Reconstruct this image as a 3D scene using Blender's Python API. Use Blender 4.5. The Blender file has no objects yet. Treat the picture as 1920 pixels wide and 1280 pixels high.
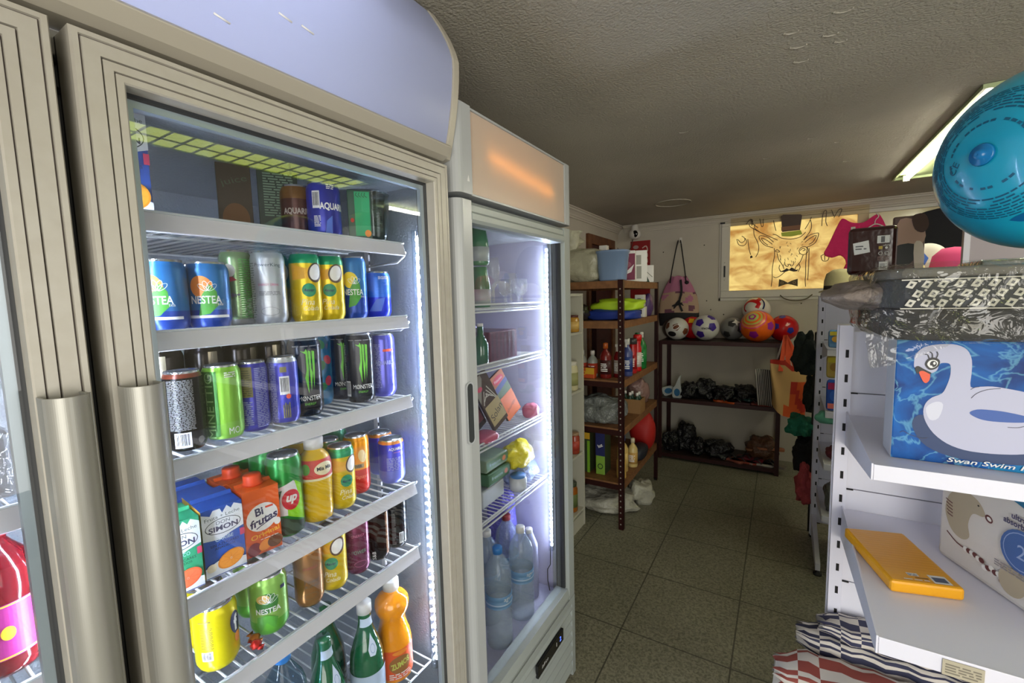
import bpy, bmesh, math, random
from mathutils import Vector, Matrix, geometry
random.seed(7)
R = math.radians
PI = math.pi
scene = bpy.context.scene
COL = scene.collection

# ------------------------------------------------------------------ camera
cam_data = bpy.data.cameras.new('camera')
cam = bpy.data.objects.new('camera', cam_data)
COL.objects.link(cam)
scene.camera = cam
cam_data.sensor_fit = 'HORIZONTAL'
cam_data.sensor_width = 36.0
cam_data.lens = 830.14 / 1920 * 36.0
cam_data.clip_start = 0.02
yaw, pit, rol = 0.548725, -0.095617, -0.026335
fw = Vector((-math.sin(yaw) * math.cos(pit), math.cos(yaw) * math.cos(pit), math.sin(pit)))
rt = fw.cross(Vector((0, 0, 1))).normalized()
up = rt.cross(fw)
rr = math.cos(rol) * rt + math.sin(rol) * up
uu = -math.sin(rol) * rt + math.cos(rol) * up
cam.matrix_world = Matrix(((rr.x, uu.x, -fw.x, 0), (rr.y, uu.y, -fw.y, 0), (rr.z, uu.z, -fw.z, 1.63), (0, 0, 0, 1)))

# ------------------------------------------------------------------ view, world, daylight
scene.view_settings.view_transform = 'Standard'
scene.view_settings.look = 'None'
scene.view_settings.exposure = 0.2
scene.view_settings.gamma = 1.0
scene.view_settings.use_curve_mapping = False
world = bpy.data.worlds.new('sky')
scene.world = world
world.use_nodes = True
wn = world.node_tree.nodes
sky = wn.new('ShaderNodeTexSky')
sky.sky_type = 'NISHITA'
sky.sun_disc = False
sky.sun_elevation = R(40)
sky.sun_rotation = R(200)
world.node_tree.links.new(sky.outputs[0], wn['Background'].inputs[0])
wn['Background'].inputs[1].default_value = 0.12

def area_light(name, loc, target, sx, sy, power, color):
    l = bpy.data.lights.new(name, 'AREA')
    l.shape = 'RECTANGLE'
    l.size, l.size_y = sx, sy
    l.energy = power
    l.color = color
    o = bpy.data.objects.new(name, l)
    COL.objects.link(o)
    o.location = loc
    o.rotation_euler = (Vector(target) - Vector(loc)).to_track_quat('-Z', 'Y').to_euler()
    return o
area_light('daylight_shopfront', (1.2, -1.56, 1.3), (0.2, 4.0, 1.1), 2.2, 1.9, 70.0, (1.0, 0.96, 0.88))
area_light('daylight_side_door', (2.56, 0.75, 1.35), (-1.0, 1.5, 1.3), 1.3, 1.7, 17.0, (1.0, 0.97, 0.92))

# ------------------------------------------------------------------ materials
def lin(c):
    o = []
    for v in c[:3]:
        v = v / 255.0
        o.append(v / 12.92 if v <= 0.04045 else ((v + 0.055) / 1.055) ** 2.4)
    return (o[0], o[1], o[2], 1.0)
MATS = {}
def M(name, rgb=(200, 200, 200), rough=0.5, metal=0.0, bump=None, var=None, emit=None, coat=0.0, spec=0.5, alpha=1.0, trans=0.0):
    if name in MATS:
        return MATS[name]
    m = bpy.data.materials.new(name)
    m.use_nodes = True
    nt = m.node_tree
    p = nt.nodes['Principled BSDF']
    p.inputs['Base Color'].default_value = lin(rgb)
    p.inputs['Roughness'].default_value = rough
    p.inputs['Metallic'].default_value = metal
    p.inputs['Coat Weight'].default_value = coat
    p.inputs['Specular IOR Level'].default_value = spec
    p.inputs['Alpha'].default_value = alpha
    p.inputs['Transmission Weight'].default_value = trans
    if emit:
        p.inputs['Emission Color'].default_value = lin(emit[0])
        p.inputs['Emission Strength'].default_value = emit[1]
    if bump or var:
        tc = nt.nodes.new('ShaderNodeTexCoord')
    if bump:
        n = nt.nodes.new('ShaderNodeTexNoise')
        n.inputs['Scale'].default_value = bump[0]
        n.inputs['Detail'].default_value = 4
        nt.links.new(tc.outputs['Object'], n.inputs['Vector'])
        b = nt.nodes.new('ShaderNodeBump')
        b.inputs['Strength'].default_value = bump[1]
        b.inputs['Distance'].default_value = bump[2] if len(bump) > 2 else 0.01
        nt.links.new(n.outputs['Fac'], b.inputs['Height'])
        nt.links.new(b.outputs[0], p.inputs['Normal'])
    if var:
        n = nt.nodes.new('ShaderNodeTexNoise')
        n.inputs['Scale'].default_value = var[0]
        n.inputs['Detail'].default_value = 5
        nt.links.new(tc.outputs['Object'], n.inputs['Vector'])
        r = nt.nodes.new('ShaderNodeValToRGB')
        r.color_ramp.elements[0].position = 0.35
        r.color_ramp.elements[1].position = 0.65
        c2 = lin(var[1])
        r.color_ramp.elements[0].color = lin(rgb)
        r.color_ramp.elements[1].color = c2
        nt.links.new(n.outputs['Fac'], r.inputs[0])
        nt.links.new(r.outputs[0], p.inputs['Base Color'])
    MATS[name] = m
    return m
def G(name, tint=(235, 240, 238), gloss=1.0, rough=0.0, ior=1.45):
    """thin clear or tinted glass / film: light passes straight through, surface mirrors by Fresnel"""
    if name in MATS:
        return MATS[name]
    m = bpy.data.materials.new(name)
    m.use_nodes = True
    nt = m.node_tree
    nt.nodes.clear()
    out = nt.nodes.new('ShaderNodeOutputMaterial')
    t = nt.nodes.new('ShaderNodeBsdfTransparent')
    t.inputs[0].default_value = lin(tint)
    g = nt.nodes.new('ShaderNodeBsdfGlossy')
    g.inputs['Roughness'].default_value = rough
    g.inputs[0].default_value = (gloss, gloss, gloss, 1)
    lw = nt.nodes.new('ShaderNodeLayerWeight')
    lw.inputs[0].default_value = 0.5
    pw = nt.nodes.new('ShaderNodeMath'); pw.operation = 'POWER'; pw.inputs[1].default_value = 5
    f = nt.nodes.new('ShaderNodeMath'); f.operation = 'MULTIPLY_ADD'
    f0 = ((ior - 1) / (ior + 1)) ** 2
    f.inputs[1].default_value = 1 - f0; f.inputs[2].default_value = f0
    nt.links.new(lw.outputs['Facing'], pw.inputs[0]); nt.links.new(pw.outputs[0], f.inputs[0])
    mx = nt.nodes.new('ShaderNodeMixShader')
    nt.links.new(f.outputs[0], mx.inputs[0])
    nt.links.new(t.outputs[0], mx.inputs[1])
    nt.links.new(g.outputs[0], mx.inputs[2])
    nt.links.new(mx.outputs[0], out.inputs[0])
    MATS[name] = m
    return m
def film(name, tint, rough, ior, scale, strength):
    """crinkled clear wrapping film"""
    m = G(name, tint, 1.0, rough, ior)
    nt = m.node_tree
    tc = nt.nodes.new('ShaderNodeTexCoord')
    n = nt.nodes.new('ShaderNodeTexNoise')
    n.inputs['Scale'].default_value = scale
    n.inputs['Detail'].default_value = 3
    n.inputs['Distortion'].default_value = 1.5
    nt.links.new(tc.outputs['Object'], n.inputs['Vector'])
    b = nt.nodes.new('ShaderNodeBump')
    b.inputs['Strength'].default_value = strength
    b.inputs['Distance'].default_value = 0.02
    nt.links.new(n.outputs['Fac'], b.inputs['Height'])
    for nd in nt.nodes:
        if nd.type in ('BSDF_GLOSSY', 'LAYER_WEIGHT'):
            nt.links.new(b.outputs[0], nd.inputs['Normal'])
    return m
def translucent_panel(name, rgb, amount=0.6):
    m = bpy.data.materials.new(name)
    m.use_nodes = True
    nt = m.node_tree
    nt.nodes.clear()
    out = nt.nodes.new('ShaderNodeOutputMaterial')
    t = nt.nodes.new('ShaderNodeBsdfTranslucent')
    t.inputs[0].default_value = lin(rgb)
    p = nt.nodes.new('ShaderNodeBsdfPrincipled')
    p.inputs['Base Color'].default_value = lin(rgb)
    p.inputs['Roughness'].default_value = 0.25
    mx = nt.nodes.new('ShaderNodeMixShader')
    mx.inputs[0].default_value = 1 - amount
    nt.links.new(t.outputs[0], mx.inputs[1])
    nt.links.new(p.outputs[0], mx.inputs[2])
    nt.links.new(mx.outputs[0], out.inputs[0])
    return m

# ------------------------------------------------------------------ object helpers
def setp(o, label=None, cat=None, group=None, kind=None):
    if label: o['label'] = label
    if cat: o['category'] = cat
    if group: o['group'] = group
    if kind: o['kind'] = kind
    return o
def thing(name, label, cat, loc=(0, 0, 0), rz=0.0, group=None):
    o = bpy.data.objects.new(name, None)
    o.empty_display_size = 0.05
    COL.objects.link(o)
    o.location = loc
    o.rotation_euler = (0, 0, rz)
    return setp(o, label, cat, group)
def root_loc(o):
    v = Vector((0, 0, 0))
    while o is not None:
        v = v + Vector(o.location)
        o = o.parent
    return v
def dup(root, loc, label=None, rz=None, group=None, drop=()):
    """a copy of a thing with copies of its parts and sub-parts"""
    r = root.copy()
    COL.objects.link(r)
    r.location = loc
    if rz is not None: r.rotation_euler = (0, 0, rz)
    if label: r['label'] = label
    if group: r['group'] = group
    for ch in list(root.children):
        if ch.name.split('.')[0] in drop: continue
        c = ch.copy()
        COL.objects.link(c)
        c.parent = r
        for g in list(ch.children):
            d = g.copy()
            COL.objects.link(d)
            d.parent = c
    return r

class B:
    """collects shapes and links them as ONE mesh object"""
    def __init__(s):
        s.v, s.f, s.m, s.sm, s.mats = [], [], [], [], []
    def mi(s, mat):
        if mat not in s.mats: s.mats.append(mat)
        return s.mats.index(mat)
    def add(s, verts, faces, mat, smooth=False, T=None):
        o = len(s.v)
        for v in verts:
            v = Vector(v)
            s.v.append(T @ v if T is not None else v)
        for i, f in enumerate(faces):
            s.f.append([o + j for j in f])
            s.m.append(s.mi(mat[i] if isinstance(mat, list) else mat))
            s.sm.append(smooth)
        return s
    def box(s, x0, x1, y0, y1, z0, z1, mat, T=None):
        v = [(x0, y0, z0), (x1, y0, z0), (x1, y1, z0), (x0, y1, z0), (x0, y0, z1), (x1, y0, z1), (x1, y1, z1), (x0, y1, z1)]
        return s.add(v, [(0, 3, 2, 1), (4, 5, 6, 7), (0, 1, 5, 4), (1, 2, 6, 5), (2, 3, 7, 6), (3, 0, 4, 7)], mat, False, T)
    def lathe(s, prof, seg, mat, c=(0, 0, 0), T=None, smooth=True, matf=None, wob=None):
        vs, fs, ms = [], [], []
        for k, (r, z) in enumerate(prof):
            for i in range(seg):
                a = 2 * PI * i / seg
                q = r * (wob(a, z) if wob else 1)
                vs.append((c[0] + q * math.cos(a), c[1] + q * math.sin(a), c[2] + z))
        for k in range(len(prof) - 1):
            zm = (prof[k][1] + prof[k + 1][1]) / 2
            for i in range(seg):
                j = (i + 1) % seg
                fs.append((k * seg + i, k * seg + j, (k + 1) * seg + j, (k + 1) * seg + i))
                ms.append(matf(zm, 2 * PI * (i + .5) / seg) if matf else mat)
        if prof[0][0] > 1e-6: fs.append(tuple(reversed(range(seg)))); ms.append(ms[0])
        n = (len(prof) - 1) * seg
        if prof[-1][0] > 1e-6: fs.append(tuple(n + i for i in range(seg))); ms.append(ms[-1])
        return s.add(vs, fs, ms, smooth, T)
    def tube(s, pts, r, mat, seg=8, T=None, closed=False, cap=True):
        pts = [Vector(p) for p in pts]
        n = len(pts)
        vs, fs = [], []
        prev = None
        for i, p in enumerate(pts):
            if closed: d = (pts[(i + 1) % n] - pts[i - 1])
            else: d = (pts[min(i + 1, n - 1)] - pts[max(i - 1, 0)])
            d.normalize()
            if prev is None:
                a = Vector((0, 0, 1)) if abs(d.z) < 0.9 else Vector((1, 0, 0))
                u = d.cross(a).normalized()
            else:
                u = (prev - d * prev.dot(d)).normalized()
            prev = u
            w = d.cross(u)
            rad = r[i] if isinstance(r, (list, tuple)) else r
            for k in range(seg):
                t = 2 * PI * k / seg
                vs.append(p + u * math.cos(t) * rad + w * math.sin(t) * rad)
        m = n if closed else n - 1
        for i in range(m):
            for k in range(seg):
                l = (k + 1) % seg
                i2 = (i + 1) % n
                fs.append((i * seg + k, i * seg + l, i2 * seg + l, i2 * seg + k))
        if cap and not closed:
            fs.append(tuple(reversed(range(seg))))
            fs.append(tuple((n - 1) * seg + k for k in range(seg)))
        return s.add(vs, fs, mat, True, T)
    def prism(s, poly, axis, a0, a1, mat, T=None, smooth=False, edge=None):
        """polygon (2-D) extruded along an axis; the two plane coordinates are the remaining axes in xyz order"""
        def mk(p, a):
            return {'x': (a, p[0], p[1]), 'y': (p[0], a, p[1]), 'z': (p[0], p[1], a)}[axis]
        n = len(poly)
        area = sum(poly[i][0] * poly[(i + 1) % n][1] - poly[(i + 1) % n][0] * poly[i][1] for i in range(n))
        if (area < 0) != (axis == 'y'): poly = list(reversed(poly))
        vs = [mk(p, a0) for p in poly] + [mk(p, a1) for p in poly]
        tri = geometry.tessellate_polygon([[Vector((p[0], p[1], 0)) for p in poly]])
        fs = []
        for t in tri:
            a, b, c = [Vector(vs[n + q]) for q in t]
            nn = (b - a).cross(c - a)
            ax = {'x': 0, 'y': 1, 'z': 2}[axis]
            if nn[ax] < 0: t = tuple(reversed(t))
            fs.append(tuple(n + q for q in t))
            fs.append(tuple(reversed(t)))
        ms = [mat] * len(fs)
        for i in range(n):
            j = (i + 1) % n
            fs.append((i, j, n + j, n + i))
            ms.append(edge or mat)
        return s.add(vs, fs, ms, smooth, T)
    def loft(s, rings, mat, closed=True, cap=True, smooth=True, T=None):
        n = len(rings[0])
        vs = [v for r_ in rings for v in r_]
        fs = []
        for k in range(len(rings) - 1):
            for i in range(n if closed else n - 1):
                j = (i + 1) % n
                fs.append((k * n + i, k * n + j, (k + 1) * n + j, (k + 1) * n + i))
        if cap and closed:
            fs.append(tuple(reversed(range(n))))
            fs.append(tuple((len(rings) - 1) * n + i for i in range(n)))
        return s.add(vs, fs, mat, smooth, T)
    def grid(s, fn, nu, nv, mat, smooth=True, matf=None, T=None):
        vs = [fn(i / nu, j / nv) for j in range(nv + 1) for i in range(nu + 1)]
        fs, ms = [], []
        for j in range(nv):
            for i in range(nu):
                a = j * (nu + 1) + i
                fs.append((a, a + 1, a + nu + 2, a + nu + 1))
                ms.append(matf((i + .5) / nu, (j + .5) / nv) if matf else mat)
        return s.add(vs, fs, ms, smooth, T)
    def build(s, name, parent=None, bevel=0.0, seg=2, world=False, solid=0.0, sub=0, angle=35, label=None):
        me = bpy.data.meshes.new(name)
        off = root_loc(parent) if (world and parent) else Vector((0, 0, 0))
        me.from_pydata([tuple(v - off) for v in s.v], [], s.f)
        for m in s.mats: me.materials.append(m)
        me.polygons.foreach_set('material_index', s.m)
        me.polygons.foreach_set('use_smooth', s.sm)
        me.update()
        o = bpy.data.objects.new(name, me)
        COL.objects.link(o)
        if parent: o.parent = parent
        if solid:
            md = o.modifiers.new('thickness', 'SOLIDIFY'); md.thickness = solid; md.offset = 0
        if bevel:
            md = o.modifiers.new('bevel', 'BEVEL'); md.width = bevel; md.segments = seg
            md.limit_method = 'ANGLE'; md.angle_limit = R(angle); md.harden_normals = False
        if sub:
            md = o.modifiers.new('subdivision', 'SUBSURF'); md.levels = sub; md.render_levels = sub
        if label: o['label'] = label
        return o
def struct(b, name, label=None, **k):
    o = b.build(name, **k)
    o['kind'] = 'structure'
    if label: o['label'] = label
    return o

# ------------------------------------------------------------------ printed marks on surfaces
_TXT = {}
def text2d(t, bold=0.0, shear=0.0):
    k = (t, bold, shear)
    if k not in _TXT:
        cu = bpy.data.curves.new('lettering', 'FONT')
        cu.body = t
        cu.size = 1.0
        cu.align_x = 'CENTER'
        cu.align_y = 'CENTER'
        cu.resolution_u = 3
        cu.offset = bold
        cu.shear = shear
        ob = bpy.data.objects.new('lettering', cu)
        COL.objects.link(ob)
        bpy.context.view_layer.update()
        me = bpy.data.meshes.new_from_object(ob.evaluated_get(bpy.context.evaluated_depsgraph_get()))
        me.calc_loop_triangles()
        vs = [(v.co.x, v.co.y) for v in me.vertices]
        fs = [tuple(q.vertices) for q in me.loop_triangles]
        xs = [v[0] for v in vs]; ys = [v[1] for v in vs]
        cx = (min(xs) + max(xs)) / 2; cy = (min(ys) + max(ys)) / 2
        _TXT[k] = ([(x - cx, y - cy) for x, y in vs], fs, max(xs) - min(xs), max(ys) - min(ys))
        bpy.data.objects.remove(ob)
        bpy.data.curves.remove(cu)
        bpy.data.meshes.remove(me)
    return _TXT[k]
def cyl_fn(r, a0=0.0):
    return lambda s, z, l: (((r + l) * math.sin(s / r + a0)), -(r + l) * math.cos(s / r + a0), z)
def plane_fn(o, u, v):
    o, u, v = Vector(o), Vector(u).normalized(), Vector(v).normalized()
    n = u.cross(v)
    return lambda s, z, l: o + u * s + v * z + n * l
def ball_fn(c, n, upv, rad):
    c, n = Vector(c), Vector(n).normalized()
    v = (Vector(upv) - n * Vector(upv).dot(n)).normalized()
    u = v.cross(n)
    return lambda s, t, l: c + (n + u * (s / rad) + v * (t / rad)).normalized() * (rad + l)
class Dec:
    def __init__(s, b, fn, step=0.005, both=False, lift=0.0003, d=0.00012):
        s.b, s.fn, s.step, s.both, s.l, s.d = b, fn, step, both, lift, d
    def raw(s, vs, fs, mat):
        if s.step:
            bm = bmesh.new()
            bv = [bm.verts.new((x, y, 0)) for x, y in vs]
            for f in fs:
                try: bm.faces.new([bv[i] for i in f])
                except ValueError: pass
            for ax in ((0, 1) if s.both else (0,)):
                c = [v[ax] for v in vs]
                k = math.floor(min(c) / s.step) + 1
                while k * s.step < max(c) - 1e-6:
                    pl = Vector((0, 0, 0)); pl[ax] = k * s.step
                    no = Vector((0, 0, 0)); no[ax] = 1
                    bmesh.ops.bisect_plane(bm, geom=bm.verts[:] + bm.edges[:] + bm.faces[:], plane_co=pl, plane_no=no, dist=1e-6)
                    k += 1
            bm.verts.index_update()
            vs = [(v.co.x, v.co.y) for v in bm.verts]
            fs = [tuple(v.index for v in f.verts) for f in bm.faces]
            bm.free()
        g = []
        for f in fs:
            a = sum(vs[f[i]][0] * vs[f[(i + 1) % len(f)]][1] - vs[f[(i + 1) % len(f)]][0] * vs[f[i]][1] for i in range(len(f)))
            g.append(f if a > 0 else tuple(reversed(f)))
        s.b.add([s.fn(x, y, s.l) for x, y in vs], g, mat)
        s.l += s.d
        return s
    def poly(s, pts, mat):
        tri = geometry.tessellate_polygon([[Vector((p[0], p[1], 0)) for p in pts]])
        return s.raw(list(pts), [tuple(t) for t in tri], mat)
    def rect(s, x0, x1, z0, z1, mat):
        return s.raw([(x0, z0), (x1, z0), (x1, z1), (x0, z1)], [(0, 1, 2, 3)], mat)
    def ell(s, cx, cz, rx, rz, mat, rot=0.0, n=24):
        c, q = math.cos(rot), math.sin(rot)
        pts = []
        for i in range(n):
            a = 2 * PI * i / n
            x, y = rx * math.cos(a), rz * math.sin(a)
            pts.append((cx + c * x - q * y, cz + q * x + c * y))
        return s.raw(pts, [tuple(range(n))], mat)
    def ring(s, cx, cz, rx, rz, w, mat, rot=0.0):
        c, q = math.cos(rot), math.sin(rot)
        pts = []
        for i in range(33):
            a = 2 * PI * i / 32
            x, y = rx * math.cos(a), rz * math.sin(a)
            pts.append((cx + c * x - q * y, cz + q * x + c * y))
        return s.stroke(pts, w, mat)
    def stroke(s, pts, w, mat):
        pts = [Vector(p) for p in pts]
        n = len(pts)
        L, Rr = [], []
        for i in range(n):
            d = pts[min(i + 1, n - 1)] - pts[max(i - 1, 0)]
            if i in (0, n - 1) and (pts[0] - pts[-1]).length < 1e-7: d = pts[1] - pts[-2]
            if d.length < 1e-9: d = Vector((1, 0))
            d.normalize()
            p = Vector((-d.y, d.x)) * (w / 2)
            L.append(tuple(pts[i] + p)); Rr.append(tuple(pts[i] - p))
        return s.raw(L + Rr, [(i, i + 1, n + i + 1, n + i) for i in range(n - 1)], mat)
    def text(s, t, h, cx, cz, mat, rot=0.0, bold=0.0, shear=0.0, w=None):
        vs, fs, tw, th = text2d(t, bold, shear)
        k = h / th
        kx = (w / tw) if w else k
        c, q = math.cos(rot), math.sin(rot)
        return s.raw([(cx + c * x * kx - q * y * k, cz + q * x * kx + c * y * k) for x, y in vs], fs, mat)
    def lines(s, x0, x1, z0, z1, n, mat, seed=1):
        """rows of fine print too small to read"""
        rd = random.Random(seed)
        vs, fs = [], []
        dz = (z1 - z0) / n
        for i in range(n):
            x = x0
            z = z0 + dz * i
            while x < x1 - dz * .5:
                w = min(rd.uniform(1.2, 4.5) * dz, x1 - x)
                o = len(vs)
                vs += [(x, z), (x + w, z), (x + w, z + dz * .5), (x, z + dz * .5)]
                fs.append((o, o + 1, o + 2, o + 3))
                x += w + dz * .6
        return s.raw(vs, fs, mat)
    def barcode(s, x0, x1, z0, z1, n=14):
        s.rect(x0, x1, z0, z1, M('white_print', (222, 222, 220)))
        rd = random.Random(3)
        vs, fs = [], []
        w = (x1 - x0) * .86 / n
        for i in range(n):
            x = x0 + (x1 - x0) * .07 + i * w
            ww = w * rd.choice((.3, .5, .7))
            o = len(vs)
            vs += [(x, z0 + (z1 - z0) * .15), (x + ww, z0 + (z1 - z0) * .15), (x + ww, z1 - (z1 - z0) * .08), (x, z1 - (z1 - z0) * .08)]
            fs.append((o, o + 1, o + 2, o + 3))
        return s.raw(vs, fs, M('black_print', (25, 25, 28)))
def frame_sweep(b, mk, u0, u1, v0, v1, prof, mat):
    """mitred frame: prof is a list of (inset, out); mk(u, v, out) gives the point"""
    n = len(prof)
    vs, fs = [], []
    for i, o in prof:
        vs += [mk(u0 + i, v0 + i, o), mk(u1 - i, v0 + i, o), mk(u1 - i, v1 - i, o), mk(u0 + i, v1 - i, o)]
    ms = []
    for k in range(n - 1):
        for c in range(4):
            d = (c + 1) % 4
            fs.append((k * 4 + c, k * 4 + d, (k + 1) * 4 + d, (k + 1) * 4 + c))
            ms.append(mat[k] if isinstance(mat, list) else mat)
    b.add(vs, fs, ms)

# ------------------------------------------------------------------ room shell
XW, XE, YS, YN, ZC = -1.58, 2.6, -1.6, 4.9, 2.39
def floor_mat():
    m = M('speckled_vinyl', (92, 92, 80), rough=0.45)
    nt = m.node_tree; L = nt.links
    p = nt.nodes['Principled BSDF']
    tc = nt.nodes.new('ShaderNodeTexCoord')
    sp = nt.nodes.new('ShaderNodeSeparateXYZ')
    L.new(tc.outputs['Object'], sp.inputs[0])
    def math_(op, a, b=None, clamp=False):
        n = nt.nodes.new('ShaderNodeMath'); n.operation = op; n.use_clamp = clamp
        for i, q in enumerate((a, b)):
            if q is None: continue
            if isinstance(q, (int, float)): n.inputs[i].default_value = q
            else: L.new(q, n.inputs[i])
        return n.outputs[0]
    def seam(o, off, size):
        f = math_('FRACT', math_('DIVIDE', math_('ADD', o, off), size))
        d = math_('ABSOLUTE', math_('SUBTRACT', f, 0.5))
        return math_('GREATER_THAN', d, 0.5 - 0.0035 / size)
    sx = seam(sp.outputs['X'], 0.15 + 0.485 * 20, 0.485)
    sy = seam(sp.outputs['Y'], 0.0 + 0.5 * 20, 0.5)
    s = math_('MAXIMUM', sx, sy)
    n1 = nt.nodes.new('ShaderNodeTexNoise'); n1.inputs['Scale'].default_value = 78; n1.inputs['Detail'].default_value = 4
    n1.inputs['Distortion'].default_value = 0.8
    L.new(tc.outputs['Object'], n1.inputs['Vector'])
    r1 = nt.nodes.new('ShaderNodeValToRGB')
    e = r1.color_ramp.elements
    e[0].position = 0.36; e[0].color = lin((104, 102, 86))
    e[1].position = 0.60; e[1].color = lin((146, 143, 124))
    L.new(n1.outputs['Fac'], r1.inputs[0])
    n2 = nt.nodes.new('ShaderNodeTexNoise'); n2.inputs['Scale'].default_value = 2.2; n2.inputs['Detail'].default_value = 3
    L.new(tc.outputs['Object'], n2.inputs['Vector'])
    r2 = nt.nodes.new('ShaderNodeValToRGB')
    r2.color_ramp.elements[0].color = (0.75, 0.75, 0.72, 1); r2.color_ramp.elements[1].color = (1, 1, 0.98, 1)
    r2.color_ramp.elements[0].position = .3; r2.color_ramp.elements[1].position = .7
    L.new(n2.outputs['Fac'], r2.inputs[0])
    mu = nt.nodes.new('ShaderNodeMix'); mu.data_type = 'RGBA'; mu.blend_type = 'MULTIPLY'; mu.inputs[0].default_value = 1
    L.new(r1.outputs[0], mu.inputs[6]); L.new(r2.outputs[0], mu.inputs[7])
    mx = nt.nodes.new('ShaderNodeMix'); mx.data_type = 'RGBA'
    L.new(math_('MULTIPLY', s, 0.8), mx.inputs[0])
    L.new(mu.outputs[2], mx.inputs[6])
    mx.inputs[7].default_value = lin((50, 50, 42))
    L.new(mx.outputs[2], p.inputs['Base Color'])
    bp = nt.nodes.new('ShaderNodeBump'); bp.inputs['Strength'].default_value = 0.25; bp.inputs['Distance'].default_value = 0.004
    L.new(n1.outputs['Fac'], bp.inputs['Height']); L.new(bp.outputs[0], p.inputs['Normal'])
    return m
wall_m = M('painted_wall', (196, 190, 176), 0.8, bump=(60, 0.25, 0.004), var=(1.7, (182, 176, 164)))
ceil_m = M('stippled_ceiling', (176, 170, 156), 0.9, bump=(120, 0.7, 0.008), var=(1.3, (160, 155, 143)))
trim_m = M('white_cornice', (196, 190, 178), 0.6)
struct(B().box(XW - .1, XE + .1, YS - .1, YN + .1, -.1, 0, floor_mat()), 'floor', 'dark speckled grey-green vinyl tile floor')
b = B().box(XW - .1, XE + .1, YS - .1, YN + .1, ZC, ZC + .1, ceil_m)
struct(b, 'ceiling', 'stippled off-white ceiling')
struct(B().box(XW - .1, XW, YS, YN, 0, ZC, wall_m), 'wall_left')
# back wall with its long high window opening
WX0, WX1, WZ0, WZ1 = -.53, 1.22, 1.585, 2.31
b = B()
b.box(XW - .1, WX0, YN, YN + .12, 0, ZC, wall_m)
b.box(WX1, XE + .1, YN, YN + .12, 0, ZC, wall_m)
b.box(WX0, WX1, YN, YN + .12, 0, WZ0, wall_m)
b.box(WX0, WX1, YN, YN + .12, WZ1, ZC, wall_m)
struct(b, 'wall_back', 'off-white back wall with a long high window')
b = B()
b.box(XE, XE + .1, YS, 0.05, 0, ZC, wall_m)
b.box(XE, XE + .1, 1.45, YN, 0, ZC, wall_m)
b.box(XE, XE + .1, 0.05, 1.45, 2.15, ZC, wall_m)
struct(b, 'wall_right')
b = B()
b.box(XW, 0.1, YS - .1, YS, 0, ZC, wall_m)
b.box(2.3, XE, YS - .1, YS, 0, ZC, wall_m)
b.box(0.1, 2.3, YS - .1, YS, 0, .3, wall_m)
b.box(0.1, 2.3, YS - .1, YS, 2.25, ZC, wall_m)
struct(b, 'wall_front')
# cornice
def cornice(name, axis, a0, a1, w, sgn):
    pr = [(0, 2.315), (.012, 2.315), (.014, 2.327), (.022, 2.333), (.026, 2.343), (.045, 2.362), (.058, 2.367), (.062, 2.378), (.075, 2.380), (.075, 2.39), (0, 2.39)]
    poly = [(w + sgn * p[0], p[1]) for p in pr]
    struct(B().prism(poly, axis, a0, a1, trim_m), name, 'moulded white cornice', bevel=.002)
cornice('trim_1', 'y', YS, YN, XW, 1)
cornice('trim_2', 'x', XW + .075, XE, YN, -1)
# round patched ring on the ceiling and blemishes
b = B().tube([(-.80 + .14 * math.cos(2 * PI * k / 48), 3.93 + .14 * math.sin(2 * PI * k / 48), ZC - .001) for k in range(48)], .005, ceil_m, 8, closed=True)
struct(b, 'trim_3', 'faint round cover ring on the ceiling')
b = B()
for (x, y, s_) in ((.0, 1.62, .012), (.02, 1.72, .014), (.03, 1.83, .013), (.12, 1.58, .014), (.10, 1.70, .012), (.13, 1.76, .010), (-.42, 2.28, .012), (.10, 2.75, .011), (.22, 2.9, .01), (.30, 3.35, .012), (-.1, 3.0, .011)):
    pts = [(x + s_ * 1.6 * math.cos(t / 7 * PI) + .004 * math.sin(t * 3), y + s_ * .8 * math.sin(t / 7 * PI * 1.2), ZC - .001) for t in range(8)]
    b.tube(pts, .0022, ceil_m, 6)
struct(b, 'trim_4', 'raised paint blisters on the ceiling')

# door in the left wall, far corner
wood = M('varnished_brown_wood', (112, 66, 30), .45, var=(14, (88, 50, 22)))
redwood = M('dark_red_door', (66, 18, 16), .5, var=(9, (48, 14, 12)))
b = B()
b.box(XW, XW + .03, 3.95, 4.03, 0, 2.22, wood).box(XW, XW + .03, 4.63, 4.71, 0, 2.22, wood).box(XW, XW + .032, 4.03, 4.63, 2.13, 2.22, wood)
b.box(XW, XW + .012, 4.03, 4.63, 0.01, 2.13, redwood)
b.box(XW + .012, XW + .018, 4.12, 4.54, 1.2, 2.03, redwood)
struct(b, 'door_1', 'dark red door in a brown wooden frame behind the rack', bevel=.003)

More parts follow.
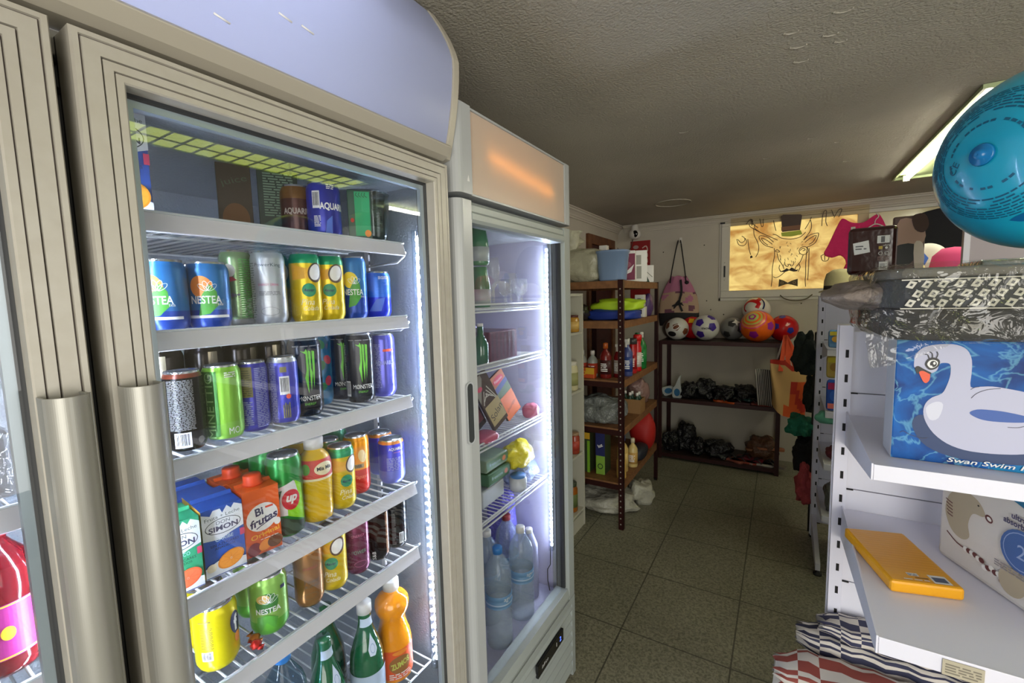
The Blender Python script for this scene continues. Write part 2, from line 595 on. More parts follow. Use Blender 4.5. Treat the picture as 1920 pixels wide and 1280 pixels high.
# back window: white aluminium frame, amber backlit obscured pane on the left, clear greyed pane on the right
alu_w = M('white_window_aluminium', (205, 202, 192), .4)
def amber():
    m = M('amber_obscured_pane', (60, 50, 30), .3)
    nt = m.node_tree; L = nt.links; p = nt.nodes['Principled BSDF']
    tc = nt.nodes.new('ShaderNodeTexCoord')
    mp = nt.nodes.new('ShaderNodeMapping'); mp.inputs['Scale'].default_value = (1.6, 1, 2.6)
    L.new(tc.outputs['Object'], mp.inputs[0])
    n = nt.nodes.new('ShaderNodeTexNoise'); n.inputs['Scale'].default_value = 3.5; n.inputs['Detail'].default_value = 6; n.inputs['Distortion'].default_value = .8
    L.new(mp.outputs[0], n.inputs['Vector'])
    r = nt.nodes.new('ShaderNodeValToRGB')
    r.color_ramp.elements[0].position = .34; r.color_ramp.elements[0].color = lin((186, 136, 72))
    r.color_ramp.elements[1].position = .66; r.color_ramp.elements[1].color = lin((248, 224, 148))
    L.new(n.outputs['Fac'], r.inputs[0])
    L.new(r.outputs[0], p.inputs['Emission Color'])
    p.inputs['Emission Strength'].default_value = 0.95
    return m
b = B()
fy0, fy1 = YN - .02, YN + .06
b.box(WX0, WX1, fy0, fy1, WZ0, WZ0 + .07, alu_w).box(WX0, WX1, fy0, fy1, WZ1 - .03, WZ1, alu_w)
b.box(WX0, WX0 + .075, fy0, fy1, WZ0 + .07, WZ1 - .03, alu_w).box(WX1 - .03, WX1, fy0, fy1, WZ0 + .07, WZ1 - .03, alu_w)
b.box(.535, .61, fy0 - .005, fy1, WZ0 + .07, WZ1 - .03, alu_w)
b.box(WX0 - .02, WX0, YN - .008, YN, WZ0 - .03, WZ1 + .01, alu_w).box(WX0 - .02, WX1 + .02, YN - .008, YN, WZ0 - .03, WZ0, alu_w)
w = struct(b, 'window_1', 'long white aluminium sliding window high in the back wall', bevel=.003)
g = B().box(WX0 + .075, .535, YN + .012, YN + .018, WZ0 + .07, WZ1 - .03, amber()).build('obscured_pane', w)
g['label'] = 'amber sunlit obscured pane'
B().box(.61, WX1 - .03, YN + .012, YN + .018, WZ0 + .07, WZ1 - .03, M('dull_window_pane', (120, 110, 88), .15, emit=((150, 138, 104), .5))).build('clear_pane', w)
b = B().box(WX0 + .025, WX0 + .04, fy0 - .004, fy0, 1.79, 1.90, M('black_plastic', (22, 22, 22), .4))
b.lathe([(.004, 0), (.004, .003)], 10, M('black_plastic'), (WX0 + .032, fy0 - .003, 1.76)).lathe([(.004, 0), (.004, .003)], 10, M('black_plastic'), (WX0 + .032, fy0 - .003, 1.93))
b.build('window_latch', w, label='black recessed slider latch')
B().box(WX0 - .012, WX0 + .03, fy0 - .012, fy0, WZ1 - .002, WZ1 + .012, M('black_plastic')).build('stop_block', w)
b = B()
for (x, z) in ((-1.09, 2.08), (-.69, 2.12), (-.62, 1.47), (-.62, 1.35), (-.5, 1.42), (.15, 1.52), (.28, 1.50), (-.66, 1.56)):
    b.lathe([(.006, 0), (.005, .003), (0, .004)], 10, M('wall_hole', (70, 62, 52), .9), T=Matrix.Translation((x, YN, z)) @ Matrix.Rotation(R(90), 4, 'X'))
struct(b, 'trim_5', 'old screw holes and plugs in the back wall')

# ceiling light troughs with bare tubes
tray_m = M('pale_enamel_tray', (176, 190, 142), .4)
tube_m = M('fluorescent_tube', (255, 255, 250), .4, emit=((255, 248, 230), 28.0))
def ceiling_fixture(label, x0, x1, y0, y1, tx, louver=None, tm=None):
    t = thing('ceiling_light', label, 'light', ((x0 + x1) / 2, (y0 + y1) / 2, ZC), 0)
    b = B()
    z0, z1 = ZC - .012, ZC - .002
    b.box(x0, x1, y0, y1, z1 - .001, z1, tray_m)
    for (a, c, d, e_) in ((x0, x0 + .012, y0, y1), (x1 - .012, x1, y0, y1), (x0 + .012, x1 - .012, y0, y0 + .012), (x0 + .012, x1 - .012, y1 - .012, y1)):
        b.box(a, c, d, e_, z0 - .006, z1, tray_m)
    b.build('tray', t, world=True, bevel=.002)
    for x in tx:
        B().tube([(x, y0 + .07, ZC - .030), (x, y1 - .10, ZC - .030)], .014, tm or tube_m, 14).build('tube', t, world=True)
        for y in (y0 + .06, y1 - .10): B().box(x - .016, x + .016, y, y + .02, ZC - .045, ZC - .01, M('lamp_holder', (220, 225, 205), .4)).build('lamp_holder', t, world=True)
    if louver:
        lb = B()
        for i in range(15):
            y = y0 + (y1 - y0) * (i + .5) / 15
            lb.box(x0 + .012, x1 - .012, y - .003, y + .003, z0 - .008, z0 - .002, louver)
        lb.box((x0 + x1) / 2 - .002, (x0 + x1) / 2 + .002, y0 + .012, y1 - .012, z0 - .008, z0 - .002, louver)
        lb.build('louvre', t, world=True)
    return t
ceiling_fixture('ceiling light trough with a glowing bare tube above the far shelving', .624, 1.22, 2.43, 4.08, (.685, 1.13))
LV = ceiling_fixture('louvred ceiling light trough overhead, reflected in the tall glass door', .72, .99, .72, 2.0, (), M('brass_louvre', (120, 124, 60), .4, .3))
B().box(.735, .975, .74, 1.98, ZC - .012, ZC - .009, M('yellow_diffuser', (240, 250, 150), .4, emit=((206, 222, 96), 4.5))).build('diffuser', LV, world=True)

# camera in the corner and its cable
t = thing('security_camera', 'small white dome security camera in the far corner under the cornice', 'camera', (-1.36, 4.78, 2.30))
t.scale = (1.3, 1.3, 1.3)
wp = M('white_plastic', (215, 212, 205), .35)
b = B().lathe([(.0, .062), (.02, .06), (.026, .05), (.028, .035), (.03, .02), (.04, .012), (.046, -.005), (.047, -.025), (.042, -.042), (.028, -.054), (0, -.058)], 24, wp)
b.build('housing', t)
B().lathe([(0, .006), (.014, .004), (.022, 0), (.022, -.01)], 20, M('black_gloss', (8, 8, 10), .1), T=Matrix.Translation((.014, -.041, -.018)) @ Matrix.Rotation(R(95), 4, 'X') @ Matrix.Scale(1.25, 4, (0, 0.0, 0) if False else (0, 1, 0))).build('lens', t)
B().box(-.012, .012, .0, .115, .028, .05, wp).build('bracket', t, bevel=.003)
b = B().tube([(-1.40, 4.89, 2.33), (-1.41, 4.89, 2.25), (-1.43, 4.89, 2.16), (-1.47, 4.89, 2.09), (-1.53, 4.89, 2.07), (-1.565, 4.885, 2.10), (-1.57, 4.86, 2.16)], .0045, M('brown_cable', (80, 60, 45), .6), 6)
setp(b.build('cable'), 'thin brown cable drooping from the corner camera to the wall', 'cable')

# ------------------------------------------------------------------ tall double-door drinks fridge (left)
alu = M('champagne_aluminium', (184, 180, 170), .38, .2, var=(40, (179, 174, 163)))
alu_dark = M('groove_shadow_gap', (84, 74, 72), .6)
satin = M('satin_aluminium', (158, 157, 150), .36, .35)
steel_in = M('stucco_aluminium', (165, 172, 180), .35, .55, bump=(160, .7, .004))
gasket = M('dark_gasket', (38, 40, 42), .6)
cabw = M('cabinet_enamel', (150, 148, 140), .4)
rail_m = M('grey_price_rail', (214, 213, 217), .3)
wire = M('white_coated_wire', (205, 208, 208), .35)
door_glass = G('door_glass', (245, 246, 247), 1.0, 0.0, 1.5)
led_m = M('led_chips', (255, 255, 255), .4, emit=((226, 236, 255), 290.0))
led_tube = G('led_cover', (240, 245, 250), .8, .05, 1.4)

F1 = thing('drinks_fridge', 'tall two-door aluminium-framed drinks fridge with a curved pale blue lit canopy', 'fridge', (-1.08, .19, 0))
Y0, Y1 = -.56, .918
b = B()
b.box(-1.40, -.775, Y0, Y0 + .03, .02, 1.975, cabw).box(-1.40, -.775, Y1 - .035, Y1, .02, 1.975, cabw)
b.box(-1.40, -1.36, Y0 + .03, Y1 - .035, .02, 1.975, cabw)
b.box(-1.36, -.775, Y0 + .03, Y1 - .035, .02, .24, cabw)
b.box(-1.36, -.775, Y0 + .03, Y1 - .035, 1.945, 1.975, cabw)
b.box(-.80, -.775, .178, .222, .24, 1.945, M('charcoal_mullion', (46, 48, 50), .5))
b.box(-.775, -.73, Y0, Y1, .02, .235, cabw)
b.build('cabinet', F1, world=True, bevel=.003)
b = B()
b.box(-1.36, -1.35, Y0 + .03, Y1 - .035, .24, 1.945, steel_in)
b.box(-1.35, -.80, Y1 - .042, Y1 - .035, .24, 1.945, steel_in)
b.box(-1.35, -.80, Y0 + .03, Y0 + .037, .24, 1.945, steel_in)
b.box(-1.35, -.80, Y0 + .037, Y1 - .042, .24, .25, steel_in)
b.box(-1.35, -.80, Y0 + .037, Y1 - .042, 1.925, 1.945, steel_in)
b.build('lining', F1, world=True)
def door(yl, yr, zb, zt, hy0, hy1, w=.05):
    b = B()
    mk = lambda u, v, o: (-.77 + o, u, v)
    pr = [(0, 0), (0, .046), (.002, .05), (.0075, .05), (.0085, .047), (.0095, .047), (.0105, .05), (.0265, .05), (.0270, .045), (.0282, .045), (.0286, .049), (.0385, .049), (.039, .0455), (.040, .0455), (.0405, .048), (w - .002, .048), (w, .046), (w, .022)]
    ms = [alu] * (len(pr) - 1)
    for k in (4, 8, 12): ms[k] = alu_dark
    frame_sweep(b, mk, yl, yr, zb, zt, pr, ms)
    frame_sweep(b, mk, yl, yr, zb, zt, [(w, .022), (w + .006, .018), (w + .006, -.006), (0, -.006), (0, 0)], [gasket, gasket, gasket, gasket])
    d = b.build('door', F1, world=True)
    gi = w + .004
    B().box(-.752, -.748, yl + gi, yr - gi, zb + gi, zt - gi, door_glass).build('glass_pane', d, world=False) if False else None
    g = B(); g.box(-.752, -.748, yl + gi, yr - gi, zb + gi, zt - gi, door_glass)
    g.build('glass_pane', d, world=True)
    s = B()
    iy0, iy1, iz0, iz1 = yl + gi, yr - gi, zb + gi, zt - gi
    frame_sweep(s, lambda u, v, o: (-.757 + o, u, v), iy0, iy1, iz0, iz1, [(0, .004), (.012, .004), (.012, -.008), (0, -.008)], M('silver_spacer', (176, 190, 198), .3, .4))
    s.build('spacer_bar', d, world=True)
    h = B()
    n = 28
    outer = []
    ym = (hy0 + hy1) / 2
    for i in range(n + 1):
        t_ = i / n
        y = hy0 + (hy1 - hy0) * t_
        outer.append((-.700 + .017 * math.sin(PI * min(1, t_ * 1.05)) ** .6, y))
    inner = [(p[0] - .003, p[1]) for p in reversed(outer)]
    h.prism(outer + inner, 'z', 1.09 if hy0 > .19 else .96, 1.533, satin, smooth=False)
    h.box(-.722, -.700, hy1 - .006, hy1 - .002, 1.09 if hy0 > .19 else .96, 1.533, satin)
    h.box(-.722, -.702, hy0, hy0 + .003, 1.09 if hy0 > .19 else .96, 1.533, satin)
    ho = h.build('handle', d, world=True, bevel=.0012)
    return d
DOOR1 = door(.205, .892, .245, 1.965, .212, .256)
DOOR0 = door(-.50, .189, .245, 1.965, .140, .182)
for z in (1.935, 1.90): B().lathe([(.006, 0), (.006, .005), (0, .006)], 10, M('black_plastic'), T=Matrix.Translation((-.775, .199, z)) @ Matrix.Rotation(R(90), 4, 'Y')).build('hinge_screw', F1, world=True)
# canopy
prof = []
for i in range(17):
    t_ = i / 16
    z = 1.985 + .36 * t_
    x = -.755 + .062 * math.sin(PI * (.12 + .60 * t_)) - .09 * max(0, t_ - .62) ** 1.25 * 2.2
    prof.append((x, z))
b = B()
cm = M('canopy_champagne', (178, 172, 158), .4, .1)
cap = prof + [(-1.38, prof[-1][1]), (-1.38, 1.98), (-.76, 1.98)]
b.prism(cap, 'y', Y1 - .02, Y1 + .002, cm)
b.prism(cap, 'y', Y0 - .002, Y0 + .02, cm)
lo = [(-.785, 1.978), (-.738, 1.978), (-.722, 1.986), (-.706, 2.006), (-.716, 2.014), (-.785, 2.014)]
b.prism(lo, 'y', Y0 + .02, Y1 - .02, cm)
b.prism([(-1.38, 2.335), (-.80, 2.335), (-.80, 2.345), (-1.38, 2.345)], 'y', Y0 + .02, Y1 - .02, cm)
b.box(-1.40, -1.38, Y0, Y1, 1.98, 2.345, cm)
b.build('canopy_shell', F1, world=True, bevel=.002)
pan = translucent_panel('lit_blue_acrylic', (196, 204, 236), .55)
b = B()
pp = [(x - .004, z) for x, z in prof if z > 2.004]
b.loft([[(x, y, z) for x, z in pp] for y in (Y0 + .02, Y1 - .021)], pan, closed=False, cap=False)
cp = b.build('canopy_panel', F1, world=True)
cp['label'] = 'curved pale blue backlit canopy panel'
b = B().tube([(-.86, Y0 + .1, 2.285), (-.86, .60, 2.285)], .012, M('canopy_tube', (255, 255, 255), emit=((226, 232, 255), 22.0)), 12)
b.build('canopy_lamp', F1, world=True)
rd = random.Random(4)
for (y, z) in ((.30, 2.10), (.34, 2.135), (.46, 2.105), (.365, 2.06), (.5, 2.09), (.27, 2.06)):
    i = min(range(len(prof)), key=lambda k: abs(prof[k][1] - z))
    x = prof[i][0]
    B().tube([(x, y, prof[i][1]), (x, y + .022, prof[i][1] - .004)], .0016, M('white_scratch', (250, 250, 252), .6), 5).build('scuff_mark', F1, world=True)
# LED strips
def led(y, z0, z1, parent, x=-.806, face=-1, n=50, size=.0042):
    b = B().box(x - .004, x + .004, y, y + .006, z0, z1, M('led_profile', (190, 200, 210), .3, .5))
    o = b.build('led_profile', parent, world=True)
    ya = y - .0035 if face < 0 else y + .006
    if n:
        first = None
        for i in range(n):
            z = z0 + (z1 - z0) * (i + .5) / n
            if first is None:
                first = B().box(x - size, x + size, ya, ya + .0035, z - size, z + size, led_m).build('led_chip', o, world=True)
            else:
                q = first.copy(); COL.objects.link(q); q.parent = o; q.location = (0, 0, z - z0 - (z1 - z0) * .5 / n)
    else:
        B().box(x - .002, x + .002, ya, ya + .0035, z0, z1, M('led_bar', (255, 255, 255), emit=((226, 236, 255), 220.0))).build('led_chip', o, world=True)
    c = B().tube([(x, y - .006 if face < 0 else y + .012, z0 - .01), (x, y - .006 if face < 0 else y + .012, z1 + .01)], .012, led_tube, 14)
    c.build('led_cover', o, world=True)
led(.866, .62, 1.80, F1)
led(.232, .62, 1.80, F1, x=-.812, face=1, n=0)
led(.164, .62, 1.80, F1, x=-.812, face=-1, n=0)
def wire_shelf(parent, ya, yb, x_front, x_back, z, pitch=.026, rod=.0022, rail=True, slots=True):
    b = B()
    for x in (x_front - .004, x_front - .20, x_back):
        b.tube([(x, ya, z - .004), (x, yb, z - .004)], .003, wire, 6)
    n = int((yb - ya) / pitch)
    for i in range(n + 1):
        y = ya + (yb - ya) * i / n
        b.tube([(x_back, y, z), (x_front, y, z)], rod, wire, 6)
    o = b.build('wire_shelf', parent, world=True)
    if rail:
        c = B()
        pf = [(x_front + .002, z + .006), (x_front + .008, z + .006), (x_front + .016, z - .024), (x_front + .012, z - .026), (x_front + .002, z - .02)]
        c.prism(pf, 'y', ya - .004, yb, rail_m)
        c.prism([(x_front + .008, z + .003), (x_front + .0115, z + .004), (x_front + .0105, z + .0075), (x_front + .007, z + .007)], 'y', ya - .004, yb, M('clear_rail_lip', (205, 212, 214), .2))
        c.build('price_rail', o, world=True, bevel=.001)
    return o
SZ = (1.768, 1.590, 1.388, 1.158, .982)
for z in SZ:
    wire_shelf(F1, .240, .812, -.812, -1.33, z)
    wire_shelf(F1, -.50, .150, -.812, -1.33, z, rail=True)
wire_shelf(F1, .240, .85, -.812, -1.33, .63, rail=False)
wire_shelf(F1, -.50, .150, -.812, -1.33, .63, rail=False)
for y in (.236, .858):
    b = B()
    b.box(-1.0, -.985, y, y + .006, .5, 1.93, rail_m)
    for k in range(52): b.box(-.985, -.984, y + .001, y + .005, .52 + k * .027, .53 + k * .027, M('black_plastic'))
    b.build('shelf_upright', F1, world=True)
# curved wire brackets under the shelf ends
for z in SZ:
    B().tube([(-.83, .845, z - .012), (-.84, .850, z - .02), (-.87, .854, z - .035), (-.99, .856, z - .04)], .003, wire, 6).build('bracket', F1, world=True)

# ------------------------------------------------------------------ slim single-door fridge (right)
wh = M('white_gloss_plastic', (172, 175, 176), .25)
wh2 = M('grey_white_plastic', (156, 163, 160), .35)
F2 = thing('drinks_fridge', 'slim white single-door fridge with an orange glowing header panel', 'fridge', (-1.06, 1.28, 0))
A0, A1 = .925, 1.640
def rounded(x0, x1, y0, y1, r, n=5, corners=(1, 1)):
    """box outline whose two +x corners are rounded: corners = (low y, high y)"""
    p = [(x0, y0)]
    if corners[0]:
        for i in range(n + 1):
            a = -PI / 2 + PI / 2 * i / n
            p.append((x1 - r + r * math.cos(a), y0 + r + r * math.sin(a)))
    else: p.append((x1, y0))
    if corners[1]:
        for i in range(n + 1):
            a = PI / 2 * i / n
            p.append((x1 - r + r * math.cos(a), y1 - r + r * math.sin(a)))
    else: p.append((x1, y1))
    p.append((x0, y1))
    return p
b = B()
b.box(-1.38, -.785, A0 + .005, A0 + .045, .03, 1.9, wh).box(-1.38, -.785, A1 - .045, A1 - .005, .03, 1.9, wh)
b.box(-1.38, -1.34, A0 + .045, A1 - .045, .03, 1.9, wh)
b.box(-1.34, -.785, A0 + .045, A1 - .045, .03, .40, wh)
b.box(-1.34, -.785, A0 + .045, A1 - .045, 1.86, 1.9, wh)
b.build('cabinet', F2, world=True, bevel=.003)
lil = M('lilac_lining', (188, 186, 206), .35)
b = B()
b.box(-1.34, -1.335, A0 + .045, A1 - .045, .40, 1.86, lil)
b.box(-1.335, -.80, A1 - .05, A1 - .045, .40, 1.86, lil).box(-1.335, -.80, A0 + .045, A0 + .05, .40, 1.86, lil)
b.box(-1.335, -.785, A0 + .05, A1 - .05, .40, .405, lil)
b.build('lining', F2, world=True)
# door
b = B()
b.prism(rounded(-.775, -.718, A0, .985, .022, corners=(1, 0)), 'z', .385, 1.895, wh)
b.prism(rounded(-.775, -.718, 1.578, A1, .016, corners=(0, 1)), 'z', .385, 1.895, wh2)
b.prism([(-.775, 1.838), (-.722, 1.838), (-.716, 1.846), (-.716, 1.862), (-.722, 1.868), (-.722, 1.885), (-.73, 1.895), (-.775, 1.895)], 'y', .985, 1.578, wh2)
b.prism([(-.775, .385), (-.722, .385), (-.718, .40), (-.724, .432), (-.775, .436)], 'y', .985, 1.578, wh2)
b.box(-.772, -.735, .985, .990, .436, 1.838, gasket).box(-.772, -.735, 1.568, 1.578, .436, 1.838, gasket)
D2 = b.build('door', F2, world=True, bevel=.0015)
B().box(-.748, -.744, .990, 1.568, .436, 1.838, door_glass).build('glass_pane', D2, world=True)
b = B()
slot = []
for i in range(20):
    a = 2 * PI * i / 20
    slot.append((.913 + .0 + .012 * math.cos(a) + .035, 1.323 + .07 * (1 if math.sin(a) > 0 else -1) + .012 * math.sin(a)))
slot2 = [(p[0], p[1]) for p in slot]
b.prism([((p[0] - .948) * 1.45 + .948, (p[1] - 1.323) * 1.06 + 1.323) for p in slot], 'x', -.7185, -.7165, M('grey_handle_rim', (176, 180, 184), .3))
b.prism(slot2, 'x', -.7165, -.7160, M('dark_slot', (52, 56, 58), .6))
b.build('recessed_handle', D2, world=True, label='dark oval finger slot in the door stile')
# header
b = B()
b.prism(rounded(-1.36, -.712, A0 - .004, .985, .024, corners=(1, 0)), 'z', 1.908, 2.135, wh)
b.prism(rounded(-1.36, -.716, 1.585, A1, .02, corners=(0, 1)), 'z', 1.908, 2.135, wh)
b.box(-.76, -.718, .985, 1.585, 1.908, 1.914, wh).box(-.80, -.716, .985, 1.585, 2.128, 2.134, wh)
b.box(-.80, -.79, .985, 1.585, 1.912, 2.128, M('header_inner_grey', (60, 60, 62), .7)).box(-1.36, -1.34, .985, 1.585, 1.908, 2.134, wh).box(-1.34, -.80, .985, 1.585, 2.12, 2.128, wh).box(-1.34, -.76, .985, 1.585, 1.908, 1.912, wh)
b.build('header_box', F2, world=True, bevel=.002)
pch = translucent_panel('peach_acrylic', (234, 216, 198), .42)
o = B().box(-.724, -.721, .985, 1.585, 1.914, 2.128, pch).build('header_panel', F2, world=True)
o['label'] = 'peach backlit header panel with an orange glow'
B().tube([(-.746, 1.08, 2.035), (-.746, 1.49, 2.005)], .009, M('orange_tube', (255, 160, 60), emit=((255, 186, 40), 7.0)), 12).build('header_lamp', F2, world=True)
B().prism([(.962, 1.94), (.972, 1.94), (.967, 1.957)], 'x', -.7121, -.7115, M('white_print', (222, 222, 220))).build('triangle_mark', F2, world=True)
led(1.572, .60, 1.825, F2, x=-.792, n=64, size=.0038)
# base grille
b = B()
b.box(-.785, -.735, A0, A1, .02, .375, wh2)
for k in range(7):
    z = .045 + k * .045
    b.prism([(-.735, z), (-.722, z + .004), (-.72, z + .012), (-.735, z + .034)], 'y', A0 + .02, A1 - .03, wh2)
b.box(-.737, -.722, A1 - .03, A1, .02, .375, wh2).box(-.737, -.722, A0, A0 + .02, .02, .375, wh2)
b.box(-.737, -.722, A0 + .02, A1 - .03, .345, .375, wh2)
b.build('base_grille', F2, world=True, bevel=.0015)
b = B().box(-.722, -.712, 1.285, 1.50, .268, .316, M('black_gloss', (8, 8, 10), .1))
d = Dec(b, plane_fn((-.712, 1.39, .292), (0, 1, 0), (0, 0, 1)), step=0)
d.text('Infrico', .014, -.05, 0, M('white_print'), shear=.2)
d.text('2', .018, .082, 0, M('blue_digits', (60, 90, 255), emit=((70, 100, 255), 4.0)))
d.rect(.045, .049, -.008, .008, M('white_print'))
b.build('controller', F2, world=True, label='black temperature controller with a blue digit')
for y in (A0 + .06, A1 - .06):
    for x in (-1.3, -.80): B().lathe([(.02, 0), (.02, .03)], 12, M('black_plastic'), (x, y, 0)).build('foot', F2, world=True)
for y in (-.5, .86):
    for x in (-1.34, -.80): B().lathe([(.02, 0), (.02, .02)], 12, M('black_plastic'), (x, y, 0)).build('foot', F1, world=True)
SZ2 = (1.603, 1.412, 1.160, .900)
for k, z in enumerate(SZ2):
    o = wire_shelf(F2, .985, 1.57, -.81, -1.30, z, pitch=.022, rod=.0018, rail=False)
    for q in (.012, -.012): B().tube([(-.806, .985, z + q), (-.806, 1.565, z + q)], .0032, wire, 8).build('shelf_front_rod', o, world=True)
b = B().tube([(-.80, 1.575, .60), (-.80, 1.57, .52), (-.81, 1.562, .50), (-.81, 1.563, .45), (-.80, 1.56, .41)], .002, M('black_plastic'), 6)
b.build('led_cable', F2, world=True)

# ------------------------------------------------------------------ cans
alum = M('bare_aluminium', (200, 202, 204), .22, .9)
lid_m = M('can_lid', (176, 180, 184), .28, .85)
def P_(n, rgb=(128, 128, 128), rough=.28, metal=.35):      # lacquered metal print
    return M('can_' + n, rgb, rough, metal)
def K(n, rgb=None, rough=.5):              # flat print
    if rgb is None and 'print_' + n not in MATS: print('MISSING PRINT', n)
    rgb = rgb or (128, 128, 128)
    return M('print_' + n, rgb, rough)
def can_body(b, r, h, bands, nseg=28):
    """bands: list of (z upper bound, material)"""
    nr = r * .86
    prof = [(r * .70, .002), (r * .80, 0), (r * .88, .004), (r * .98, .012), (r, .016)]
    zs = [.016] + [z for z, _ in bands if .016 < z < h - .016] + [h - .016]
    for z in zs[1:]: prof.append((r, z))
    prof += [(r * .97, h - .011), (nr * 1.01, h - .004), (nr * 1.02, h - .001), (nr, h), (nr * .97, h), (nr * .95, h - .003)]
    def mf(z, a):
        if z > h - .004: return alum
        for zz, m in bands:
            if z < zz: return m
        return bands[-1][1]
    b.lathe(prof, nseg, alum, matf=mf)
def make_can(label, r, h, bands, deco=None, name='drink_can', group=None, tab=True):
    t = thing(name, label, 'can', group=group)
    b = B()
    can_body(b, r, h, bands)
    if deco: deco(Dec(b, cyl_fn(r), step=.004), r, h)
    b.build('can_body', t)
    nr = r * .86
    c = B()
    c.lathe([(0, h - .005), (nr * .86, h - .005), (nr * .90, h - .006), (nr * .96, h - .0028)], 24, lid_m)
    lo = c.build('can_lid', t)
    if tab:
        e = B()
        pts = [(nr * .1, 0), (-nr * .55, 0), (-nr * .55, 0)]
        e.lathe([(nr * .30, 0), (nr * .36, .0012), (nr * .30, .0018), (nr * .18, .0012)], 14, alum, (-.0 - nr * .32, 0, h - .0045), smooth=True)
        e.box(-nr * .1, nr * .22, -nr * .2, nr * .2, h - .0045, h - .003, alum)
        e.build('pull_tab', lo)
    return t
F = R(90)   # facing the door
lowr = lambda d: None
wt = K('white', (232, 232, 228)); bk = K('black', (24, 24, 26)); dg = K('dark_green', (24, 60, 34))
def deco_nestea(d, r, h, peach=True, leaf=(70, 150, 50), txt='NESTEA', blob=(226, 130, 50)):
    z = h * .5
    d.rect(-.032, .036, h * .16, h * .20, wt) if h < .13 else None
    d.ell(-.006, h * .62, .017, .019, K('blob%d%d%d' % blob, blob), .3)
    d.poly([(-.012, h * .16 + .004), (-.006, h * .5), (.006, h * .66), (.016, h * .55), (.018, h * .35), (.004, h * .22)], K('leafg%d' % leaf[0], leaf))
    for a in (-50, -20, 15, 50):
        c, q = math.cos(R(90 + a)), math.sin(R(90 + a))
        d.ring(.003 + c * .009, h * .56 + q * .009, .008, .0035, .0008, wt, R(90 + a))
    d.text(txt, .0135, 0, h * .43, wt, bold=.015, w=.045)
    d.text('tea', .004, .02, h * .36, wt)
def deco_pina(d, r, h):
    d.poly([(-.034, h * .84), (-.02, h * .80), (-.006, h * .77), (.01, h * .80), (.03, h * .83), (.034, h * .66), (-.034, h * .60)], K('pina_orange', (226, 168, 30)))
    d.ell(.016, h * .71, .017, .021, K('coco_shell', (84, 62, 42)), -.3)
    d.ell(.015, h * .715, .0125, .017, K('coco_white', (236, 234, 228)), -.3)
    d.ell(.0, h * .46, .014, .014, K('pina_green', (42, 140, 96)))
    d.text('4ever', .007, .0, h * .46, K('navy', (26, 36, 80)), bold=.02, w=.02)
    d.text('Pina', .012, -.004, h * .29, K('cream', (240, 236, 200)), shear=.3, w=.026)
    d.text('Colada', .009, .002, h * .20, K('cream'), shear=.3, w=.03)
def deco_aq(d, r, h, lettering='AQUARIUS', sub=(210, 80, 50)):
    d.text(lettering, .012, .004, h * .55, wt, bold=.03, shear=.15, w=.05)
    d.poly([(-.03, h * .14), (-.01, h * .40), (.012, h * .44), (.0, h * .14)], K('aq_light', (86, 120, 214)))
    d.lines(-.004, .026, h * .83, h * .9, 3, wt, 3)
    d.poly([(.006, h * .70), (.022, h * .78), (.03, h * .70)], K('aq_light'))
def deco_monster(d, r, h, g=(110, 205, 46)):
    gm = M('claw_green%d' % g[0], g, .4)
    z1 = h * .83
    d.poly([(-.014, z1 + .003), (-.004, z1 - .004), (-.004, h * .60), (-.0075, h * .50), (-.0015, h * .30), (-.001, h * .48), (.0005, h * .62), (.0, z1), (-.003, z1 + .007), (-.006, z1 + .001)], gm)
    d.poly([(.001, z1 + .004), (.006, z1 + .001), (.0055, h * .62), (.008, h * .56), (.0035, h * .33), (.0025, h * .5), (.002, h * .62)], gm)
    d.poly([(.008, z1 + .003), (.014, z1 + .001), (.013, h * .60), (.0095, h * .36), (.0085, h * .6)], gm)
    d.text('M\u00d8NSTER', .010, 0, h * .24, wt, w=.046)
    d.text('ENERGY', .005, 0, h * .165, gm, w=.022)
    d.lines(-.03, .03, h * .90, h * .925, 1, K('grey', (120, 120, 120)), 5)
    d.lines(-.062, -.04, h * .2, h * .85, 26, K('grey'), 4)
    d.barcode(-.044, -.030, h * .1, h * .32, 9)
blueN = P_('iced_tea_blue', (40, 112, 170)); blueD = P_('deep_blue', (30, 66, 150))
greenT = P_('iced_tea_green', (146, 196, 92)); yel = P_('yellow', (218, 188, 12)); tealg = P_('top_green', (40, 150, 96))
black = P_('black', (14, 15, 17), .22, .3); silver = P_('silver', (176, 180, 182), .38, .6); purp = P_('violet_blue', (62, 62, 168))
DR = {}
def place(t, x, y, z, a=0):
    t.location = (x, y, z); t.rotation_euler = (0, 0, F + R(a)); return t
sh = lambda k: SZ[k] + .003
# --- second shelf
def d_nest1(d, r, h): deco_nestea(d, r, h)
n1 = make_can('blue iced-tea can with a peach, leftmost on the second shelf', .033, .115, [(.032, blueD), (.2, blueN)], d_nest1)
place(n1, -.868, .328, sh(1), -40)
n2 = dup(n1, (-.868, .395, sh(1)), 'blue iced-tea can with a peach, second from left on the second shelf', F + R(-32))
def d_pk(d, r, h, c=(190, 60, 110)):
    d.text('PowerKing', .0085, 0, h * .80, K('pk_dark', (50, 54, 52)), w=.047)
    d.text('ENERGY DRINK', .0042, 0, h * .54, K('pk%d' % c[0], c), w=.036)
    d.lines(-.018, .02, h * .40, h * .46, 3, K('pkgrey', (110, 114, 116)), 5)
    d.lines(-.06, -.026, h * .1, h * .85, 24, K('pkgrey'), 8)
    d.ring(.0, h * .18, .016, .008, .0006, K('pkgrey'))
n3 = make_can('slim silver can with green printed side, beside the blue iced-tea cans', .0285, .145, [(.012, silver), (.2, P_('mint_silver', (160, 196, 146), .25, .7))], None)
b3 = B(); dd = Dec(b3, cyl_fn(.0285), step=.004)
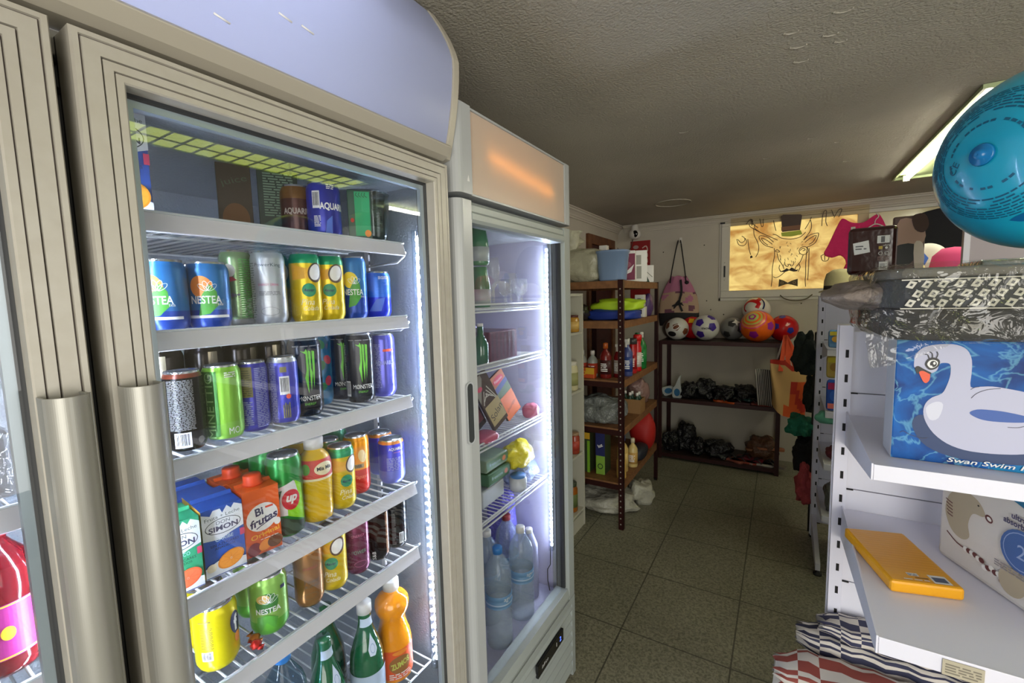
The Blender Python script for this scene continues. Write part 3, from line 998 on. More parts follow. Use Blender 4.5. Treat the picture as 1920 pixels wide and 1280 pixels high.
dd.lines(.006, .032, .015, .13, 26, K('mid_green', (60, 150, 50)), 7); dd.ell(-.012, .105, .012, .013, wt); dd.poly([(-.022, .09), (-.006, .094), (.002, .087), (-.018, .082)], K('raspberry', (190, 50, 80))); dd.text('king', .011, -.004, .058, K('violet', (96, 60, 140)), bold=.02)
o_ = b3.build('print', n3)
place(n3, -.922, .472, sh(1), -30)
n4 = make_can('slim silver energy-drink can with dark lettering on the second shelf', .0305, .142, [(.2, silver)], lambda d, r, h: d_pk(d, r, h))
place(n4, -.868, .505, sh(1), -32)
n5 = make_can('dull olive can half hidden behind the yellow coconut cans', .0305, .145, [(.122, P_('olive', (112, 110, 48))), (.2, P_('olive_green', (60, 110, 60)))], deco_pina)
place(n5, -.93, .552, sh(1), -20)
n6 = make_can('yellow coconut juice can with green top, left of a pair on the second shelf', .0305, .145, [(.122, yel), (.2, tealg)], deco_pina)
place(n6, -.868, .584, sh(1), -22)
n7 = dup(n6, (-.872, .646, sh(1)), 'yellow coconut juice can with green top, right of a pair on the second shelf', F + R(-38))
n8 = make_can('tall blue lemon iced-tea can on the second shelf', .0295, .145, [(.055, blueD), (.2, blueN)], lambda d, r, h: deco_nestea(d, r, h, blob=(236, 208, 40)))
place(n8, -.868, .708, sh(1), -42)
n9 = make_can('short bright blue can, rightmost on the second shelf', .0315, .113, [(.05, P_('royal', (30, 50, 190))), (.2, P_('royal_top', (50, 110, 210)))], lambda d, r, h: (deco_aq(d, r, h)))
place(n9, -.868, .780, sh(1), -30)
def back_row(src, spots):
    for i, (x, y, z, a, lab) in enumerate(spots):
        dup(src, (x, y, z), lab, F + R(a))
back_row(n1, [(-.945, .335, sh(1), 20, 'blue iced-tea can directly behind the leftmost one'), (-.945, .402, sh(1), 50, 'blue iced-tea can directly behind the second front one')])
back_row(n8, [(-.945, .715, sh(1), 0, 'tall blue can directly behind the lemon iced-tea can'), (-.945, .650, sh(1), 30, 'tall blue can behind the right-hand yellow coconut can')])
# --- top shelf
def d_aqtop(d, r, h):
    d.text('AQUARIUS', .017, .024, h * .55, wt, bold=.03, w=.066)
    d.barcode(-.024, -.008, h * .52, h * .82, 12)
    d.lines(-.022, -.008, h * .2, h * .4, 8, wt, 2)
    d.lines(.006, .022, h * .86, h * .95, 3, wt, 4)
    d.poly([(.0, h * .05), (.004, h * .3), (.016, h * .4), (.014, h * .05)], K('aq_light', (86, 120, 214)))
a3 = make_can('blue sports-drink can with white letters and barcode on the top shelf', .035, .12, [(.2, P_('indigo', (40, 48, 150)))], d_aqtop)
place(a3, -.868, .641, sh(0), -36)
a2 = make_can('brown-orange can tucked behind the blue one on the top shelf', .033, .115, [(.085, P_('dark_maroon', (70, 30, 26))), (.2, P_('bronze', (110, 74, 30)))], lambda d, r, h: d.text('AQUARIUS', .015, .0, h * .5, K('grey2', (170, 160, 150)), bold=.03, w=.062))
place(a2, -.918, .610, sh(0), -30)

# ------------------------------------------------------------------ cartons
def carton(label, w, dp, h, front, side, top, deco=None, slant=0.0, capc=None, name='juice_carton', sided=None, group=None, slant_front=0.0):
    """box carton standing on z=0, front at y=0 (towards -y), depth towards +y; slant = drop of the front top edge"""
    t = thing(name, label, 'carton', group=group)
    b = B()
    hf = h - slant
    ys = slant_front
    v = [(-w / 2, 0, 0), (w / 2, 0, 0), (w / 2, dp, 0), (-w / 2, dp, 0), (-w / 2, 0, hf), (w / 2, 0, hf), (w / 2, dp, h), (-w / 2, dp, h)]
    if ys:
        v[4] = (-w / 2, 0, hf); v[5] = (w / 2, 0, hf)
    b.add(v, [(0, 3, 2, 1), (4, 5, 6, 7), (0, 1, 5, 4), (1, 2, 6, 5), (2, 3, 7, 6), (3, 0, 4, 7)], [side, top, front, side, side, side])
    if deco: deco(Dec(b, plane_fn((0, 0, 0), (1, 0, 0), (0, 0, 1)), step=0, lift=.0006, d=.0001), w, hf)
    if sided: sided(Dec(b, plane_fn((w / 2, dp / 2, 0), (0, 1, 0), (0, 0, 1)), step=0, lift=.0004), dp, hf)
    # folded seam on the top
    nrm = Vector((0, -slant, dp)).normalized()
    b.add([(-w / 2, dp * .47, hf + slant * .47 + .0005), (w / 2, dp * .47, hf + slant * .47 + .0005), (w / 2, dp * .53, hf + slant * .53 + .006), (-w / 2, dp * .53, hf + slant * .53 + .006)], [(0, 1, 2, 3)], top)
    b.build('carton_body', t, bevel=.0012)
    if capc:
        c = B()
        T = Matrix.Translation((capc[1], capc[2], hf + slant * capc[2] / dp)) @ Matrix.Rotation(math.atan2(slant, dp), 4, 'X')
        c.lathe([(.0185, 0), (.0185, .004), (.016, .005), (.0155, .018), (.0145, .020), (0, .020)], 24, capc[0], T=T, wob=lambda a, z: 1 + .015 * math.cos(18 * a))
        c.build('screw_cap', t, bevel=0)
    return t
def d_simon(base, fruit, sub, strip):
    def f(d, w, h):
        wh_ = K('milk_white', (228, 230, 228))
        d.poly([(-w / 2, h * .95), (-w * .30, h * .90), (-w * .22, h * .97), (-w * .05, h * .97), (.0, h * .90), (w * .12, h * .99), (w * .22, h * .93), (w * .30, h * .99), (w / 2, h * .93), (w / 2, h * .62), (w * .2, h * .58), (-w * .1, h * .52), (-w / 2, h * .56)], wh_)
        d.text('Fruta + Leche', .0060, .0, h * .865, K('soft_green', (80, 96, 84)), rot=.05, w=w * .86)
        d.ell(.0, h * .715, w * .44, h * .115, K('logo_line', (60, 66, 60)))
        d.ell(.0, h * .715, w * .42, h * .105, wh_)
        d.text('DON', .0060, .0, h * .772, K('logo_txt', (70, 80, 84)), w=w * .34)
        d.text('SIMON', .0095, .0, h * .690, K('logo_navy', (54, 52, 84)), bold=.03, w=w * .72)
        d.text(sub, .0062, .0, h * .53, K('pale', (200, 222, 226)), w=w * .44)
        d.text('SIN AZUCARES', .0044, .0, h * .455, bk, w=w * .7)
        d.text('ANADIDOS', .0040, .0, h * .405, bk, w=w * .5)
        d.poly([(-w / 2, h * .16), (-w * .2, h * .22), (w * .1, h * .18), (w / 2, h * .14), (w / 2, 0), (-w / 2, 0)], wh_)
        d.ell(w * .12, h * .19, w * .34, h * .125, K('orange_rind' + strip, fruit), .3)
        d.ell(w * .12, h * .19, w * .30, h * .108, K('orange_flesh' + strip, tuple(min(255, c + 18) for c in fruit)), .3)
        d.ell(w * .12, h * .19, w * .03, h * .015, wh_)
        for k in range(8):
            a = k * PI / 4
            d.stroke([(w * .12, h * .19), (w * .12 + w * .26 * math.cos(a), h * .19 + h * .09 * math.sin(a))], .0006, K('orange_rind' + strip))
        d.ell(-w * .36, h * .15, w * .12, h * .06, K('blossom', (226, 212, 176)))
        d.rect(w * .38, w * .5, h * .48, h * .58, K('pink_tag', (214, 70, 100)))
        d.stroke([(-w / 2, h * .02), (w / 2, h * .015)], .0015, K('hem_blue', (60, 80, 140)))
    return f
cb = K('carton_blue', (44, 84, 164), .35); cbd = K('carton_blue_dark', (44, 66, 120), .35); cg = K('carton_green', (52, 160, 112), .35)
s3 = SZ[3] + .003
tD1 = carton('green fruit-and-milk carton, leftmost on the fourth shelf', .060, .085, .122, cg, K('carton_green_side', (40, 130, 90), .35), cg, d_simon(0, (226, 96, 50), 'CITRICO', 'a'), slant=.0)
tD1.location = (-.830, .300, s3); tD1.rotation_euler = (0, 0, F + R(-6))
tD2 = carton('blue fruit-and-milk carton beside the orange juice carton', .064, .090, .126, cb, K('carton_yellow_side', (222, 170, 60), .35), cb, d_simon(0, (216, 130, 32), 'CARIBE', 'b'), slant=.004)
tD2.location = (-.830, .367, s3); tD2.rotation_euler = (0, 0, F + R(-6))
for i, (x, y, l) in enumerate(((-.922, .300, 'blue fruit-and-milk carton standing behind the green one'), (-.924, .367, 'blue fruit-and-milk carton standing behind the front blue one'), (-1.018, .34, 'blue fruit-and-milk carton, rearmost of the milk cartons'))):
    dup(tD2, (x, y, s3), l, F + R(-4))
def d_bif(d, w, h):
    d.ell(.0, h * .56, w * .44, h * .21, wt, .35)
    d.text('Bi', .0155, -w * .08, h * .655, K('bi_navy', (44, 44, 84)), bold=.03, rot=.1, w=.014)
    d.text('frutas', .0155, .002, h * .52, K('bi_navy'), bold=.03, shear=.2, rot=.2, w=w * .78)
    d.rect(.006, .020, h * .68, h * .71, K('tomato', (206, 60, 30)))
    d.stroke([(-.012, h * .40), (-.004, h * .43), (.010, h * .47), (.02, h * .50)], .0018, K('bi_navy'))
    d.ell(w * .40, h * .42, .006, .007, wt)
    d.text('Original', .0125, .003, h * .29, K('gold_txt', (240, 176, 40)), bold=.02, rot=.12, w=w * .8)
    d.ell(-w * .28, h * .10, .012, .013, K('plum', (120, 20, 30)))
    d.ell(w * .02, h * .12, .012, .010, K('mango', (236, 140, 40)), .5)
    d.ell(w * .30, h * .13, .014, .012, K('pine', (96, 56, 24)))
    d.lines(-w * .1, w * .4, h * .215, h * .235, 1, wt, 8)
orn = K('bifruit_orange', (218, 92, 28), .32)
cap_o = M('orange_cap', (232, 72, 22), .4)
tD3 = carton('orange tropical juice carton with a bright orange screw cap', .064, .070, .126, orn, K('bifruit_side', (196, 74, 24), .35), orn, d_bif, slant=.0, capc=(cap_o, .0, .036))
tD3.location = (-.832, .436, s3); tD3.rotation_euler = (0, 0, F + R(-8))
o = dup(tD3, (-.908, .438, s3), 'orange tropical juice carton with a screw cap, behind the front one', F + R(-4))
# milk tetra top shelf left
tA = carton('blue and white fruit-and-milk carton at the left end of the top shelf', .062, .062, .165, cb, K('carton_yellow_side'), cb, d_simon(0, (232, 150, 30), 'CARIBE', 'c'))
tA.location = (-.85, .287, sh(0)); tA.rotation_euler = (0, 0, F + R(-10))
dkg = K('bottle_green_card', (28, 52, 38), .4)
def d_dark(d, w, h):
    d.lines(-w * .36, w * .38, h * .34, h * .92, 17, K('palegreen_print', (120, 150, 124)), 5)
    d.rect(-w * .1, w * .3, h * .03, h * .09, K('tomato', (206, 60, 30)))
    d.stroke([(-w * .35, h * .18), (w * .3, h * .17)], .0016, K('palegreen_print'))
t = carton('dark green carton covered in fine pale print on the top shelf', .080, .06, .165, dkg, dkg, dkg, d_dark)
t.location = (-.965, .598, sh(0)); t.rotation_euler = (0, 0, F + R(-30))
t = carton('dark brown carton with a green leafy picture on the top shelf', .062, .06, .165, K('deep_brown', (58, 44, 24), .4), dkg, dkg, lambda d, w, h: (d.text('juice', .016, .0, h * .72, K('dull_leaf', (70, 90, 60)), rot=.3, w=w * .8), d.ell(0, h * .25, w * .4, h * .2, K('amber_fruit', (110, 70, 20)))))
t.location = (-.985, .515, sh(0)); t.rotation_euler = (0, 0, F + R(-25))
def d_grn(d, w, h):
    d.rect(-w * .2, w * .44, h * .12, h * .97, K('emerald', (24, 166, 104)))
    for k in range(4): d.stroke([(-w * .1 + k * w * .12, h * .95), (-w * .14 + k * w * .12, h * .90), (-w * .02 + k * w * .12, h * .86)], .0014, dg)
    d.ell(-w * .32, h * .42, .004, .005, K('cherry', (190, 30, 30)))
    d.ell(w * .32, h * .17, .007, .008, K('orange_dot', (236, 140, 40)))
t = carton('emerald green carton beside the blue can on the top shelf', .052, .05, .118, K('emerald_dark', (14, 74, 52), .35), dkg, dkg, d_grn)
t.location = (-.842, .716, sh(0)); t.rotation_euler = (0, 0, F + R(-42))
t = carton('dark green carton with pale print behind the clear cup on the top shelf', .058, .05, .125, dkg, dkg, dkg, d_dark)
t.location = (-.92, .825, sh(0)); t.rotation_euler = (0, 0, F + R(-48))
pet = G('clear_plastic', (222, 232, 230), 1.0, .04, 1.5)
t = thing('plastic_cup', 'large clear plastic cup at the right of the top shelf', 'cup', (-.865, .775, sh(0)))
B().lathe([(.0, .002), (.030, .002), (.034, .02), (.040, .118), (.042, .12), (.040, .123), (.037, .118), (.031, .02), (.028, .005), (0, .005)], 30, pet).build('cup_wall', t)
t = thing('glass_jar', 'small jar of brown contents at the right end of the top shelf', 'jar', (-.955, .868, sh(0)))
B().lathe([(0, 0), (.026, 0), (.03, .006), (.03, .07), (.022, .082), (.022, .086), (0, .086)], 20, K('dull_brown_jar', (96, 78, 46), .2)).build('jar_body', t)
B().lathe([(.024, .086), (.025, .088), (.025, .102), (0, .103)], 20, M('tin_lid', (150, 140, 110), .4, .6)).build('jar_lid', t)

# --- third shelf
z = sh(2)
def d_fine(d, r, h):
    d.lines(-.016, .022, h * .27, h * .9, 40, K('print_silver', (126, 124, 122)), 11)
    d.barcode(-.010, .014, h * .05, h * .24, 12)
    d.lines(-.06, -.03, h * .1, h * .9, 26, K('print_silver'), 12)
    d.ell(.028, h * .12, .005, .006, K('print_silver'))
c1 = make_can('black can covered in silver fine print with a rusty rim, left on third shelf', .029, .134, [(.122, P_('inky_black', (20, 19, 20), .25, .6)), (.2, P_('rust_rim', (110, 48, 30)))], d_fine)
place(c1, -.866, .341, z, -38)
b_ = K('mint', (148, 200, 120))
def d_min(d, r, h):
    d.rect(-.033, -.004, .010, h - .010, P_('minetti_dark', (60, 120, 44)))
    d.text('MINETTIG', .014, -.018, h * .47, b_, rot=PI / 2, w=h * .84)
    d.ring(-.018, h * .86, .006, .006, .0009, b_)
    d.text('MO', .012, .018, h * .13, wt, w=.018)
    d.lines(.008, .026, h * .84, h * .92, 3, wt, 6)
c2 = make_can('lime green can with vertical lettering on the third shelf', .0305, .136, [(.008, silver), (.2, P_('lime', (132, 190, 60)))], d_min)
place(c2, -.866, .402, z, -32)
def d_blu(d, r, h):
    d.rect(-.020, .002, h * .5, h * .93, K('khaki', (120, 112, 60)))
    d.lines(-.019, .0, h * .52, h * .9, 12, K('khaki_d', (80, 76, 40)), 4)
    d.lines(-.02, .0, h * .1, h * .45, 12, K('paleblue', (150, 156, 200)), 9)
    d.lines(.006, .03, h * .06, h * .92, 34, K('paleblue'), 2)
c3 = make_can('violet-blue can with an olive panel on the third shelf', .027, .134, [(.2, purp)], d_blu)
place(c3, -.874, .460, z, -32)
def d_blu2(d, r, h):
    d.barcode(-.006, .012, h * .45, h * .72, 14)
    d.rect(-.004, .008, h * .78, h * .86, K('khaki', (120, 112, 60)))
    d.ell(.009, h * .42, .0045, .005, K('coral', (230, 90, 60)))
    d.lines(-.034, -.012, h * .05, h * .95, 36, K('paleblue', (150, 156, 200)), 2)
    for k in range(4): d.rect(-.002 + k * .0035, .0 + k * .0035, h * .10, h * (.30 + .03 * (k % 2)), K('khaki'))
c4 = make_can('violet-blue can with a white barcode on the third shelf', .0285, .136, [(.006, silver), (.128, purp), (.2, silver)], d_blu2)
place(c4, -.868, .518, z, -32)
c5 = make_can('large black energy-drink can with green claw marks beside the barcode can', .0335, .167, [(.2, black)], deco_monster)
place(c5, -.885, .580, z, -22)
def d_mex(d, r, h):
    cols = [(200, 70, 30), (210, 150, 30), (40, 130, 60), (190, 40, 50)]
    for k in range(11):
        d.ell(-.026 + .008 * (k % 4) * 2, h * (.12 + .075 * k), .009, .012, K('mex%d' % (k % 4), cols[k % 4]), k)
c5b = make_can('teal can with bright orange and yellow blotches between the black cans', .0325, .167, [(.2, P_('teal_blue', (20, 110, 150)))], d_mex)
place(c5b, -.95, .655, z, -30)
c6 = dup(c5, (-.955, .728, z), 'large black energy-drink can with green claw marks set back between two others', F + R(-30))
c7 = dup(c5, (-.880, .722, z), 'large black energy-drink can with green claw marks, beside the violet can', F + R(-30))
def d_aqz(d, r, h):
    d.rect(-.004, .024, h * .72, h * .76, K('coral', (230, 90, 60)))
    d.text('AQUARIUS', .012, .0, h * .54, K('paleblue', (150, 156, 200)), bold=.03, w=.05)
    d.lines(-.03, -.01, h * .15, h * .85, 28, K('paleblue'), 5)
c8 = make_can('tall violet-blue can, rightmost on the third shelf', .0315, .160, [(.2, P_('violet_tall', (96, 96, 190), .25, .5))], d_aqz)
place(c8, -.880, .796, z, -34)
brn = make_can('tall dark can with painted pale reflection, first of the row behind the short cans', .031, .167, [(.2, P_('dark_cola', (40, 34, 30), .2, .6))], lambda d, r, h: (d.rect(-.012, .004, h * .08, h * .93, P_('cream_reflection', (178, 166, 140), .25, .7)), d.lines(.012, .03, h * .5, h * .6, 3, wt, 3)))  # cream reflection on the dark can, painted as a pale upright stripe
place(brn, -.945, .345, z, -20)
back_row(brn, [(-.945, .412, z, 10, 'tall dark can with painted pale reflection, second of the row behind the short cans'), (-.945, .478, z, 30, 'tall dark can with painted pale reflection, third of the row behind the short cans'), (-.95, .544, z, 0, 'tall dark can with painted pale reflection, fourth of the row behind the short cans'),
  (-1.015, .37, z, 0, 'tall dark can in the third row back, leftmost'), (-1.015, .44, z, 20, 'tall dark can in the third row back, second from left'), (-1.015, .51, z, -20, 'tall dark can in the third row back, third from left'), (-1.02, .58, z, -20, 'tall dark can in the third row back, rightmost')])
# --- fourth shelf
def d_7up(d, r, h):
    d.poly([(-.05, h * .70), (-.02, h * .63), (.01, h * .70), (.026, h * .60), (.03, h * .34), (.0, h * .28), (-.05, h * .3)], K('silver_white', (222, 224, 224)))
    d.poly([(.012, h * .70), (.03, h * .62), (.034, h * .16), (-.004, h * .28), (-.004, h * .36), (.02, h * .5)], K('bright_lime', (140, 214, 20)))
    d.poly([(-.03, h * .58), (-.012, h * .60), (-.022, h * .40), (-.03, h * .36)], K('seven_green', (20, 90, 40)))
    d.ell(.004, h * .47, .0175, .021, K('soda_red', (200, 24, 44)))
    d.text('up', .018, .005, h * .47, wt, bold=.045, shear=.25, w=.021)
    d.poly([(-.05, h * .22), (-.01, h * .26), (.018, h * .18), (.03, h * .16), (.03, h * .04), (-.05, h * .04)], dg)
d4 = make_can('green and lime lemon-soda can with a red circle, front of the fourth shelf', .0335, .167, [(.2, P_('soda_green', (14, 132, 46)))], d_7up)
place(d4, -.868, .505, s3, -20)
dup(d4, (-.938, .510, s3), 'green lemon-soda can directly behind the front one', F)
dup(d4, (-1.008, .512, s3), 'green lemon-soda can, rearmost of the three', F)
# yellow bottles
def bottle(label, name, prof, body_m, seg=30, deco=None, cap=None, cap_col=None, group=None, liquid=None, wob=None, cap_wob=None, cat='bottle', matf=None):
    t = thing(name, label, cat, group=group)
    b = B()
    b.lathe(prof, seg, body_m, wob=wob, matf=matf)
    b.build('bottle_body', t)
    if liquid:
        B().lathe(liquid[0], seg, liquid[1]).build('liquid', t)
    if deco:
        def fn(s, z, l):
            r = prof[-1][0]
            for (r0, z0), (r1, z1) in zip(prof, prof[1:]):
                if z0 <= z <= z1 and z1 > z0:
                    r = r0 + (r1 - r0) * (z - z0) / (z1 - z0)
            rm = max(p[0] for p in prof)
            return ((r + l) * math.sin(s / rm), -(r + l) * math.cos(s / rm), z)
        lb = B()
        deco(Dec(lb, fn, step=.004, lift=.0006, both=True, d=.00015))
        if lb.f: lb.build('label', t)
    if cap:
        r, z0, z1 = cap
        B().lathe([(r, z0), (r, z1 - .002), (r * .9, z1), (0, z1)], 28, cap_col, wob=lambda a, z: 1 + .02 * math.cos(24 * a)).build('bottle_cap', t)
    return t
juice_y = M('yellow_juice', (212, 172, 12), .15, coat=.5)
def d_mia(d):
    d.rect(-.105, .105, .098, .138, K('label_red', (196, 54, 34)))
    d.rect(-.105, .105, .094, .099, K('label_cream', (226, 214, 170)))
    d.ell(.012, .118, .022, .014, K('label_cream'))
    d.text('Mia Mia', .0085, .012, .119, bk, bold=.03, w=.033)
    d.ell(-.028, .120, .010, .012, K('leafy', (90, 150, 40)))
yb = bottle('yellow juice bottle with a red label and white cap, front of the fourth shelf', 'juice_bottle',
            [(.026, 0), (.032, .004), (.033, .02), (.0325, .05), (.0335, .085), (.034, .098), (.0335, .125), (.029, .142), (.020, .152), (.017, .155), (.017, .160)], juice_y, deco=d_mia, cap=(.0195, .158, .182), cap_col=wp)
place(yb, -.866, .574, s3, -20); yb['category'] = 'bottle'
dup(yb, (-.936, .580, s3), 'yellow juice bottle with a white cap directly behind the front one', F)
dup(yb, (-1.008, .584, s3), 'yellow juice bottle with a white cap, rearmost of the three', F)
d6 = dup(n6, (-.867, .640, s3), 'yellow coconut juice can with a green top, front of the fourth shelf', F + R(-14))
dup(n6, (-.934, .655, s3), 'yellow coconut juice can with a green top behind the front one on the fourth shelf', F)
tl = make_can('green-topped can behind the juice bottles on the fourth shelf', .0305, .145, [(.06, yel), (.2, P_('dull_green', (40, 110, 76)))], deco_pina)
place(tl, -1.0, .655, s3, 0)
dup(tl, (-1.0, .725, s3), 'green-topped can far back on the fourth shelf', F)
def d_mango(d, r, h):
    d.ell(.008, h * .66, .014, .020, K('papaya_skin', (232, 150, 40)), .2)
    d.ell(.009, h * .66, .010, .016, K('papaya_in', (238, 214, 160)), .2)
    d.rect(-.02, .012, h * .46, h * .53, K('greyband', (150, 130, 90)))
    d.text('4EVER', .007, -.004, h * .495, bk, bold=.03, w=.022)
    d.text('Papaya', .012, .004, h * .3, K('salmon', (240, 150, 120)), shear=.3, w=.034)
d7 = make_can('red and orange papaya juice can on the fourth shelf', .0305, .145, [(.062, P_('tomato_red', (206, 44, 20))), (.2, P_('papaya_orange', (236, 150, 14)))], d_mango)
place(d7, -.900, .712, s3, -30)
d9 = make_can('blue sports-drink can with an orange rim, rightmost on the fourth shelf', .0335, .115, [(.035, P_('periwinkle', (104, 112, 200), .3, .5)), (.104, P_('ultramarine', (56, 58, 190), .3, .4)), (.2, P_('orange_rim', (206, 130, 60)))],
              lambda d, r, h: (d.text('AQUARIUS', .009, .006, h * .80, wt, bold=.03, w=.04), d.text('naranja', .004, .008, h * .72, K('salmon', (240, 150, 120)), w=.018), d.lines(-.02, .024, h * .32, h * .62, 9, K('paleblue', (150, 156, 200)), 7)))
place(d9, -.872, .800, s3, -30)
d8 = dup(d9, (-.945, .828, s3), 'blue sports-drink can with an orange rim behind the rightmost one', F + R(40))
# --- fifth shelf
z = sh(4)
def d_fanta(d, r, h):
    d.lines(-.026, -.006, h * .40, h * .74, 16, K('olive_print', (140, 120, 20)), 3)
    d.barcode(-.026, -.008, h * .22, h * .36, 10)
    d.ell(.034, h * .62, .012, .022, K('navy', (26, 36, 80)), .1)
    d.text('f', .03, .034, h * .62, wt, bold=.04, w=.010)
    d.ell(.036, h * .38, .007, .010, K('orange_dot', (236, 140, 40)))
    d.lines(-.028, -.008, h * .82, h * .86, 1, K('olive_print'), 3)
e1 = make_can('bright yellow lemon-soda can, front left of the fifth shelf', .0345, .118, [(.2, P_('lemon', (226, 208, 10)))], d_fanta)
place(e1, -.866, .356, z, -22)
def d_nesg(d, r, h):
    d.ell(-.004, h * .58, .021, .020, K('deep_leaf', (52, 120, 44)))
    d.ell(-.010, h * .66, .012, .009, K('peachy', (206, 170, 90)))
    for a in (-60, -30, 0, 30, 60):
        c, q = math.cos(R(90 + a)), math.sin(R(90 + a))
        d.ring(.0 + c * .010, h * .58 + q * .010, .009, .0035, .0008, wt, R(90 + a))
    d.text('NESTEA', .011, -.002, h * .455, wt, bold=.02, w=.044)
    d.poly([(-.022, h * .36), (-.004, h * .39), (.014, h * .30), (.008, h * .12), (-.006, h * .26), (-.016, h * .12), (-.024, h * .2)], K('mid_leaf', (80, 160, 50)))
    d.rect(.022, .032, h * .74, h * .80, K('navy', (26, 36, 80)))
e2 = make_can('pale green iced-tea can with leaf emblem on the fifth shelf', .0345, .118, [(.03, P_('leafgreen', (96, 176, 50))), (.2, greenT)], d_nesg)
place(e2, -.868, .454, z, -28)
dup(e2, (-.945, .465, z), 'pale green iced-tea can standing behind the front green can', F)
dup(e1, (-.942, .372, z), 'bright yellow lemon-soda can standing behind the front yellow can', F)
e3 = make_can('slim golden brown energy-drink can on the fifth shelf', .0295, .134, [(.2, P_('copper_gold', (168, 118, 62), .25, .65))],
              lambda d, r, h: (d.text('Power', .010, .004, h * .44, K('pk_dark', (50, 54, 52)), w=.032), d.text('KING', .006, .004, h * .36, K('pk_dark'), w=.03), d.text('ENERGY', .0045, .002, h * .66, K('raspb', (150, 40, 50)), w=.030), d.ring(0, h * .2, .014, .007, .0006, K('pk_dark'))))
place(e3, -.866, .541, z, -26)
e4 = dup(n6, (-.868, .604, z), 'yellow coconut juice can with a green top on the fifth shelf', F + R(-42))
e5 = make_can('slim mauve energy-drink can on the fifth shelf', .0295, .134, [(.2, P_('mauve', (132, 66, 96), .25, .65))],
              lambda d, r, h: (d.text('ENERGY', .006, .002, h * .72, K('pinkish', (200, 120, 150)), w=.03), d.text('POWER', .009, .002, h * .42, K('sage', (96, 150, 120)), w=.034), d.ring(.004, h * .2, .014, .007, .0006, K('pinkish')), d.lines(-.03, -.01, h * .1, h * .9, 30, K('dmauve', (90, 40, 70)), 2)))
place(e5, -.868, .671, z, -32)
e6 = make_can('black can with a bronze sheen on the fifth shelf', .030, .134, [(.2, P_('bronze_black', (34, 26, 24), .2, .7))], lambda d, r, h: (d.text('S&B', .009, -.014, h * .12, wt, rot=PI / 2), d.rect(.018, .026, h * .1, h * .9, P_('bronze_edge', (150, 110, 80), .25, .7))))
place(e6, -.868, .736, z, -34)
e7 = make_can('black can with a small barcode, rightmost on the fifth shelf', .0295, .134, [(.2, black)], lambda d, r, h: (d.barcode(.002, .014, h * .1, h * .32, 8), d.lines(-.016, -.006, h * .1, h * .8, 22, K('grey', (120, 120, 120)), 2)))
place(e7, -.868, .800, z, -34)
# small wrapped sweets
for i, (x, y, c, l) in enumerate(((-.832, .405, (190, 30, 24), 'small red foil-wrapped sweet on the wire shelf'), (-.85, .412, (206, 120, 30), 'small gold foil-wrapped sweet on the wire shelf'))):
    t = thing('wrapped_sweet', l, 'sweet', (x, y, z))
    m = M('foil%d' % i, c, .25, .5)
    B().lathe([(0, .0), (.008, .003), (.010, .009), (.007, .015), (0, .017)], 9, m, wob=lambda a, z: 1 + .2 * math.sin(3 * a + z * 300)).build('wrapper_body', t)
    for s_ in (-1, 1): B().loft([[(s_ * .008, -.002, .008), (s_ * .008, .002, .010), (s_ * .008, .0, .006)], [(s_ * .018, -.007, .010), (s_ * .018, .007, .013), (s_ * .018, .002, .004)]], m).build('twist_end', t)
# --- bottom deck
z = .637
green_g = G('green_glass', (60, 150, 96), 1.0, .02, 1.5)
gw = M('green_water_fill', (10, 70, 40), .15, spec=.5)
def d_perr(d):
    d.rect(-.045, .045, .205, .225, K('neck_label', (190, 206, 220)))
    d.poly([(.006, .190), (.018, .165), (.020, .150), (.010, .138), (-.004, .140), (-.008, .155), (-.002, .172)], K('drop_label', (206, 216, 232)))
    d.ring(.006, .155, .007, .010, .001, K('dropblue', (90, 120, 170)))
    d.rect(-.13, .13, .03, .095, K('pale_label', (178, 196, 214)))
gb = bottle('green glass water bottle with a white cap and teardrop label at the bottom', 'water_bottle',
            [(.030, 0), (.039, .006), (.041, .02), (.041, .11), (.038, .135), (.029, .165), (.019, .195), (.0155, .215), (.0145, .24), (.0145, .25)], M('green_bottle_glass', (10, 92, 56), .06, spec=.6, coat=1.0), deco=d_perr, cap=(.0175, .235, .262), cap_col=wp)
place(gb, -.862, .676, z, -20)
gb2 = dup(gb, (-.866, .565, z - .004), 'green glass water bottle partly hidden by the lowest rail', F, drop=('bottle_cap',))
dup(gb, (-.95, .63, z), 'green glass water bottle standing behind the front two', F, drop=('bottle_cap', 'label'))
oj = M('orange_juice', (244, 152, 12), .12, coat=.6)
def d_oj(d):
    d.rect(-.15, .15, .015, .095, K('oj_label', (226, 86, 34)))
    d.ell(.0, .055, .030, .024, K('oj_patch', (150, 100, 50)))
    d.text('ZUMOS', .016, .0, .056, K('oj_txt', (190, 196, 90)), bold=.04, rot=.2, w=.05)
    d.ell(.0, .088, .02, .006, K('mango', (236, 140, 40)))
    d.lines(-.03, .03, .018, .035, 3, wt, 3)
ojb = bottle('large orange juice bottle with a white cap at the bottom right', 'juice_bottle',
             [(.036, 0), (.045, .006), (.047, .02), (.047, .10), (.043, .12), (.036, .142), (.033, .158), (.036, .172), (.043, .186), (.045, .20), (.042, .214), (.030, .228), (.020, .234), (.017, .238), (.017, .245)], oj, deco=d_oj, cap=(.0205, .24, .266), cap_col=wp)
place(ojb, -.866, .768, z, -24)
wat = G('water_bottle_plastic', (196, 216, 226), 1.0, .03, 1.45)
def ribs(base):
    return base
wprof = [(.030, 0), (.040, .004), (.042, .015)]
for k in range(12):
    zz = .02 + k * .014
    wprof += [(.0425, zz), (.0405, zz + .006), (.0425, zz + .012)]
wprof += [(.042, .20), (.036, .222), (.022, .245), (.0145, .26), (.0145, .27)]
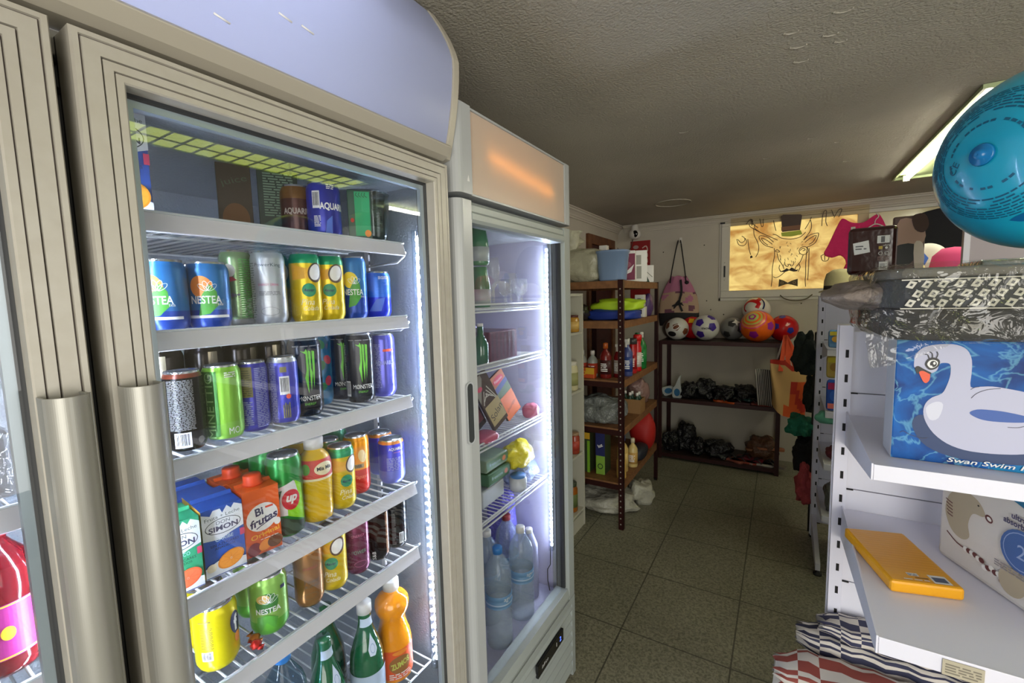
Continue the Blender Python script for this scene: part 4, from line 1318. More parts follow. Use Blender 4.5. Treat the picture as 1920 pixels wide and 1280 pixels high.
wb = bottle('clear plastic water bottle lying low behind the lowest rail', 'water_bottle', wprof, wat, deco=lambda d: d.rect(-.13, .13, .11, .15, M('faint_blue_label', (110, 156, 200), .4)), cap=(.016, .262, .28), cap_col=M('blue_cap', (40, 120, 190), .4))
place(wb, -.866, .470, z, -20)

# --- behind the left door: dark red soda bottles and packs
redso = M('red_soda', (92, 14, 20), .12, coat=.6)
rb = bottle('dark red soda bottle with a magenta label behind the left door', 'soda_bottle',
            [(.030, 0), (.036, .006), (.038, .018), (.036, .03), (.036, .10), (.038, .115), (.036, .135), (.028, .155), (.018, .168), (.014, .175), (.014, .185)], redso, deco=lambda d: (d.rect(-.115, .115, .026, .098, K('magenta_label', (150, 30, 110))), d.stroke([(-.115, .028), (.115, .028)], .002, K('gold_txt', (240, 176, 40))), d.stroke([(-.115, .096), (.115, .096)], .002, K('gold_txt')), d.ell(.006, .06, .007, .009, K('gold_txt'))), cap=(.0165, .18, .198), cap_col=M('red_cap', (120, 14, 20), .4))
place(rb, -.872, .112, s3, -10)
dup(rb, (-.872, .03, s3), 'dark red soda bottle further left behind the left door', F)
dup(rb, (-.955, .09, s3), 'dark red soda bottle in the second row behind the left door', F)
t = thing('snack_pack', 'dark shrink-wrapped pack behind the left door, above the red soda bottles', 'pack', (-.92, .03, SZ[2] + .003))
b = B().box(-.07, .07, -.11, .11, 0, .085, K('dark_pack', (40, 42, 44), .3))
b.build('pack_body', t, bevel=.008)
B().box(-.072, .072, -.112, .112, -.001, .087, film('crinkle_film', (225, 228, 230), .06, 1.5, 28, .7)).build('wrapping_film', t, bevel=.008)
from mathutils import noise
def smooth(pts, n=4, closed=True):
    out = []
    m = len(pts)
    for i in range(m if closed else m - 1):
        g = lambda k: pts[k % m] if closed else pts[max(0, min(m - 1, k))]
        p0, p1, p2, p3 = g(i - 1), g(i), g(i + 1), g(i + 2)
        for k in range(n):
            t = k / n
            out.append(tuple(.5 * (2 * p1[a] + (p2[a] - p0[a]) * t + (2 * p0[a] - 5 * p1[a] + 4 * p2[a] - p3[a]) * t * t + (3 * p1[a] - p0[a] - 3 * p2[a] + p3[a]) * t ** 3) for a in range(len(p1))))
    if not closed: out.append(tuple(pts[-1]))
    return out
def blob(b, c, size, mat, seed=1, sq=2.0, amp=.12, freq=4.0, nu=28, nv=18, flat=True, T=None, matf=None):
    """soft lumpy body: super-ellipsoid with folds; flat = bottom pressed level"""
    c = Vector(c)
    def fn(u, v):
        a, e = 2 * PI * u, -PI / 2 + PI * v
        sg = lambda q, p: math.copysign(abs(q) ** p, q)
        k = 2 / sq
        x, y, z = sg(math.cos(e), k) * sg(math.cos(a), k), sg(math.cos(e), k) * sg(math.sin(a), k), sg(math.sin(e), k)
        aa = math.cos(2 * PI * u); bb = math.sin(2 * PI * u)
        q = Vector((aa * math.cos(e), bb * math.cos(e), math.sin(e))) * freq / 2 + Vector((seed * 7.3, seed * 3.1, seed))
        f = 1 + amp * noise.noise(q * .6) * 1.3 + amp * .28 * noise.noise(q * 1.5)
        p = Vector((x * size[0] * f, y * size[1] * f, z * size[2] * f))
        if flat and p.z < -size[2] * .8: p.z = -size[2] * .8
        return c + p
    return b.grid(fn, nu, nv, mat, matf=matf, T=T)

# ------------------------------------------------------------------ white bookcase on the left wall
wlam = M('white_laminate', (186, 184, 168), .5)
t = thing('bookcase', 'narrow white open bookcase between the slim fridge and the brown metal rack', 'bookcase', (-1.36, 2.3, 0))
bx0, bx1, by0, by1, bz = -1.56, -1.175, 1.75, 2.875, 1.655
for y in (by0, by1 - .018): B().box(bx0, bx1, y, y + .018, 0, bz, wlam).build('side_panel', t, world=True, bevel=.001)
B().box(bx0, bx1, by0 + .018, by1 - .018, bz - .018, bz, wlam).build('top_panel', t, world=True)
B().box(bx0, bx0 + .006, by0 + .018, by1 - .018, .0, bz - .018, wlam).build('back_panel', t, world=True)
B().box(bx1 - .018, bx1 - .004, by0 + .018, by1 - .018, 0, .10, wlam).build('plinth', t, world=True)
BK = (1.395, .995, .545, .13)
for z in BK: B().box(bx0 + .006, bx1 - .004, by0 + .018, by1 - .018, z - .016, z, wlam).build('shelf', t, world=True)
# goods in it
def jar(label, x, y, z, r, h, col, lidc, name='food_jar', lab=None, cat='jar'):
    t = thing(name, label, cat, (x, y, z))
    b = B().lathe([(0, .001), (r * .9, .001), (r, .008), (r, h * .78), (r * .82, h * .86), (r * .8, h * .88), (0, h * .88)], 20, M('jar_' + name + str(col[0]) + str(col[1]), col, .2))
    b.build('jar_body', t)
    if lab: B().lathe([(r + .0006, h * .18), (r + .0006, h * .62)], 20, K('lab%d_%d' % (lab[0], lab[1]), lab)).build('label', t)
    B().lathe([(r * .84, h * .87), (r * .87, h * .88), (r * .87, h * .99), (0, h)], 20, M('lid%d' % lidc[0], lidc, .4)).build('jar_lid', t)
    return t
jar('yellow and brown food tub on the top shelf of the white bookcase', -1.215, 2.79, 1.395, .042, .115, (176, 130, 50), (84, 34, 24), 'food_tub', (206, 168, 90))
jar('cream labelled tub on the second shelf of the white bookcase', -1.23, 2.78, .995, .048, .20, (196, 188, 150), (200, 196, 180), 'snack_tub', (150, 150, 96))
jar('red labelled small tin on the third shelf of the white bookcase', -1.215, 2.79, .545, .036, .15, (150, 60, 40), (150, 120, 90), 'food_tin', (170, 60, 44), 'tin')
jar('amber sauce jar with a dark lid on the bottom shelf of the bookcase', -1.235, 2.77, .13, .044, .21, (150, 84, 20), (50, 60, 40), 'sauce_jar', (96, 110, 60))

# ------------------------------------------------------------------ brown metal rack
rmet = M('maroon_angle_iron', (50, 16, 15), .4, .3)
rhole = M('rack_hole_light', (150, 146, 134), .7)
rboard = M('chipboard_shelf', (132, 90, 52), .6, var=(30, (112, 74, 42)))
def slotted_leg(t, x, y, z1, sx, sy, holes=True, w=.035, m=None, hm=None, pitch=.042, hmax=9):
    """L-profile upright; sx, sy point from the corner into the rack"""
    m = m or rmet
    b = B()
    th = .002
    x0, x1 = sorted((x, x + sx * w)); y0, y1 = sorted((y, y + sy * w))
    b.box(x0, x1, *(sorted((y, y + sy * th))), 0, z1, m)
    b.box(*(sorted((x, x + sx * th))), y0, y1, 0, z1, m)
    k = 0
    z = .04
    while holes and z < z1 - .02:
        b.lathe([(.0055, 0), (.0055, .0006), (0, .0006)], 8, hm or rhole, T=Matrix.Translation((x + sx * w * .55, y - sy * .0004, z)) @ Matrix.Rotation(R(90 if sy > 0 else -90), 4, 'X'))
        z += pitch
    b.lathe([(.012, 0), (.012, .012), (0, .012)], 8, M('black_plastic'), (x + sx * w / 2, y + sy * w / 2, 0))
    return b.build('upright', t, world=True)
rx0, rx1, ry0, ry1 = -1.50, -.905, 2.905, 3.905
t = RACK = thing('metal_rack', 'maroon slotted-angle rack with chipboard shelves beside the white bookcase', 'rack', (-1.2, 3.4, 0))
for (x, y, sx, sy) in ((rx0, ry0, 1, 1), (rx1, ry0, -1, 1), (rx0, ry1, 1, -1), (rx1, ry1, -1, -1)):
    slotted_leg(t, x, y, 1.74, sx, sy, holes=True)
RZ = (1.735, 1.462, 1.055, .722, .334)
for z in RZ:
    b = B().box(rx0 + .004, rx1 - .004, ry0 + .004, ry1 - .004, z - .012, z, rboard)
    o = b.build('shelf_board', t, world=True)
    c = B()
    for (a, e) in ((ry0 + .003, ry0 + .005), (ry1 - .005, ry1 - .003)): c.box(rx0 + .004, rx1 - .004, a, e, z - .05, z - .012, rboard if z > 1.4 else rmet)
    for (a, e) in ((rx0 + .003, rx0 + .005), (rx1 - .005, rx1 - .003)): c.box(a, e, ry0 + .004, ry1 - .004, z - .05, z - .012, rboard)
    c.build('shelf_rim', o, world=True)

def soft(name, label, cat, x, y, z, size, mat, seed=1, sq=2.6, amp=.12, freq=4, rz=0, extra=None, group=None, nu=28, nv=18):
    """thing made of one soft lumpy mesh resting on z"""
    b = B()
    blob(b, (0, 0, size[2] * .8), size, mat, seed, sq, amp, freq, nu, nv)
    if extra: extra(b)
    o = b.build(name)
    o.location = (x, y, z); o.rotation_euler = (0, 0, rz)
    return setp(o, label, cat, group)
def packet(name, label, cat, x, y, z, w, d, h, front, side, deco=None, rz=0, bevel=.004, top=None, tilt=0, group=None):
    """soft-cornered pack, printed front towards -y"""
    t = thing(name, label, cat, (x, y, z), rz, group)
    if tilt: t.rotation_euler = (tilt, 0, rz)
    b = B()
    v = [(-w / 2, 0, 0), (w / 2, 0, 0), (w / 2, d, 0), (-w / 2, d, 0), (-w / 2, 0, h), (w / 2, 0, h), (w / 2, d, h), (-w / 2, d, h)]
    b.add(v, [(0, 3, 2, 1), (4, 5, 6, 7), (0, 1, 5, 4), (1, 2, 6, 5), (2, 3, 7, 6), (3, 0, 4, 7)], [side, top or side, front, side, side, side])
    b.build('pack_body', t, bevel=bevel)
    if deco:
        c = B()
        deco(Dec(c, plane_fn((0, 0, 0), (1, 0, 0), (0, 0, 1)), step=0, lift=.0006, d=.0002), w, h)
        c.build('printed_front', t)
    return t
def spray(name, label, x, y, z, r, h, col, lab, capc, rz=0, cat='bottle', neck=.35, trig=False, group=None):
    t = thing(name, label, cat, (x, y, z), rz, group)
    B().lathe([(0, 0), (r * .95, 0), (r, .006), (r, h * .62), (r * .75, h * .72), (r * neck, h * .80), (r * neck, h * .85), (0, h * .85)], 20, M('pl%d_%d_%d' % col, col, .3)).build('bottle_body', t)
    if lab:
        lb = B().lathe([(r + .0006, h * .12), (r + .0006, h * .52)], 20, K('wrap%d_%d_%d' % lab, lab))
        Dec(lb, cyl_fn(r + .0008), step=.006).lines(-r * .7, r * .7, h * .2, h * .45, 5, wt, 2)
        lb.build('label', t)
    c = B().lathe([(r * neck * 1.25, h * .84), (r * neck * 1.25, h * .98), (r * neck, h), (0, h)], 16, M('cp%d_%d_%d' % capc, capc, .4))
    if trig:
        c.box(-r * .3, r * .3, -r * 1.3, r * .5, h * .92, h * 1.0, M('cp%d_%d_%d' % capc))
        c.box(-r * .15, r * .15, -r * .95, -r * .7, h * .78, h * .92, M('cp%d_%d_%d' % capc))
    c.build('bottle_cap', t)
    return t
# top of the rack
bagm = M('pale_translucent_bag', (172, 170, 146), .35, bump=(18, .8, .02))
t = thing('plastic_bag', 'large crumpled pale plastic bag at the left end of the rack top', 'bag', (-1.24, 3.02, RZ[0]))
b = B(); blob(b, (0, 0, .105), (.185, .105, .135), bagm, 3, 2.3, .22, 5, 40, 26)
b.build('bag_body', t)
B().lathe([(.07, .21), (.05, .24), (.085, .30), (.06, .34), (.09, .37)], 16, bagm, (-.10, .02, 0), wob=lambda a, z: 1 + .3 * math.sin(5 * a + z * 40)).build('bag_neck', t, solid=.002)
packet('box', 'small white carton lid peeping above the pale plastic bag', 'box', -1.14, 3.18, RZ[0] + .0, .06, .05, .27, wt, K('offw', (200, 196, 186)))
t = thing('plastic_tub', 'translucent blue plastic tub with printed label on top of the rack', 'tub', (-1.005, 3.0, RZ[0]))
blu = M('translucent_blue_tub', (120, 144, 176), .3)
rr_ = []
for k, (s_, z) in enumerate(((.82, 0), (.86, .01), (1.0, .19), (1.06, .192), (1.06, .205), (.98, .206), (.95, .198))):
    rr_.append([(px * s_, py * s_, z) for px, py in smooth([(-.085, -.07), (.085, -.07), (.085, .07), (-.085, .07)], 4)])
b = B().loft(rr_, blu)
b.build('tub_body', t)
c = B(); Dec(c, plane_fn((0, -.071, .1), (1, 0, 0), (0, -.09, 1)), step=0).rect(.0, .06, -.06, .06, K('tub_label', (150, 170, 186))).ell(.045, .0, .018, .035, K('tub_orange', (196, 150, 96))).lines(-.06, -.01, -.06, .06, 9, K('tub_ink', (70, 90, 120)), 4)
c.build('label', t)
def d_roll(d, w, h):
    d.rect(-w * .5, w * .5, .01, h * .9, K('burgundy', (122, 26, 66)))
    d.ell(w * .05, h * .84, w * .12, h * .14, K('white'))
    d.ell(w * .05, h * .84, w * .05, h * .07, K('deep_burg', (60, 14, 34)))
    d.poly([(-w * .45, h * .38), (-w * .1, h * .2), (w * .3, h * .3), (w * .45, h * .55), (w * .1, h * .36), (-w * .2, h * .42)], K('white'))
    d.ell(0, h * .55, w * .3, h * .1, K('rosy', (150, 80, 96)))
packet('tissue_pack', 'burgundy and white paper-roll pack next to the blue tub on the rack', 'pack', -.975, 3.20, RZ[0], .13, .12, .22, wt, wt, d_roll, rz=R(12))
packet('tissue_pack', 'tall plain white paper pack at the right of the burgundy one', 'pack', -.93, 3.40, RZ[0], .11, .10, .235, wt, wt, lambda d, w, h: (d.rect(-w * .4, w * .1, h * .55, h * .85, K('greyish', (150, 150, 140))), d.rect(-w * .2, w * .12, h * .1, h * .5, K('greyish'))), rz=R(20))
packet('tissue_pack', 'small white pack with green corner print, last on the rack top', 'pack', -.93, 3.62, RZ[0], .10, .09, .135, wt, wt, lambda d, w, h: (d.poly([(-w * .3, 0), (w * .2, 0), (0, h * .35)], dg), d.stroke([(-w * .3, h * .8), (w * .4, h * .3)], .006, K('greyish'))), rz=R(15))
# second level
soft('folded_garment', 'neon yellow folded garment on the second rack shelf', 'clothing', -1.03, 3.20, RZ[1] + .06, (.17, .15, .05), M('neon_yellow', (172, 206, 36), .6), 5, 3, .2, 6)
soft('folded_garment', 'royal blue folded garment under the neon yellow one on the rack', 'clothing', -1.06, 3.17, RZ[1], (.19, .16, .045), M('royal_blue_cloth', (28, 54, 140), .6), 6, 3, .15, 6)
soft('plastic_bag', 'dark bundle in clear plastic at the left of the second rack shelf', 'bag', -1.28, 3.00, RZ[1], (.09, .07, .07), M('dark_bundle', (44, 38, 34), .3), 8, 2.6, .2, 7)
packet('box', 'small white box, upper of two on the second rack shelf', 'box', -.955, 3.48, RZ[1] + .085, .07, .06, .09, wt, K('offw'), lambda d, w, h: d.rect(-w * .2, w * .2, h * .3, h * .7, K('greyish')))
packet('box', 'small white box with a dark square, lower of two on the rack', 'box', -.955, 3.48, RZ[1], .085, .07, .083, wt, K('offw'), lambda d, w, h: d.rect(-w * .1, w * .25, h * .3, h * .7, bk))
soft('plastic_bag', 'violet packet at the right end of the second rack shelf', 'bag', -.96, 3.72, RZ[1], (.05, .07, .10), M('violet_pack', (78, 56, 104), .3), 9, 2.4, .15, 5)
# third level: cleaning products
c_ = [
 ('spray', (-1.33, 3.0), .038, .25, (170, 40, 26), (190, 150, 60), (200, 80, 40), 'orange-capped bottle at the far left of the third rack shelf'),
 ('clear', (-1.245, 3.02), .036, .19, (150, 150, 140), (176, 60, 40), (190, 190, 184), 'clear bottle with red label, left of a pair on the rack'),
 ('clear2', (-1.165, 3.02), .036, .19, (146, 150, 142), (176, 60, 40), (196, 190, 184), 'clear bottle with red label, right of a pair on the rack'),
 ('red', (-1.06, 3.00), .040, .25, (110, 24, 20), (60, 20, 22), (170, 84, 30), 'dark red bottle with orange top left of the rack upright'),
 ('spr', (-.985, 3.06), .034, .24, (120, 20, 24), (180, 170, 160), (210, 206, 200), 'dark red spray bottle with white trigger beside the rack upright'),
 ('blue', (-.945, 3.14), .036, .27, (60, 70, 120), (40, 60, 120), (196, 196, 190), 'blue and silver spray bottle with white nozzle on the rack'),
 ('can1', (-.945, 3.27), .030, .26, (170, 20, 22), (150, 20, 20), (60, 56, 54), 'red aerosol can with grey top, left of two on the rack'),
 ('can2', (-.94, 3.38), .030, .28, (190, 22, 24), (200, 190, 180), (200, 30, 28), 'red aerosol can with red cap, right of two on the rack'),
 ('green', (-.95, 3.52), .042, .29, (20, 110, 44), (24, 130, 60), (200, 200, 190), 'tall green bottle with pale cap at the right of the rack'),
 ('green2', (-1.02, 3.66), .045, .27, (18, 90, 40), (20, 100, 50), (30, 120, 60), 'broad green bottle near the far rack upright'),
]
for (k, p, r, h, c1_, lb_, cp_, lab) in c_:
    spray('cleaning_bottle' if 'can' not in k else 'aerosol_can', lab, p[0], p[1], RZ[2], r, h, c1_, lb_, cp_, cat='bottle' if 'can' not in k else 'spray can', trig=k in ('spr', 'spray', 'blue'), neck=.35 if 'can' not in k else .85)
packet('box', 'orange and yellow box in front of the clear bottles on the rack', 'box', -1.20, 2.93, RZ[2], .16, .05, .075, K('boxorange', (186, 74, 24)), K('boxorange'), lambda d, w, h: (d.rect(w * .1, w * .5, h * .4, h, K('boxyellow', (206, 160, 40))), d.text('ORO', .03, -w * .15, h * .5, K('boxyellow'), bold=.04)))
# fourth level
soft('plastic_bag', 'clear bag of grey items on the fourth rack shelf', 'bag', -1.12, 3.05, RZ[3], (.19, .11, .11), M('grey_film_bag', (112, 116, 112), .22, bump=(22, 1.0, .03)), 12, 2.4, .25, 7, nu=40, nv=24)
t = thing('cardboard_box', 'open brown cardboard box of small bottles on the fourth rack shelf', 'box', (-1.0, 3.42, RZ[3]))
cdb = M('brown_cardboard', (140, 104, 62), .7)
b = B().box(-.09, .09, -.07, .07, 0, .004, cdb)
for q in ((-.09, .09, -.07, -.066), (-.09, .09, .066, .07), (-.09, -.086, -.066, .066), (.086, .09, -.066, .066)): b.box(*q, .004, .11, cdb)
b.build('box_walls', t)
for i in range(3):
    for j in range(2):
        q = thing('small_bottle', 'little dark green bottle in the cardboard box, %s row, %s' % (('front', 'back')[j], ('left', 'middle', 'right')[i]), 'bottle', (-1.055 + i * .055, 3.39 + j * .055, RZ[3] + .005), group='little bottles in the cardboard box')
        B().lathe([(0, 0), (.02, 0), (.022, .01), (.022, .10), (.01, .12), (.01, .13), (0, .13)], 12, M('dk_green_pl', (30, 60, 44), .3)).build('bottle_body', q)
        B().lathe([(.011, .128), (.011, .15), (0, .152)], 12, wp).build('bottle_cap', q)
t = soft('plastic_bag', 'pinkish clear bag lying on top behind the cardboard box', 'bag', -1.03, 3.72, RZ[3], (.09, .10, .12), M('pink_film_bag', (140, 110, 104), .25, bump=(20, .9, .03)), 14, 2.4, .2, 6)
# fifth level
packet('detergent_box', 'green box with a yellow lid and blue oval on the bottom rack shelf', 'box', -1.26, 3.0, RZ[4], .15, .12, .30, K('olive_box', (52, 64, 36)), K('olive_box'), lambda d, w, h: (d.rect(-w * .5, w * .5, h * .84, h, K('boxyellow')), d.rect(w * .36, w * .5, 0, h * .8, K('lime_print', (120, 170, 40)))))
packet('detergent_box', 'white and green box with a blue oval logo beside the green box', 'box', -1.105, 3.0, RZ[4], .07, .13, .31, K('limebox', (128, 170, 60)), K('olive_box'), lambda d, w, h: (d.rect(-w * .5, w * .5, h * .45, h, K('navybox', (30, 36, 90))), d.text('luz', .025, 0, h * .7, wt, bold=.03, rot=.5), d.ring(0, h * .2, w * .25, w * .25, .006, dg)))
spray('cleaning_bottle', 'blue-capped cream bottle on the bottom rack shelf', -.985, 3.15, RZ[4], .040, .27, (190, 160, 90), (200, 170, 100), (30, 90, 170))
spray('cleaning_bottle', 'cream bottle with an amber cap nearest the rack upright', -.955, 3.02, RZ[4], .034, .20, (196, 160, 84), None, (180, 130, 50))
spray('cleaning_bottle', 'cream bottle with a pale cap behind the amber-capped one', -.945, 3.27, RZ[4], .036, .22, (200, 176, 112), (190, 150, 80), (200, 190, 160))
soft('shoe', 'dark shoe-like item with white edge at the end of the bottom rack shelf', 'shoe', -.95, 3.48, RZ[4], (.06, .12, .06), M('dark_navy_cloth', (26, 28, 36), .6), 3, 2.4, .1, 3)
soft('folded_cloth', 'bright red folded cloth hanging over the rack end by the floor shelves', 'cloth', -.99, 3.74, RZ[4], (.10, .11, .18), M('signal_red_cloth', (168, 24, 18), .6), 4, 2.2, .18, 3)
soft('plastic_bag', 'white plastic bag on the floor under the rack', 'bag', -1.16, 3.22, 0, (.26, .20, .075), M('white_bag', (168, 166, 150), .4, bump=(14, .9, .03)), 22, 2.2, .25, 6, nu=44, nv=22)
t = soft('plastic_bag', 'white bag corner sticking out past the rack upright on the floor', 'bag', -.93, 3.42, 0.0, (.10, .12, .10), M('white_bag'), 23, 2.0, .3, 6)

# ------------------------------------------------------------------ low rack along the back wall (balls)
sx0, sx1, sy0, sy1 = -1.03, .012, 4.45, 4.87
t = BRACK = thing('metal_rack', 'low maroon rack with three boards under the window holding balls', 'rack', (-.5, 4.66, 0))
for (x, y, a, c) in ((sx0, sy0, 1, 1), (sx1, sy0, -1, 1), (sx0, sy1, 1, -1), (sx1, sy1, -1, -1)):
    slotted_leg(t, x, y, 1.18, a, c, holes=False)
dkb = M('dark_board', (46, 32, 26), .5)
SB = (1.185, .615, .06)
for z in SB:
    o = B().box(sx0 + .003, sx1 - .003, sy0 + .004, sy1 - .004, z - .012, z, dkb).build('shelf_board', t, world=True)
    B().box(sx0 + .003, sx1 - .003, sy0 + .001, sy0 + .004, z - .035, z + .001, rmet).build('shelf_rim', o, world=True)
# balls
def ball(label, x, y, r, mats, deco=None, zb=SB[0], name='football', base=None, rot=0):
    t = thing(name, label, 'ball', (x, y, zb), rot)
    b = B()
    def fn(u, v):
        a, e = 2 * PI * u, -PI / 2 + PI * v
        return Vector((r * math.cos(e) * math.cos(a), r * math.cos(e) * math.sin(a), r + r * math.sin(e)))
    b.grid(fn, 40, 24, mats)
    if deco: deco(b, r)
    b.build('ball_body', t)
    return t
def pent(b, r, dirs, mat, size=.30, rot=0, rings=None):
    for i, n in enumerate(dirs):
        d = Dec(b, ball_fn((0, 0, r), n, (0, 0, 1), r), step=.012, both=True, lift=.0006)
        pts = [(size * r * math.cos(2 * PI * k / 5 + rot + i), size * r * math.sin(2 * PI * k / 5 + rot + i)) for k in range(5)]
        if rings:
            for s_, m in rings: d.poly([(p[0] * s_, p[1] * s_) for p in pts], m)
        d.poly(pts, mat if not isinstance(mat, list) else mat[i % len(mat)])
vb = K('violet_pent', (58, 30, 140))
def dk_madrid(b, r):
    pent(b, r, [(-.35, -.85, .48), (.62, -.8, .12), (-.28, -.85, -.5), (-.95, .1, .1), (.5, -.3, .9), (0.1, .2, 1)], vb, .37)
    Dec(b, ball_fn((0, 0, r), (.18, -1, .0), (0, 0, 1), r), step=.012, both=True, lift=.0008).text('MADRID', .017, 0, 0, bk, bold=.04, rot=PI, w=.09)
ball('white football with violet pentagons and upside-down lettering on the rack', -.625, 4.60, .122, M('ball_white', (206, 206, 200), .25), dk_madrid)
def dk_multi(b, r):
    d = Dec(b, ball_fn((0, 0, r), (-.25, -.72, .62), (0, 0, 1), r), step=.012, both=True, lift=.0006)
    for k, c in enumerate([(255, 110, 20), (236, 60, 130), (240, 150, 60), (226, 96, 60), (196, 190, 90), (240, 110, 30), (180, 196, 110), (246, 120, 40)]):
        s_ = r * (1.25 - .145 * k)
        if k == 0: continue
        d.ell(0, 0, s_, s_ * .92, M('swirl%d' % k, c, .3), n=36)
    pm = M('magenta_pent', (160, 24, 150), .3)
    d.poly([(r * .24 * math.cos(2 * PI * k / 5 + .3), r * .24 * math.sin(2 * PI * k / 5 + .3)) for k in range(5)], pm)
    d.ell(0, 0, r * .12, r * .12, M('swirl6', (180, 196, 110)))
    pent(b, r, [(.75, -.6, .05), (-.15, -.85, -.5), (-.95, -.25, -.05), (.3, 0, .95)], pm, .30)
ball('orange and pink swirl football with purple pentagons, biggest on the rack', -.19, 4.585, .142, M('ball_orange', (240, 104, 24), .25), dk_multi)
rd_ = M('ball_red', (186, 20, 26), .2)
ball('red football with dark blue spots at the right end of the rack', .015, 4.68, .118, rd_, lambda b, r: pent(b, r, [(-.1, -.4, .9), (.45, -.85, -.1), (-.5, -.85, .2), (-.7, -.2, -.6), (.9, .1, .4)], M('ball_blue', (26, 40, 150), .25), .27))
def dk_volley(b, r):
    d = Dec(b, ball_fn((0, 0, r), (-.2, -.8, .55), (0, 0, 1), r), step=.012, both=True, lift=.0006)
    red = M('volley_red', (190, 24, 30), .25); nv = M('volley_navy', (30, 40, 80), .25)
    d.stroke(smooth([(-.11, -.02), (-.06, .03), (.0, .03), (.05, .0), (.04, -.05)], 3, False), .042, red)
    d.stroke(smooth([(.02, .02), (.05, .07), (.04, .11)], 3, False), .042, red)
    d.stroke(smooth([(-.10, -.02), (-.11, -.06), (-.08, -.10)], 3, False), .032, red)
    d.stroke(smooth([(.06, .10), (.10, .05), (.12, .0), (.12, -.06)], 3, False), .030, nv)
    d.stroke(smooth([(-.03, .11), (.02, .12), (.06, .11)], 3, False), .02, nv)
ball('red, white and navy volleyball resting on top of the other balls', -.205, 4.73, .118, M('ball_cream', (210, 206, 196), .25), dk_volley, zb=SB[0] + .165, name='volleyball')
def dk_bw(b, r):
    pent(b, r, [(.0, -.85, .5), (.7, -.7, .0), (-.4, -.8, -.45)], M('graphite_pent', (46, 46, 48), .3), .36)
    Dec(b, ball_fn((0, 0, r), (.35, -.7, .62), (0, 0, 1), r), step=.012, both=True, lift=.0009).poly([(q * r * .4 * math.cos(k * PI / 4), q * r * .4 * math.sin(k * PI / 4)) for k, q in enumerate([1, .4] * 4)], wt)
ball('grey and white patterned football squeezed between the white and orange ones', -.40, 4.70, .108, M('ball_grey', (120, 120, 120), .3), dk_bw)
def dk_red2(b, r):
    d = Dec(b, ball_fn((0, 0, r), (.0, -.9, .5), (0, 0, 1), r), step=.012, both=True, lift=.0006)
    d.rect(-.02, .03, .0, .06, M('ball_yellow', (226, 180, 30), .3)); d.rect(-.08, -.03, -.06, -.01, M('ball_yellow'))
ball('red football with yellow patches behind the white one', -.765, 4.72, .112, rd_, dk_red2)
def dk_brown(b, r):
    pent(b, r, [(.1, -.95, .2), (-.7, -.6, .3), (.8, -.5, -.2)], M('ball_brown', (110, 60, 36), .3), .36)
    Dec(b, ball_fn((0, 0, r), (-.3, -.9, -.45), (0, 0, 1), r), step=.012, both=True, lift=.0006).ell(0, 0, .045, .03, bk)
    Dec(b, ball_fn((0, 0, r), (.1, -.95, .2), (0, 0, 1), r), step=.012, both=True, lift=.0012).ring(0, 0, .035, .02, .006, wt, .5)
ball('brown and white football at the left of the ball rack', -.885, 4.59, .110, M('ball_white'), dk_brown)
ball('dark patterned football in shadow at the left end of the ball rack', -1.0 + .04, 4.74, .100, M('ball_dark', (52, 38, 34), .4), None)
# middle board: wrapped sandals and flat bottles
def flatbottle(label, x, y, z, lean):
    t = thing('hose_nozzle_bottle', label, 'bottle', (x, y, z), lean)
    b = B()
    out = smooth([(-.035, .0), (-.045, .04), (-.04, .09), (-.015, .13), (.0, .17), (.02, .215), (.035, .22), (.03, .19), (.03, .13), (.04, .09), (.045, .04), (.035, 0)], 3)
    b.prism(out, 'y', -.018, .018, M('white_flask', (176, 182, 180), .4))
    b.build('bottle_body', t, bevel=.005)
    c = B(); Dec(c, plane_fn((0, -.0185, 0), (1, 0, 0), (0, 0, 1)), step=0).ell(0, .055, .028, .038, K('flask_blue', (30, 96, 140)))
    c.build('label', t)
    t.name = 'shampoo_flask'
    return t
flatbottle('white flask with a blue label standing on the middle board', -.865, 4.53, SB[1], 0)
f2_ = flatbottle('white flask with blue label lying tilted at the left end of the board', -.975, 4.58, SB[1] + .035, 0)
f2_.rotation_euler = (0, R(70), 0); f2_.location.x = -1.01
blackpl = M('black_glossy_pack', (22, 22, 24), .18, bump=(26, 1.0, .03))
def sandal(label, x, y, z, rz, col, tilt=0, group=None, L=.25):
    """flip-flop: thick sole with a foot outline and a V strap"""
    t = thing('flip_flop', label, 'sandal', (x, y, z), 0, group)
    t.rotation_euler = (tilt, 0, rz)
    out = smooth([(-.03, -L / 2), (-.038, -L * .3), (-.03, 0), (-.045, L * .25), (-.03, L * .46), (.005, L * .5), (.035, L * .42), (.044, L * .2), (.032, -L * .05), (.036, -L * .32), (.025, -L / 2)], 3)
    m = M('sole%d_%d' % col[:2], col, .5)
    B().prism(out, 'z', 0, .018, m).build('sole', t, bevel=.003)
    s_ = B().tube(smooth([(-.034, -.02, .018), (-.024, .02, .05), (.0, L * .3, .02)], 4, False), .006, M('strap_dark', (28, 26, 26), .4), 6)
    s_.tube(smooth([(.034, -.02, .018), (.026, .02, .05), (.0, L * .3, .02)], 4, False), .006, M('strap_dark'), 6)
    s_.build('strap', t)
    return t
rd = random.Random(11)
